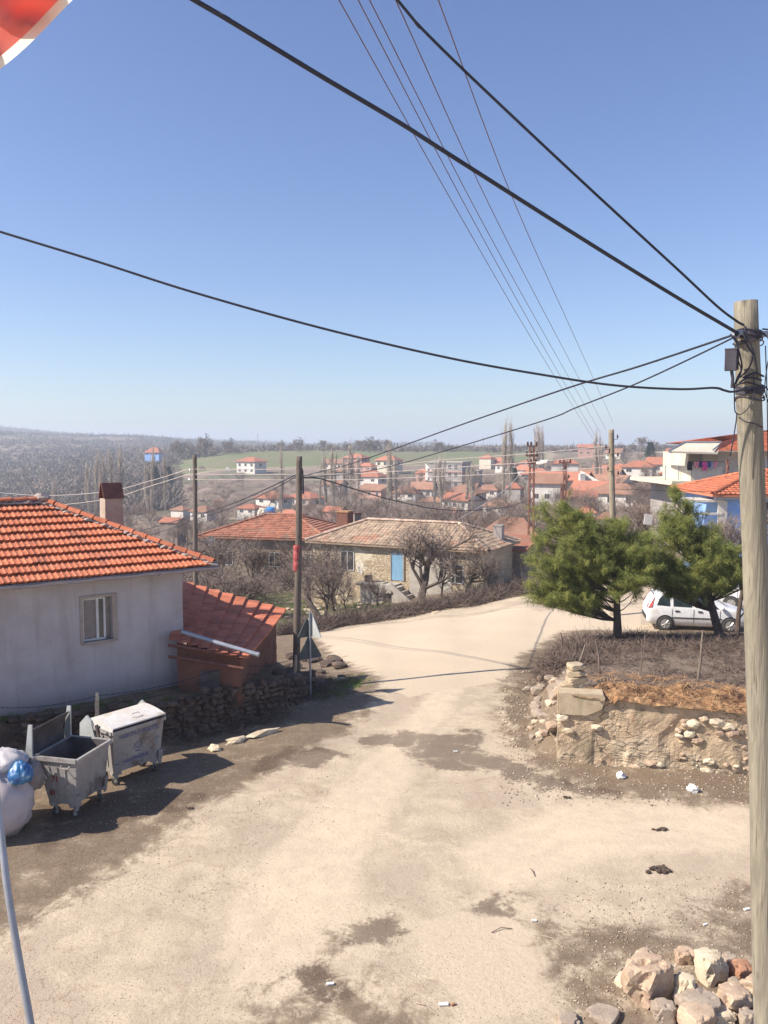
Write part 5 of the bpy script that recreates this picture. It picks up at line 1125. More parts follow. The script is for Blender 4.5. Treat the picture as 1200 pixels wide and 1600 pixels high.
# ------------------------------------------------------------------ cars
def make_car(label, O, yaw, group=None, detail=True):
    T = thing('parked_car', label, 'car', O, group); d = Vector((math.cos(yaw), math.sin(yaw), 0)); n = Vector((-d.y, d.x, 0)); O = Vector(O)
    F_ = lambda x, y, z: O+d*x+n*y+Vector((0, 0, z))
    st = [(0,.38,.80,.86,.68,.66),(.05,.28,.92,1.02,.79,.70),(.18,.25,.99,1.30,.82,.62),(.34,.24,1.0,1.52,.83,.60),(.6,.22,1.0,1.60,.84,.60),(1.1,.2,.985,1.635,.845,.61),(1.7,.2,.975,1.64,.845,.62),(2.2,.2,.965,1.60,.845,.61),(2.5,.2,.955,1.52,.845,.60),(2.85,.2,.945,1.30,.845,.60),(3.2,.2,.93,1.06,.84,.66),(3.5,.2,.90,.98,.82,.68),(3.8,.22,.83,.88,.79,.66),(3.97,.28,.72,.76,.72,.6),(4.04,.36,.55,.60,.62,.55)]
    def ring(s):
        x, zb, zl, zt, w, wt = s; h = [(w*.82, zb), (w*.97, zb+.1), (w, (zb+zl)/2), (w*.985, zl-.06), (w*.965, zl), (lerp(w*.965, wt, .5)+.012, lerp(zl, zt, .5)), (wt, zt-.05), (wt*.82, zt-.005), (wt*.4, zt+.01)]
        return [F_(x, -a, b) for a, b in h]+[F_(x, a, b) for a, b in h[::-1]]
    mb = MB(); rs_ = [ring(s) for s in st]; K = len(rs_[0])
    for r in rs_: mb.v.extend([tuple(v) for v in r])
    for i in range(len(st)-1):
        for j in range(K): mb.f.append([i*K+j, i*K+(j+1) % K, (i+1)*K+(j+1) % K, (i+1)*K+j]); mb.m.append(0); mb.c.append(.5)
    mb.f.append(list(range(K))); mb.f.append([(len(st)-1)*K+j for j in range(K)][::-1]); mb.m += [0, 0]; mb.c += [.5, .5]
    obj('body', mb, M['car'], T, smooth=True, fix=True)
    S = np.array(st)
    def sp(x, f, out=.008, sd=-1):                      # point on the glasshouse side
        zl, zt, w, wt = [np.interp(x, S[:, 0], S[:, c]) for c in (2, 3, 4, 5)]
        a, b = (w*.965, zl), (wt, zt-.05); mid = (lerp(a[0], b[0], .5)+.012, lerp(a[1], b[1], .5))
        q = (lerp(a[0], mid[0], f*2), lerp(a[1], mid[1], f*2)) if f < .5 else (lerp(mid[0], b[0], f*2-1), lerp(mid[1], b[1], f*2-1))
        return F_(x, sd*(q[0]+out), q[1])
    def pane(poly, sd, name='window', mt='car_glass'):
        mb = MB(); xs_ = sorted(set([p[0] for p in poly]+list(np.linspace(min(p[0] for p in poly), max(p[0] for p in poly), 9)))); rows = []
        for x in xs_:
            fs_ = []
            for (a0, a1), (b0, b1) in zip(poly, poly[1:]+poly[:1]):
                if min(a0, b0)-1e-9 <= x <= max(a0, b0)+1e-9: fs_ += [a1, b1] if abs(a0-b0) < 1e-9 else [a1+(b1-a1)*(x-a0)/(b0-a0)]
            rows.append([sp(x, lerp(min(fs_), max(fs_), q/6), .016, sd) for q in range(7)])
        for a, b in zip(rows[:-1], rows[1:]):
            for q in range(6): mb.quad(a[q], b[q], b[q+1], a[q+1])
        obj(name, mb, M[mt], T)
    for sd in (-1, 1):
        pane([(.40,.10),(.92,.06),(.95,.93),(.70,.90),(.50,.60)], sd); pane([(1.05,.07),(1.78,.06),(1.78,.95),(1.06,.95)], sd); pane([(1.92,.06),(2.86,.05),(2.55,.84),(2.34,.94),(1.92,.95)], sd); pane([(2.93,.06),(3.16,.03),(2.95,.45)], sd)
        for x in (1.15, 2.05): mb = MB(); mb.box(F_(x+.05, sd*.853, .84), (.17, .03, .05), yaw); obj('door_handle', mb, M['car_black'], T)
        mb = MB(); mb.box(F_(1.95, sd*.85, .56), (2.0, .02, .045), yaw); obj('rubbing_strip', mb, M['car_black'], T)
        mb = MB()
        for x in (1.0, 1.85, 2.88): mb.box(F_(x, sd*.8495, .62), (.012, .008, .62), yaw)
        obj('door_gap', mb, M['car_black'], T)
        for x in (.74, 3.28):
            c = F_(x, sd*.80, .305); mb = MB(); mb.tube([c-n*.055*1, c+n*.055], .36, 24); obj('wheel_arch', mb, M['car_black'], T)
            mb = MB(); mb.tube([c-n*.09, c-n*.075, c+n*.075, c+n*.09], [.26, .30, .30, .26], 24); w = obj('wheel', mb, M['rubber'], T)
            mb = MB(); mb.tube([c-n*.094, c+n*.094], .19, 20)
            for q in range(7):
                an = q*2*math.pi/7; e = c+(d*math.cos(an)+Vector((0, 0, math.sin(an))))*.18; mb.tube([c+n*sd*.1, e+n*sd*.098], .02, 4)
            obj('rim', mb, M['hub'], w)
        mb = MB(); mb.blob(F_(2.95, sd*.93, 1.02), (.10, .09, .08), seed=1, amp=.05); obj('mirror', mb, M['car'], T)
        mb = MB(); mb.add([F_(.035, sd*.80, .95), F_(.20, sd*.835, .98), F_(.33, sd*.665, 1.42), F_(.26, sd*.62, 1.42), F_(.0, sd*.66, .98)], [[0, 1, 2, 3], [0, 3, 4]]); obj('tail_lamp', mb, M['tail'], T)
        mb = MB(); mb.blob(F_(3.86, sd*.66, .72), (.12, .12, .09), seed=2, amp=.05); obj('headlamp', mb, M['glass'], T)
    mb = MB(); W0, W1 = .64, .55; mb.add([F_(3.17, -W0, 1.085), F_(3.17, W0, 1.085), F_(2.56, W1, 1.51), F_(2.56, -W1, 1.51)], [[0, 1, 2, 3]]); obj('windscreen', mb, M['car_glass'], T)
    mb = MB(); mb.add([F_(.10, -.58, 1.12), F_(.10, .58, 1.12), F_(.31, .5, 1.50), F_(.31, -.5, 1.50)], [[0, 1, 2, 3]]); obj('rear_window', mb, M['car_glass'], T)
    mb = MB(); mb.box(F_(.0, 0, .50), (.06, 1.2, .16), yaw); obj('rear_bumper', mb, M['car_black'], T)
    return T
cz_ = gz(12, 34.6)
make_car('white compact people carrier parked side on behind the two pine trunks', (at(1011, 985, 34.2).x, 34.6, cz_), R(-11))
make_car('second white car half hidden behind the people carrier and the pale pole', (at(1118, 960, 38.5).x, 38.5, gz(15.6, 38.5)+.25), R(-28))
# ------------------------------------------------------------------ houses
def make_house(name, label, base, yaw, w, d, h, wallm, roofm, roof='hip', rise=1.6, ov=.5, wins=(), cat='house', group=None, tiles=None, chimney=None, sink=3.0, extras=None, ridge=True):
    base = Vector(base); T = thing(name, label, cat, base, group); c, s = math.cos(yaw), math.sin(yaw)
    F_ = lambda x, y, z: base+Vector((x*c-y*s, x*s+y*c, z)); hw, hd = w/2, d/2
    mb = MB(); cs = [(-hw, -hd), (hw, -hd), (hw, hd), (-hw, hd)]
    for i in range(4):
        a, b = cs[i], cs[(i+1) % 4]; mb.quad(F_(*a, -sink), F_(*b, -sink), F_(*b, h), F_(*a, h))
    mb.quad(*[F_(*q, h) for q in cs])
    if roof == 'gable': 
        for x in (-hw, hw): mb.add([F_(x, -hd, h), F_(x, hd, h), F_(x, 0, h+rise*hd/(hd+ov))], [[0, 1, 2]])
    wall = obj('wall', mb, wallm, T)
    e = [F_(-hw-ov, -hd-ov, h), F_(hw+ov, -hd-ov, h), F_(hw+ov, hd+ov, h), F_(-hw-ov, hd+ov, h)]; ins = (hd+ov) if roof == 'hip' else 0
    if ins > hw+ov-.01: ins = hw+ov-.01
    r0, r1 = F_(-hw-ov+ins, 0, h+rise), F_(hw+ov-ins, 0, h+rise)
    mb = MB()
    if roof in ('hip', 'gable'):
        fc = [(e[0], e[1], r1, r0), (e[2], e[3], r0, r1)]
        if roof == 'hip': fc += [(e[1], e[2], r1, r1), (e[3], e[0], r0, r0)]
        for q in fc:
            if tiles: roof_face(mb, *q, **tiles)
            else: mb.add(q, [[0, 1, 2, 3]]) if (q[2]-q[3]).length > .05 else mb.add(q[:3], [[0, 1, 2]])
        for a, b in ((e[0], e[1]), (e[1], e[2]), (e[2], e[3]), (e[3], e[0])):
            z = Vector((0, 0, .16)); mb.quad(a-z, b-z, b, a)
        z = Vector((0, 0, .12)); mb.quad(*[q-z for q in e[::-1]])
    elif roof == 'mono':
        a, b, c_, d_ = e; u = Vector((0, 0, rise)); mb.add([a, b, c_+u, d_+u]+[q-Vector((0, 0, .12)) for q in (a, b, c_+u, d_+u)], [[0,1,2,3],[7,6,5,4],[0,4,5,1],[1,5,6,2],[2,6,7,3],[3,7,4,0]])
    else:
        z = Vector((0, 0, .25)); mb.add(e+[q+z for q in e], [[3,2,1,0],[4,5,6,7],[0,1,5,4],[1,2,6,5],[2,3,7,6],[3,0,4,7]])
    rf = obj('roof', mb, roofm, T)
    if roof in ('hip', 'gable') and ridge:
        mb = MB(); up = Vector((0, 0, .05)); sg_ = max(.4, w/30)
        for a, b in [(r0, r1)]+([(e[0], r0), (e[3], r0), (e[1], r1), (e[2], r1)] if roof == 'hip' else []):
            if (a-b).length > .4:
                if tiles: ridge_tiles(mb, a+up, b+up, .15)
                else: mb.tube([a+up*1.6, b+up*1.6], .12, 5)
        obj('ridge_tile', mb, roofm if not tiles else (M['ridge_pale'] if roofm is M['tile_old'] else roofm), rf)
    for wn_ in wins:
        side, x, z, ww, hh = wn_[:5]; kind = wn_[5] if len(wn_) > 5 else 'window'; fm = wn_[6] if len(wn_) > 6 else None
        def G(a, b, o): return F_(a, -hd-o, b) if side == 'f' else F_(hw+o, a, b) if side == 'r' else F_(-hw-o, -a, b)
        mb = MB(); t = .07 if fm else .05
        def bx(x0, x1, z0, z1, o0, o1, m_):
            m_.add([G(x0, z0, o0), G(x1, z0, o0), G(x1, z1, o0), G(x0, z1, o0), G(x0, z0, o1), G(x1, z0, o1), G(x1, z1, o1), G(x0, z1, o1)], [[4,5,6,7],[0,1,5,4],[1,2,6,5],[2,3,7,6],[3,0,4,7]])
        if kind == 'window':
            bx(x-ww/2, x+ww/2, z, z+t, -.05, .05, mb); bx(x-ww/2, x+ww/2, z+hh-t, z+hh, -.05, .05, mb); bx(x-ww/2, x-ww/2+t, z+t, z+hh-t, -.05, .05, mb); bx(x+ww/2-t, x+ww/2, z+t, z+hh-t, -.05, .05, mb)
            if ww > .7: bx(x-t/2, x+t/2, z+t, z+hh-t, -.05, .045, mb)
            fo = obj('window', mb, fm or M['white_frame'], T); mb = MB(); bx(x-ww/2+t*.5, x+ww/2-t*.5, z+t*.5, z+hh-t*.5, -.05, .015, mb); obj('pane', mb, M['dark_pane'], fo)
        else:
            bx(x-ww/2, x+ww/2, z, z+hh, -.05, .06, mb); obj(kind, mb, fm or M['wall_brown'], T)
    if chimney:
        for (cx, cy, cw, hh, cm) in chimney:
            mb = MB(); mb.box(F_(cx, cy, h+rise*.3+hh/2), (cw, cw, hh), yaw); mb.box(F_(cx, cy, h+rise*.3+hh), (cw*1.25, cw*1.25, .12), yaw); obj('chimney', mb, cm, rf)
    T['_'] = 0; del T['_']
    return T, F_

# old stone house in the middle
Lp, Rp = Vector((-5.4, 62.0, 0)), Vector((6.9, 55.8, 0)); yw = math.atan2(Rp.y-Lp.y, Rp.x-Lp.x); sw = (Rp-Lp).length; sdp = 6.2
ctr = (Lp+Rp)/2+Vector((-math.sin(yw), math.cos(yw), 0))*sdp/2; bz = -4.3
sh, SF = make_house('stone_house', 'long pale stone house with old brown tiled roof and blue door behind the hedge', (ctr.x, ctr.y, bz), yw, sw, sdp, 4.5, M['masonry'], M['tile_old'], 'hip', 1.45, .45,
    [('f', -sw/2+3.0, 2.4, 1.15, 1.45), ('f', sw/2-2.15, 2.05, 1.25, 1.35)], tiles=dict(tw=.32, rh=.38, amp=.04, lip=.03, spu=4), sink=3)
def sf(x, z, o=0): return SF(x, -sdp/2-o, z)
xl = lambda px: ((lambda a: ((Lp.x*(-math.sin(yw))+Lp.y*math.cos(yw))/(a*(-math.sin(yw))+math.cos(yw))))(ray(px, 900)[0]))
def sloc(px, py):                                        # photo ray -> (x along wall, z above house base) on the front wall
    a, b = ray(px, py); n = Vector((-math.sin(yw), math.cos(yw), 0)); Y = Lp.dot(n)/(a*n.x+n.y); p = Vector((a*Y, Y, CAMH+b*Y)); return (p-SF(0, -sdp/2, 0)).dot(Vector((math.cos(yw), math.sin(yw), 0))), p.z-bz
dx0, dz0 = sloc(612, 906); dx1, dz1 = sloc(630, 864)
def wbox(mb, x0, x1, z0, z1, o0, o1, mi=0): mb.add([sf(x0, z0, o0), sf(x1, z0, o0), sf(x1, z1, o0), sf(x0, z1, o0), sf(x0, z0, o1), sf(x1, z0, o1), sf(x1, z1, o1), sf(x0, z1, o1)], [[3,2,1,0],[4,5,6,7],[0,1,5,4],[1,2,6,5],[2,3,7,6],[3,0,4,7]], mi)
mb = MB(); wbox(mb, dx0, dx1, dz0, dz1, -.05, .04); dr = obj('door', mb, M['blue_door'], sh); mb = MB(); wbox(mb, dx0-.12, dx0, dz0, dz1+.1, -.05, .08); wbox(mb, dx1, dx1+.12, dz0, dz1+.1, -.05, .08); wbox(mb, dx0, dx1, dz1, dz1+.12, -.05, .08); obj('frame', mb, M['pallet'], dr)
px0, pz0 = sloc(571, 916); px1, _ = sloc(644, 906)
mb = MB(); wbox(mb, px0, px1-.9, dz0-.34, dz0-.18, 0, 1.5); wbox(mb, px0+.3, px0+2.1, dz0-2.8, dz0-.34, 1.1, 1.35); wbox(mb, px0+.2, px1-1.8, dz0-.18, dz0-.1, .2, 1.6); wbox(mb, px1-1.9, px1-.9, dz0-.7, dz0-.1, 1.3, 1.6)
obj('porch', mb, M['concrete'], sh)
mb = MB()
for k in range(7): wbox(mb, px1-.9+k*.36, px1-.9+(k+1)*.36, dz0-2.9, dz0-.30-k*.28, .25, 1.5)
mb.prism([(px1-1.0, dz0-.1), (px1-.9, dz0+.05), (px1+1.75, dz0-1.95), (px1+1.75, dz0-2.3), (px1-1.0, dz0-.4)], lambda a, b, t: sf(a, b, t), 1.5, 1.65); obj('stairs', mb, M['concrete'], sh)
mb = MB(); wbox(mb, px1-1.85, px1-1.0, dz0-2.8, dz0-.75, 1.0, 1.3); obj('cellar_opening', mb, M['bin_inside'], sh)
mb = MB(); q = sf(px0+.25, dz0+1.0, 1.2); dn = (SF(0, -1, 0)-SF(0, 0, 0)); vs = [q]; n = 16
for k in range(n): an = 2*math.pi*k/n; vs.append(q+Vector((math.cos(yw-.5)*.5*math.cos(an), math.sin(yw-.5)*.5*math.cos(an), .52*math.sin(an)))+dn*.12)
mb.add(vs, [[0, 1+k, 1+(k+1) % n] for k in range(n)]); mb.tube([q, q-dn*.3+Vector((0, 0, -.3)), q-dn*.3+Vector((0, 0, -1.0))], .03, 5); mb.tube([q+dn*.1, q+dn*.45], .02, 4)
tag(obj('satellite_dish', mb, M['dish']), 'pale satellite dish standing on the porch of the old stone house', 'satellite dish')
mb = MB(); wbox(mb, px0+.5, px0+.95, dz0-.1, dz0+.35, .7, 1.1); tag(obj('crate', mb, M['bark']), 'dark crate on the porch below the satellite dish', 'crate')
mb = MB(); a_, _ = sloc(722, 897); wbox(mb, a_-1.2, a_+1.9, 1.15, 1.27, .1, .25); obj('beam', mb, M['bark'], sh)
mb = MB(); a1_, _ = sloc(640, 900); a2_, _ = sloc(706, 900); wbox(mb, a1_, a2_, -1.5, 4.3, 0, .03); obj('plaster_panel', mb, M['concrete'], sh)
# lean-to at its right end, chimneys
make_house('lean_to_shed', 'brown walled lean-to with orange tiles at the right end of the stone house', (at(793, 900, 62.5).x, 63.5, -3.6), yw, 4.0, 3.4, 3.2, M['masonry_dull'], M['tile_red'], 'mono', .7, .25, tiles=None, cat='shed')
def stack(label, px, pyt, pyb, Y, w, m, cap, yaw=.3):
    a, b = at(px, pyt, Y), at(px, pyb, Y); T = thing('chimney_stack', label, 'chimney', b); mb = MB(); mb.box((a+b)/2, (w, w, a.z-b.z), yaw); obj('shaft', mb, m, T)
    mb = MB(); mb.box(a+Vector((0, 0, .05)), (w*1.12, w*1.12, .1), yaw); obj('cap', mb, cap, T)
stack('square red brick chimney rising between the red roof and the stone house roof', 539, 800, 850, 66, 1.0, M['brick'], M['straw'], -.45)
stack('slim grey plastered chimney at the right end of the stone house roof', 779.5, 822, 868, 60, .62, M['grey_wall'], M['grey_wall'], -.45)
stack('small dark chimney beside the red brick chimney', 558, 803, 830, 70, .6, M['wall_brown'], M['rust'])

# red roofed house to its left
make_house('village_house', 'stone house with faded red hip roof behind the leafless trees and the red clothed pole', (at(438, 880, 76).x, 77, -5.6), R(-14), 11.4, 8.5, 4.85, M['masonry_dull'], M['tile_red'], 'hip', 1.65, .5,
    [('f', -3.6, 2.2, 1.1, 1.3), ('f', 1.0, 2.2, 1.1, 1.3), ('f', 4.4, 2.2, 1.1, 1.3)], tiles=dict(tw=.34, rh=.40, amp=.035, lip=.06, spu=3))
mb = MB(); q = at(329, 845, 68); mb.add([q]+[q+Vector((.42*math.cos(a)*.9, -.1+.2*math.cos(a), .42*math.sin(a))) for a in np.linspace(0, 6.28, 12, endpoint=False)], [[0, 1+k, 1+(k+1) % 12] for k in range(12)]); mb.tube([q, q+Vector((.7, .3, -.3))], .04, 5)
tag(obj('satellite_dish', mb, M['dish']), 'small pale satellite dish at the left gable of the red roofed house', 'satellite dish')

# blue house and balcony house on the right
bh, BF = make_house('blue_house', 'sky blue walled house with orange tile roof partly hidden by the pale pole', (at(1192, 800, 54).x, 54.5, -1.1), R(-3), 7.6, 7.0, 5.45, M['blue_wall'], M['tile_orange'], 'hip', 1.35, .75,
    [('f', -1.1, 3.5, 1.1, 1.5)], tiles=dict(tw=.30, rh=.38, amp=.04, lip=.05, spu=4), sink=1)
mb = MB(); mb.box(BF(-3.7, -3.58, 2.5), (.55, .16, 5.0), R(-3)); obj('corner_pillar', mb, M['white_wall'], bh)
mb = MB(); mb.box(BF(-4.9, -2.4, 5.0), (2.6, 2.6, .14), R(-3)); mb.box(BF(-6.1, -3.6, 3.1), (.12, .12, 3.7), R(-3)); mb.box(BF(-4.9, -3.65, 4.2), (2.4, .1, .13), R(-3)); obj('porch', mb, M['white_wall'], bh)
mb = MB(); mb.box(BF(0, -3.9, 5.27), (8.6, .3, .34), R(-3)); obj('eave_board', mb, M['metal_grey'], bh)
T = thing('balcony_house', 'two storey cream house with a wide tiled roof and washing on its balcony', 'house', (23.5, 70, -1))
def bxs(mb, x0, x1, y0, y1, z0, z1, mi=0): mb.box(((x0+x1)/2, (y0+y1)/2, (z0+z1)/2), (x1-x0, y1-y0, z1-z0), 0, mi)
X = lambda px, Y=68: at(px, 700, Y).x; Z = lambda py, Y=68: at(600, py, Y).z
mb = MB(); bxs(mb, X(1122), X(1300), 68, 78, Z(760), Z(706)); bxs(mb, X(1076, 71.5), X(1122), 71.5, 78, Z(760), Z(706)); obj('upper_wall', mb, M['pink_wall'] if 0 else M['cream_wall'], T)
mb = MB(); bxs(mb, X(1080), X(1300), 70, 78, -1.5, Z(756)); obj('ground_floor_wall', mb, M['grey_wall'], T)
mb = MB(); bxs(mb, X(1042), X(1300), 66.6, 78, Z(757), Z(751)); obj('floor_slab', mb, M['cream_wall'], T)
mb = MB(); bxs(mb, X(1072), X(1121), 66.8, 67.0, Z(751), Z(728)); bxs(mb, X(1072), X(1075), 67.0, 71.5, Z(751), Z(728)); obj('balcony_parapet', mb, M['cream_wall'], T)
mb = MB(); bxs(mb, X(1066), X(1070), 66.7, 66.9, Z(761), Z(755)); bxs(mb, X(1064), X(1073), 67, 67.6, -1.5, Z(757)); obj('pillar', mb, M['white_wall'], T)
mb = MB(); bxs(mb, X(1047), X(1048), 69, 69.06, Z(751), Z(728)); bxs(mb, X(1068), X(1069), 69, 69.06, Z(751), Z(728)); obj('railing_post', mb, M['metal_grey'], T)
e0, e1, e2, e3 = Vector((X(1045, 66), 66, Z(705, 66))), Vector((X(1330, 66), 66, Z(705, 66))), Vector((X(1330, 66), 80, Z(705, 66))), Vector((X(1045, 66), 80, Z(705, 66)))
ra, rb = Vector((X(1045, 66)+6.5, 73, Z(664, 73))), Vector((X(1330, 66)-5, 73, Z(664, 73)))
mb = MB(); tl = dict(tw=.34, rh=.42, amp=.04, lip=.05, spu=3)
e0b = Vector((X(1120, 66), 66, Z(705, 66))); s0b = Vector((X(1069, 67.5), 67.5, Z(691, 67.5))); S2 = Vector((X(1128, 67.5), 67.5, Z(691, 67.5)))
ra, rb = at(1128, 681, 73), at(1262, 664, 74); rq = ra.lerp(rb, .35)
roof_face(mb, e0b, e1, rb, rq, **tl); roof_face(mb, s0b, S2, rq, ra, **tl); mb.add([S2+Vector((0, 0, .04)), e0b+Vector((0, 0, .04)), rq+Vector((0, 0, .04))], [[0, 1, 2]])
mb.add([e1, e2, rb], [[0, 1, 2]]); e3 = Vector((s0b.x+2.6, 80, s0b.z)); mb.add([e2, e3, ra, rb], [[0, 1, 2, 3]]); mb.add([e3, s0b, ra], [[0, 1, 2]])
rf = obj('roof', mb, M['tile_orange'], T)
mb = MB(); pa_, pb_, pc_, pd_ = e0, s0b-Vector((0, 0, .05)), S2-Vector((0, 0, .05)), Vector((X(1122, 66), 66, Z(707, 66)))
mb.add([pa_, pd_, pc_, pb_], [[0, 1, 2, 3]]); mb.add([pa_-Vector((0, 0, .15)), pd_-Vector((0, 0, .15)), Vector((X(1122), 72, Z(706))), Vector((X(1045), 72, Z(706)))], [[3, 2, 1, 0]]); mb.quad(pa_-Vector((0, 0, .15)), pd_-Vector((0, 0, .15)), pd_, pa_)
obj('boxed_eave', mb, M['cream_wall'], rf)
mb = MB(); mb.tube([pa_, pb_+Vector((0, 0, .05)), pc_+Vector((0, 0, .05)), e0b+Vector((-.3, 0, .1))], .09, 4); obj('gutter', mb, M['metal_grey'], rf)
mb = MB(); bxs(mb, X(1104, 71.4), X(1116, 71.4), 71.38, 71.45, Z(751), Z(718)); obj('balcony_door', mb, M['white_frame'], T)
mb = MB(); bxs(mb, X(1194, 68), X(1215, 68), 67.95, 68.02, Z(740), Z(712)); obj('window', mb, M['white_frame'], T)
mb = MB(); mb.tube([(X(1072), 66.6, Z(720)), (X(1124), 66.6, Z(721))], .02, 4); tag(obj('washing_line', mb, M['cable']), 'washing line stretched along the balcony of the cream house', 'washing line')
cl = [(1078,8,14,(.02,.02,.03),'black garment at the left end of the washing line'),(1089,8,10,(.75,.28,.33),'salmon pink garment beside the black one on the washing line'),(1095,6,9,(.05,.05,.16),'navy and pink garment left of the bright pink shirt'),(1101,8,14,(.80,.10,.36),'bright pink shirt hanging in the middle of the washing line'),(1108,6,9,(.08,.12,.3),'navy blue garment right of the bright pink shirt'),(1112,4,13,(.45,.5,.6),'pale blue towel on the washing line'),(1117,8,9,(.80,.33,.38),'pale pink towel at the right end of the washing line')]
for i, (px_, w, h_, col, lab) in enumerate(cl):
    mb = MB(); Y = 66.6; n = 6; ax = at(px_-w/2, 721, Y).x; bx_ = at(px_+w/2, 721, Y).x; zt = Z(721, Y); zb = Z(721+h_, Y); P = {}
    for a in range(n+1):
        for b in range(5): P[a, b] = Vector((lerp(ax, bx_, a/n)+.02*math.sin(b*2+i), Y+.05*math.sin(a*1.9+b*.8+i), lerp(zt, zb, b/4)+.05*math.sin(a*2.3)*(b/4)))
    for a in range(n):
        for b in range(4): mb.quad(P[a, b], P[a+1, b], P[a+1, b+1], P[a, b+1])
    tag(obj('laundry', mb, flat('cloth_%d' % i, col, .9)), lab, 'laundry', 'washing on the balcony')
mb = MB(); q = at(1137, 722, 60)
for i in range(5): mb.blob(q+Vector((.05*math.sin(i*3), 0, -.42*i)), (.12, .12, .26), seed=i, amp=.5)
tag(obj('pepper_string', mb, M['lattice']), 'string of dark red dried peppers hanging by the balcony house', 'dried peppers')

# ------------------------------------------------------------------ the village beyond
WW, CW, GW, PW, BW = M['white_wall'], M['cream_wall'], M['grey_wall'], M['pink_wall'], M['wall_brown']; OR, BR = M['tile_far'], M['tile_far_brown']
V_ = [ # px centre, py base, px width, Y, wall px height, yaw, wall, roof, type, rise px, window rows, label
 (393,739,47,335,18,-38,WW,OR,'hip',7,2,'white two storey house with orange roof alone on the green slope'),
 (242,713,30,470,6,-20,M['blue_wall'],OR,'hip',8,1,'blue house with orange roof on the wooded hill at the left'),
 (428,789,58,190,12,-38,WW,OR,'hip',9,1,'long white house with orange roof left of the red clothed pole'),
 (478,792,60,200,15,-42,WW,OR,'hip',9,1,'long white house with orange roof right behind the red clothed pole'),
 (392,804,40,160,11,-30,WW,OR,'hip',6,1,'low white house with orange roof left of the blue tarp'),
 (455,812,46,150,9,-30,CW,OR,'hip',7,0,'low house with orange roof just right of the blue tarp'),
 (318,812,40,170,14,-30,WW,BR,'hip',8,1,'white house with dull red roof beyond the slim left pole'),
 (284,806,30,185,10,-30,WW,BR,'hip',6,0,'low white walled house with dull roof left of the slim pole'),
 (345,792,26,230,6,-30,WW,OR,'gable',5,0,'small far house with bright orange roof between the left poles'),
 (272,822,36,130,8,-20,BW,OR,'gable',6,0,'reddish roofed barn low among trees behind the big chimney'),
 (557,726,42,330,11,-35,PW,OR,'hip',6,1,'pinkish house with flat looking orange roof below the ridge trees'),
 (608,731,42,320,12,-35,CW,OR,'hip',7,1,'cream house with faded orange roof on the slope beside the thin poplar'),
 (581,756,48,250,12,-35,WW,OR,'hip',9,1,'white house with broad orange roof above the stone house chimney'),
 (574,736,30,285,8,-35,PW,OR,'hip',5,1,'small pink walled house directly above the broad orange roof'),
 (638,786,48,215,17,-34,WW,BR,'hip',9,2,'white two storey house with brownish roof and small dark windows'),
 (661,749,22,275,10,-30,PW,OR,'hip',7,0,'red walled barn left of the unfinished three storey building'),
 (677,792,44,200,9,-30,PW,BR,'hip',7,0,'low pinkish building below the unfinished three storey building'),
 (761,725,24,330,9,-38,CW,OR,'hip',5,0,'cream house with orange roof on the skyline left of the tall poplar'),
 (742,748,22,260,12,-30,GW,GW,'flat',1,1,'grey flat roofed house right of the unfinished building'),
 (765,776,38,205,11,-32,WW,BR,'hip',8,1,'whitish low house with brown roof left of the tall poplar'),
 (779,806,48,150,16,-36,WW,BR,'hip',9,1,'white gabled house with brown roof at the foot of the tall poplar'),
 (803,776,30,190,14,-25,GW,OR,'hip',8,0,'grey house with small bright orange hip roof behind the tall poplar'),
 (818,743,34,285,9,-30,WW,OR,'hip',8,0,'white house with orange roof left of the lamp pole'),
 (883,733,46,260,9,-15,WW,OR,'hip',7,0,'white house with wide orange hip roof right of the lamp pole'),
 (858,752,36,230,11,-20,GW,BR,'gable',5,1,'grey walled house with low brown roof beside the lamp pole'),
 (858,766,30,200,9,-20,BW,OR,'gable',8,0,'dark red gabled roof among trees right of the lamp pole'),
 (906,784,52,130,9,-10,BW,OR,'gable',9,0,'long low roof of orange red tiles behind the left pine'),
 (918,815,36,118,16,-24,WW,OR,'hip',11,1,'small white house with bright orange hip roof left of the pale far pole'),
 (948,822,40,112,13,-12,WW,BR,'hip',10,0,'low white annex with brown roof touching the pale far pole'),
 (925,838,60,104,7,-12,WW,OR,'gable',7,0,'orange roofed shed half hidden behind the left pine top'),
 (998,742,54,190,13,-32,WW,OR,'hip',9,1,'white and purple house with orange hip roof right of the pale far pole'),
 (968,738,24,215,8,-20,CW,OR,'hip',6,0,'plain orange roof peeping out left of the white and purple house'),
 (1053,752,44,130,13,-30,PW,OR,'hip',7,1,'pinkish brick house with orange roof left of the balcony house'),
 (1012,806,42,95,8,-10,BW,BR,'gable',8,0,'brown roofed shed between the pine tops'),
 (800,846,100,88,12,-20,BW,BR,'hip',26,0,'large weathered brown hip roof behind the right end of the stone house'),
 (700,806,40,150,7,-30,BW,BR,'gable',6,0,'low brown roofed barn amid leafless trees in the village centre'),
 (524,806,36,150,8,-30,PW,OR,'gable',7,0,'low orange roofed barn behind the brick chimney'),
 (737,768,26,225,8,-30,BW,BR,'gable',5,0,'small brown roofed barn right of the unfinished building'),
 (607,770,26,240,7,-30,CW,BR,'gable',4,0,'small cream barn left of the white two storey house')]
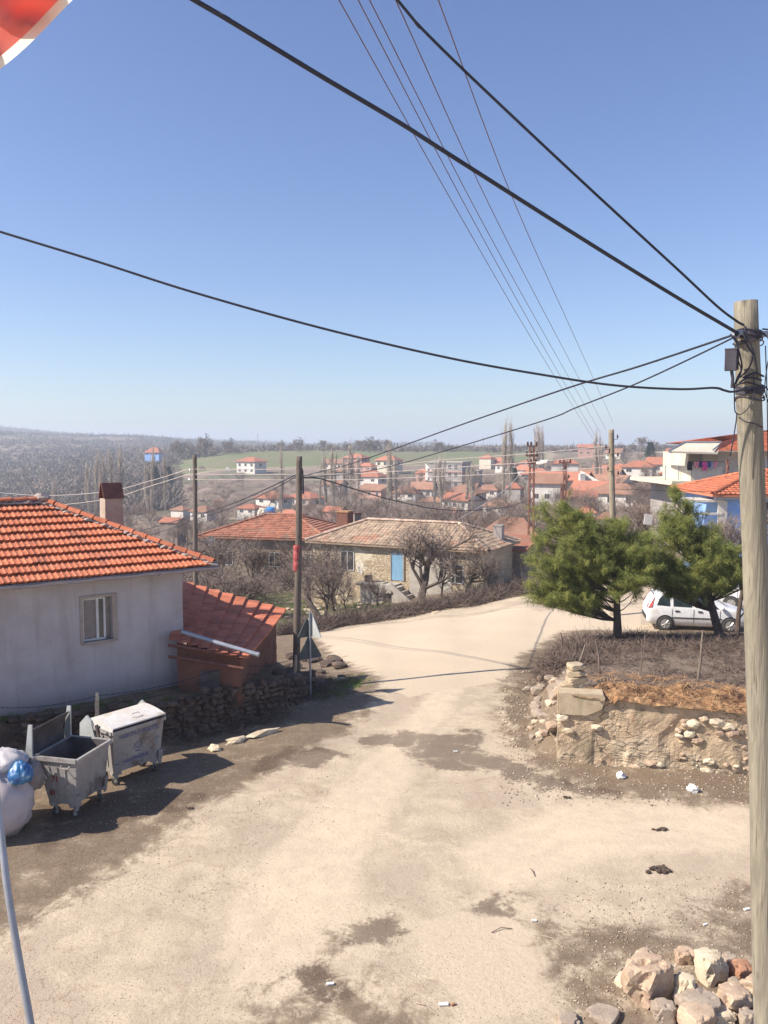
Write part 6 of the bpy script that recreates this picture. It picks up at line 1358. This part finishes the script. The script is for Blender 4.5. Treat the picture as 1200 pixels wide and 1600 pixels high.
for (px_, py_, wpx, Y, hp, yw_, wm, rm, typ, rp, nw, lab) in V_:
    m_ = Y/1280; w = wpx*m_/(math.cos(R(yw_))+.6*abs(math.sin(R(yw_)))); d = max(3.0, w*.6); b = at(px_, py_, Y); h = hp*m_; ww = []
    if nw:
        nx_ = max(2, int(w/3.0)); rows = [h*.35] if nw == 1 else [h*.12, h*.58]
        for z in rows:
            for k in range(nx_): ww.append(('f', -w/2+(k+.5)*w/nx_, z, min(1.3, w/nx_*.45), h*(.42 if nw == 1 else .26)))
        ww.append(('r', 0, rows[-1], min(1.3, d*.25), h*(.42 if nw == 1 else .26)))
    make_house('village_house' if w > 6 else 'village_barn', lab, b, R(yw_), w, d, h, wm, rm, typ, rp*m_, min(.6, .06*w), ww, sink=5, cat='house' if ('barn' not in lab and 'shed' not in lab and 'hut' not in lab) else 'barn', group='houses of the village', ridge=False)
seen_ = {}; rv_ = random.Random(21); done = [(v[0], v[1]) for v in V_]
for i in range(400):
    px_ = rv_.uniform(510, 1060); py_ = rv_.uniform(716, 802)-.03*(px_-500)*.4
    if any(abs(px_-a)/34+abs(py_-b)/9 < 1 for a, b in done) or (540 < px_ < 780 and py_ < 724) or 675 < px_ < 735 and py_ < 765: continue
    q = hit(px_, py_)
    if q.y < 110 or q.y > 420: continue
    done.append((px_, py_)); w = rv_.uniform(6, 9.5); h = rv_.choice([2.6, 2.8, 3.0, 5.0]); wm = rv_.choice([WW, WW, CW, PW, GW]); ww = [('f', -w/2+(k+.5)*w/3, h*.4, 1.0, 1.0) for k in range(3)]
    LM = [(703,745,'unfinished building'),(791,740,'tallest poplars'),(832,745,'rusty lamp pole'),(957,745,'pale far pole'),(540,800,'red brick chimney'),(800,820,'weathered brown hip roof'),(1075,740,'balcony house'),(883,765,'shorter rusty pole'),(608,740,'thin slope poplar'),(638,775,'white two storey house')]
    lm = min(LM, key=lambda l: math.hypot(px_-l[0], (py_-l[1])*2)); ddx, ddy = px_-lm[0], py_-lm[1]; dr_ = ('right of' if ddx > 0 else 'left of') if abs(ddx) > abs(ddy) else ('below' if ddy > 0 else 'above')
    key = (lm[2], dr_); seen_[key] = seen_.get(key, 0)+1; rm_ = rv_.choice([OR, BR]); rt_ = rv_.choice(['hip', 'gable'])
    lab = '%s small %s walled %s roofed house %s the %s' % (ordw(seen_[key]-1), {id(WW): 'white', id(CW): 'cream', id(PW): 'pinkish', id(GW): 'grey'}[id(wm)], 'orange' if rm_ is OR else 'brown', dr_, lm[2])
    make_house('village_house', lab, q, R(rv_.uniform(-48, -12)), w, w*.65, h, wm, rm_, rt_, rv_.uniform(1.3, 1.9), .5, ww, sink=4, group='crowded small houses of the village', ridge=False)
    if len(done) > len(V_)+22: break
# unfinished three storey building
m_ = 262/1280; b = at(703, 764, 262); w, d, h = 11.4, 7.5, 42*m_
ub, UF = make_house('unfinished_building', 'unfinished three storey grey and brick building with bare concrete floors', b, R(-28), w, d, h, GW, M['concrete'], 'flat', 1, .3,
    [('f', x, z, 1.1, 1.4) for x in (1.5, 3.6) for z in (.9, 3.9, 6.4)]+[('f', -3.6, .9, 1.1, 1.6)], sink=8, cat='building')
for k in range(1, 4):
    mb = MB(); mb.box(UF(0, 0, k*h/3-.15), (w+.5, d+.5, .35), R(-28)); obj('floor_slab', mb, M['concrete'] if k != 2 else PW, ub)
for k in (1, 2): mb = MB(); mb.add([UF(-w/2-1.4, -d/2+.3, k*h/3), UF(-w/2-1.4, -d/2+.3, (k+1)*h/3-.3), UF(-w/2+1.2, -d/2-.12, k*h/3)], [[0, 1, 2]]); mb.box(UF(-w/2-.35, -d/2+1.2, k*h/3+.5), (.25, 3, 1.0), R(-28)); obj('balcony_wall', mb, WW, ub)
# leaning white awning and tarp, yard clutter
mb = MB(); a = at(913, 738, 150); b_ = at(938, 752, 148); mb.add([a, b_, b_+Vector((0, 0, -.9)), a+Vector((0, 0, -1.6)), a+Vector((0, 3, .2)), b_+Vector((0, 3, .2)), b_+Vector((0, 3, -.9)), a+Vector((0, 3, -1.6))], [[0,1,2,3],[4,5,1,0],[7,6,5,4],[1,5,6,2],[0,3,7,4]])
aw = obj('awning', mb, WW); tag(aw, 'white sloping awning on a pale wall right of the rusty pole', 'awning'); mb = MB(); mb.box(at(909, 757, 149.5), (.9, 1.5, 4)); obj('side_wall', mb, WW, aw)
mb = MB(); q = at(423, 799, 140); mb.blob(q, (1.0, .9, .95), seed=2, amp=.12, sub=3, flat=.95); tag(obj('tarp_heap', mb, M['tarp']), 'bright blue tarpaulin covered heap in front of the orange roofed houses', 'tarpaulin')
mb = MB(); mb.blob(at(411, 802, 141), (1.1, .9, .9), seed=7, amp=.2, sub=2); tag(obj('hay_heap', mb, CW), 'cream coloured heap beside the bright blue tarpaulin', 'hay heap')
for i, (a, b_, Y, w, lab) in enumerate(((357,736,330,9,'white parked vehicle beside the white two storey house'),(316,735,330,10,'stone hut remains near the white two storey house'),(532,746,300,8,'white parked van below the cream house'),(1005,820,70,5,'white panel leaning among trees between the pine tops'),(668,745,270,6,'pale shed beside the red walled barn'))):
    if i == 3:
        q = at(1013, 808, 70); mb = MB(); mb.box(q-Vector((0, 0, .2)), (.7, .1, .9), .3, M=Matrix.Rotation(.15, 4, 'Y')); tag(obj('white_panel', mb, WW), lab, 'panel'); continue
    q = at(a, b_, Y); mb = MB(); wm_ = w*Y/1280; mb.box(q+Vector((0, 0, .55)), (wm_, 1.7, .9), 0); mb.box(q+Vector((-.1*wm_, 0, 1.3)), (wm_*.62, 1.5, .7), 0, taper=.8)
    tag(obj('parked_vehicle' if i in (0, 2) else 'stone_hut', mb, [WW, M['masonry_dull']][i in (1,)]), lab, 'vehicle' if i in (0, 2) else 'hut')

# ------------------------------------------------------------------ bare trees
def bare(seed, H, spread, nl=(7, 6, 5, 5), r0=None, up=.35, trunkf=.25, twr=.012, droop=0.0, lean=0, mats=('bark_far', 'bark_far')):
    rr = random.Random(seed); mb, tw = MB(), []; r0 = r0 or H*.022
    def rv(): return Vector((rr.gauss(0, 1), rr.gauss(0, 1), rr.gauss(0, 1))).normalized()
    def grow(p, d, L, r, lv):
        n = 4 if lv < 3 else 3; pts = [p]; q = p; dd = d
        for k in range(n):
            dd = (dd+rv()*.22+Vector((0, 0, up*.22-droop*lv*.1))).normalized(); q = q+dd*(L/n); pts.append(q)
        if lv <= 2: mb.tube(pts, [max(lerp(r, r*.45, k/n), .006) for k in range(n+1)], 6 if lv == 0 else 4 if lv == 1 else 3, cap=False)
        else: tw.append([pts[0], pts[1], pts[-1]])
        if lv < len(nl):
            for k in range(nl[lv]):
                f = rr.uniform(.35 if lv else trunkf*1.6, 1); i = min(n-1, int(f*n)); s = pts[i].lerp(pts[i+1], f*n-i)
                side = rv(); side = (side-dd*side.dot(dd)).normalized(); nd_ = (dd*(.55 if lv else .45)+side*spread+Vector((0, 0, up))).normalized(); grow(s, nd_, L*rr.uniform(.45, .72), r*.5*(1-.3*f), lv+1)
    grow(Vector((0, 0, -.3)), Vector((lean, 0, 1)).normalized(), H*.55, r0, 0)
    P = np.array(tw).reshape(-1, 3, 3); V, F, var = ribbon(P, np.full(len(P), twr), np.random.RandomState(seed))
    tm = bpy.data.meshes.new('trunk'); tm.from_pydata(mb.v, [], mb.f); tm.materials.append(M[mats[0]]); a = tm.attributes.new('var', 'FLOAT', 'FACE'); a.data.foreach_set('value', mb.c); tm.update()
    return tm, mesh_np('crown', V, F, var, [M[mats[1]]])
def plant_tree(kit, label, loc, sc, rz, name='bare_tree', cat='tree', group=None, sx=1.0):
    T = thing(name, label, cat, loc, group); T.scale = (sc*sx, sc*sx, sc); T.rotation_euler = (0, 0, rz)
    for nm, me in zip(('trunk', 'crown'), kit): o = bpy.data.objects.new(nm, me); COL.objects.link(o); o.parent = T
    return T
kits = [bare(s, 7, .75, (8, 6, 5, 4), twr=.016, mats=('bark_far', 'bark_far')) for s in (1, 2, 3)]+[bare(s, 7, .8, (8, 6, 5, 4), twr=.016, mats=('bark_far', 'bark_pink')) for s in (4, 5)]
oak = [bare(s, 10, 1.0, (9, 6, 6, 5), up=.2, twr=.075, r0=.35, trunkf=.15) for s in (11, 12, 13)]
pop = [bare(s, 18, .24, (22, 6, 4, 2), up=.75, twr=.055, r0=.22, trunkf=.04, mats=('poplar', 'poplar')) for s in (21, 22)]
near = [bare(s, 5.0, .95, (8, 7, 6, 5), up=.25, twr=.010, r0=.17, trunkf=.2, mats=('bark', 'bark_far')) for s in (31, 32, 33)]
def dims(kit):
    me = kit[1]; a = np.empty(len(me.vertices)*3, np.float32); me.vertices.foreach_get('co', a); a = a.reshape(-1, 3); r = np.hypot(a[:, 0], a[:, 1])
    return float(np.percentile(a[:, 2], 99.3)), 2*float(np.percentile(r, 95))
def sized(kit, px_, Y, ptop, wpx):
    q = on(px_, Y, -.3); H, W0 = dims(kit); sc = (CAMH+(700-ptop)*Y/1280-q.z)/H; return q, sc, wpx*Y/1280/(W0*sc)
def on(px_, Y, zoff=0): x_ = ray(px_, 750)[0]*Y; return Vector((x_, Y, gz(x_, Y)+zoff))
# trees of the stone house's yard
for i, (px_, Y, sc, kt, rz, lab, sx) in enumerate([(657, 54.0, 1.6, 0, .4, 'spreading leafless fruit tree before the stairs of the stone house', 1.15),(508, 54.5, .95, 1, 1.2, 'dark forked leafless tree at the left corner of the stone house', .9),(728, 53.5, .98, 2, 2.2, 'small leafless tree by the right window of the stone house', .9),
    (540, 53.5, .72, 1, 4.0, 'thin sapling in front of the left window of the stone house', .55),(376, 56.5, .9, 2, 3.1, 'dense leafless tree before the red roofed house, nearest the bright grass', 1.1),(365, 57, 1.05, 0, 5.0, 'dense leafless tree at the left front of the red roofed house', 1.1),(335, 52, .95, 1, 2.6, 'leafless tree behind the plastered house eave corner', 1.0),
    (590, 56, .62, 2, .8, 'small leafless shrub beside the porch', .8),(690, 55, .8, 1, 5.2, 'upright many stemmed leafless shrub right of the stairs', .7),(765, 52.5, .7, 0, 1.8, 'small leafless tree at the dark right end of the stone house', .9),(300, 60, 1.15, 2, .3, 'leafless tree left of the slim timber pole', 1.1),(350, 64, 1.45, 1, 2.3, 'tall tangled leafless tree at the left gable of the red roofed house', 1.0),(392, 73, 1.4, 0, .9, 'tall tangled leafless tree before the middle of the red roofed house', 1.0),(436, 73.5, 1.3, 1, 5.3, 'tall tangled leafless tree before the right half of the red roofed house', 1.0),(482, 60, 1.35, 2, 4.3, 'tall leafless tree between the red roofed house and the stone house', 1.0),(520, 57.5, 1.3, 0, 3.3, 'tall thin branched tree over the left roof end of the stone house', .9),(320, 68, 1.5, 0, 1.3, 'tall tangled leafless tree just right of the slim timber pole', 1.0)]):
    plant_tree(near[kt], lab, on(px_, Y), sc, rz, group='leafless trees in the yards', sx=sx)
mb = MB(); a, b_, c_ = on(508, 51.5), at(478, 935, 52.5), at(448, 912, 54); mb.tube([a-Vector((0, 0, .2)), b_, c_], [.22, .18, .10], 7); mb.tube([b_, at(470, 905, 53)], [.1, .05], 5)
for i in range(30): q = c_.lerp(b_, rnd.random()*.6); mb.tube([q, q+Vector((rnd.uniform(-1.2, .6), rnd.uniform(-.5, .5), rnd.uniform(.2, 1.5)))], [.025, .008], 3, cap=False)
tag(obj('leaning_tree', mb, M['bark']), 'thick dark trunk leaning left across the green grass before the stone house', 'tree')
# bare trees right of the blue house and behind pines
for i, (px_, Y, sc, kt, lab) in enumerate([(1145, 47, 1.25, 0, 'leafless climber like tree in front of the balcony house'), (1118, 49, .95, 1, 'small leafless tree left of the blue house window'), (975, 75, 1.35, 2, 'broad leafless tree behind the pale far pole'), (1010, 80, 1.3, 0, 'broad leafless tree rising between the pine tops'), (1040, 85, 1.1, 1, 'leafless tree just left of the balcony house')]):
    plant_tree(near[kt], lab, on(px_, Y), sc, i*1.3, group='leafless trees on the right')
# village trees
cnt = 0
def vt(px_, Y, sc, kit=None, sx=1.0):
    global cnt
    plant_tree(kits[kit if kit is not None else cnt % 5], 'leafless tree among the houses of the village', on(px_, Y), sc, cnt*1.7, group='leafless trees of the village', sx=sx); cnt += 1
rt = random.Random(5)
for i in range(190):
    px_ = rt.uniform(95, 1060); Y = rt.choice([rt.uniform(78, 130), rt.uniform(110, 210), rt.uniform(180, 290)])
    if px_ > 560 and Y > 150 and rt.random() < .25: continue
    if 360 < px_ < 500 and 95 < Y < 185 and rt.random() < .7: continue
    vt(px_, Y, rt.uniform(.55, .95)*(1 if Y > 100 else .85), sx=rt.uniform(.8, 1.15))
for i in range(46): vt(rt.uniform(330, 830), rt.uniform(86, 112), rt.uniform(.6, .9), sx=rt.uniform(.9, 1.3))
# poplars
for i, (px_, Y, pt, wp_) in enumerate([(148,215,706,14),(160,220,712,14),(173,225,703,13),(188,222,700,14),(88,190,748,14),(138,205,725,12),(236,180,700,13),(229,185,722,10),(257,190,707,11),(439,130,701,9),(510,160,706,13),(521,158,702,13),(499,165,718,10),(548,190,692,13),(536,185,712,10),(608,150,690,12),(620,165,715,10),(690,165,712,14),(678,172,720,12),(738,160,722,12),(729,170,730,12),(838,235,664,14),(849,240,668,10),(932,170,676,12),(938,172,688,9),(560,200,712,10)]):
    lab = '%s bare poplar counted from the left, lower than the two tallest' % ordw(sorted([148,160,173,188,88,138,236,229,257,439,510,521,499,548,536,608,620,690,678,738,729,838,849,932,938,560]).index(px_))
    q, sc, sx = sized(pop[i % 2], px_, Y, pt, wp_)
    plant_tree(pop[i % 2], lab, q, sc, i*2.1, 'poplar', 'poplar', 'bare poplars', sx)
for i, (px_, pt, wp_, lab) in enumerate(((786, 658, 14, 'tallest pale poplar, the left spire of the pair rising above the horizon'), (797, 661, 13, 'right spire of the tallest pair of pale poplars above the horizon'))):
    q, sc, sx = sized(pop[i], px_, 150, pt, wp_); plant_tree(pop[i], lab, q, sc, i*2, 'poplar', 'poplar', 'bare poplars', sx)
# oaks on the ridge
for i, (px_, pt, wp_, lab) in enumerate([(321,680,38,'largest round leafless tree on the grassy ridge'),(357,685,28,'second round leafless tree just right of the largest on the ridge'),(277,689,38,'reddish leafless tree at the left end of the grassy ridge')]):
    q, sc, sx = sized(oak[i], px_, 455, pt, wp_); plant_tree(oak[i], lab, q, sc, i*2.3, 'ridge_tree', 'tree', 'round trees on the ridge', sx)
for i, (px_, pt, wp_) in enumerate([(300,695,22),(440,688,18),(428,695,18),(468,684,26),(456,692,14),(504,688,20),(517,692,14),(546,690,22),(562,688,26),(577,684,30),(592,683,30),(606,687,22),(650,699,10),(688,687,26),(704,696,14),(770,697,18),(808,694,16),(822,696,14),(866,699,20),(895,699,18),(948,696,18),(968,693,22),(985,692,24),(1003,683,26),(1018,688,24),(1034,692,24),(1052,696,22),(1066,698,20),(1095,698,20)]):
    lab = '%s from the left in the line of small trees along the skyline ridge' % ordw(sorted([300,440,428,468,456,504,517,546,562,577,592,606,650,688,704,770,808,822,866,895,948,968,985,1003,1018,1034,1052,1066,1095]).index(px_)); Y = 470+(i % 3)*25; q, sc, sx = sized(oak[i % 3], px_, Y, pt, wp_)
    plant_tree(oak[i % 3], lab, q, sc, i*1.9, 'ridge_tree', 'tree', 'skyline trees', sx)
# evergreens in the valley
def evergreen(seed, H):
    rs = np.random.RandomState(seed); N = 2600; f = rs.rand(N)**.7; rad = H*.32*(1-f*.8)*(.6+.4*np.abs(np.sin(f*17+rs.rand()*6))); an = rs.rand(N)*6.28; r = rad*rs.rand(N)**.4
    P = np.stack([r*np.cos(an), r*np.sin(an), .1*H+f*H*.9], -1); d = np.stack([np.cos(an), np.sin(an), rs.normal(size=N)*.5], -1); Pn = np.stack([P, P+d*.25, P+d*.5], 1)
    V, F, _ = ribbon(Pn, np.full(N, .12), rs); return mesh_np('crown', V, F, np.repeat(rs.rand(N), 2), [M['evergreen']])
mbt = MB(); mbt.tube([(0, 0, -.4), (0, 0, 3)], [.2, .12], 6); tme = bpy.data.meshes.new('trunk'); tme.from_pydata(mbt.v, [], mbt.f); tme.materials.append(M['bark'])
evk = [(tme, evergreen(1, 6.5)), (tme, evergreen(2, 6.5))]
for i, (px_, Y, sc) in enumerate([(120,120,1.0),(135,112,.9),(40,200,1.1),(18,210,1.0),(60,190,.8),(108,105,.7),(240,300,1.3),(262,310,1.1),(1015,330,1.0),(803,250,.7),(5,150,1.0),(70,140,.9),(98,135,.8)]):
    plant_tree(evk[i % 2], '%s dark evergreen counted from the left in the valley' % ordw(sorted([120,135,40,18,60,108,240,262,1015,803,5,70,98]).index(px_)), on(px_, Y), sc, i*1.1, 'evergreen_tree', 'tree', 'evergreens of the valley', 1.2)
# bramble hedge before the stone house, green yard
brush('bramble_hedge', np.vstack([along([(-5.9,46.5),(-3.2,49.6),(0,50.6),(3.5,50.6),(6.2,50.5),(9.0,51.5),(10.6,53)], 430, .55)]), 1.0, 60, .012, M['twig'], 'dense brown bramble hedge along the far side of the road', 'hedge', up=.55)
brush('yard_grass', scatter([(-11.5,47),(-6,50.5),(-3.6,52),(2,53.5),(0,60),(-5.5,64),(-7.5,74),(-15,74),(-14,55)], 2600), .16, 16, .008, M['grass'], 'short bright green grass in the yard before the stone house', 'grass', up=1.3)
for i in range(34):
    q = on(rnd.uniform(485, 600), rnd.uniform(56.5, 58.5)) if i < 20 else hit(rnd.uniform(440, 500), rnd.uniform(950, 975)); s = rnd.uniform(.12, .3); mb = MB(); mb.blob(q+Vector((0, 0, s*.3)), (s*1.2, s, s*.6), seed=i+300, sub=1, amp=.3, flat=.85)
    tag(obj('rubble_stone', mb, M['stone_pale']), 'pale stone along the foot of the old stone house' if i < 20 else 'pale stone in the tumbled row at the left end of the bramble hedge', 'stone', 'stones before the stone house' if i < 20 else 'stones by the hedge end')
# scrub of the valley floor and the far wooded hills
rs = np.random.RandomState(77)
def polar(n, a0, a1, r0, r1, p=1.0):
    th = np.radians(rs.uniform(a0, a1, n)); r = r0*(r1/r0)**(rs.rand(n)**p); X_, Y_ = r*np.sin(th), r*np.cos(th); return np.column_stack([X_, Y_, zg(X_, Y_)])
brush('valley_scrub', polar(3600, -26, 24, 84, 330, .8), 1.6, 30, .03, M['bark_far'], 'leafless scrub filling the gaps of the valley', 'scrub', up=.9)
brush('valley_scrub', polar(900, -20, 14, 86, 130), 1.3, 46, .018, M['bark_pink'], 'reddish leafless thicket behind the stone house', 'scrub', up=.9)
C = np.vstack([polar(8000, -34, -9, 230, 900), polar(17000, -36, 4, 800, 3200, .75), polar(3600, -9, 30, 490, 900)])
th_ = np.degrees(np.arctan2(C[:, 0], C[:, 1])); r_ = np.hypot(C[:, 0], C[:, 1]); C = C[~((th_ > -14) & (r_ < 470))]
cl = np.sin(C[:, 0]*.02)*np.sin(C[:, 1]*.017+1)+np.sin(C[:, 0]*.007+2); C = C[(cl > -.75) | (rs.rand(len(C)) < .35)]
r_ = np.hypot(C[:, 0], C[:, 1]); sz = rs.uniform(.6, 1.25, len(C))*np.clip(1.8+r_*.0026, 2, 8); far = np.clip((r_-600)/900, 0, 1)
C[:, 2] += far*8*(np.sin(C[:, 0]*.006+1)*np.sin(C[:, 1]*.004)+.4*np.sin(C[:, 0]*.021)*np.sin(C[:, 1]*.017+2))
o = brush('hill_woodland', C, sz, 13, np.repeat(sz*.085, 13), M['scrub_far'], 'scrubby leafless woodland covering the far hills', 'woodland', up=1.0, seg=2)
Cd = C[(np.sin(C[:, 0]*.011+2)*np.sin(C[:, 1]*.008) > .1) & (rs.rand(len(C)) < .22)]; sd_ = np.clip(1.2+np.hypot(Cd[:, 0], Cd[:, 1])*.0022, 1.5, 6)
o = brush('hill_evergreens', Cd, sd_, 16, np.repeat(sd_*.10, 16), M['evergreen'], 'darker evergreen scrub dotted over the far hills', 'woodland', up=.7, seg=2)
# two slim masts on the skyline
for px_, pt_, Y, lab in ((403, 678, 480, 'slim mast on the green ridge left of centre'), (755, 683, 450, 'thin mast on the skyline left of the tall poplars')):
    a = at(px_, pt_, Y); b_ = on(px_, Y); mb = MB(); mb.tube([b_, a], .12, 4); mb.box(a-Vector((0, 0, 1)), (1.6, .1, .1)); tag(obj('mast', mb, M['metal_grey']), lab, 'mast')

# ------------------------------------------------------------------ haze
HZ = 1
if HZ:
    m = bpy.data.materials.new('haze_air'); m.use_nodes = True; t = m.node_tree; t.nodes.clear(); out = t.nodes.new('ShaderNodeOutputMaterial'); pv = t.nodes.new('ShaderNodeVolumePrincipled')
    pv.inputs['Color'].default_value = (.78, .87, 1.0, 1); pv.inputs['Density'].default_value = .0005; pv.inputs['Anisotropy'].default_value = .2; t.links.new(pv.outputs[0], out.inputs['Volume'])
    mb = MB(); mb.box((0, 0, 20), (9400, 9400, 116)); o = obj('haze', mb, m); tag(o, 'thin bluish haze over the valley', 'haze', kind='stuff'); m.volume_intersection_method = 'FAST' if hasattr(m, 'volume_intersection_method') else m.volume_intersection_method
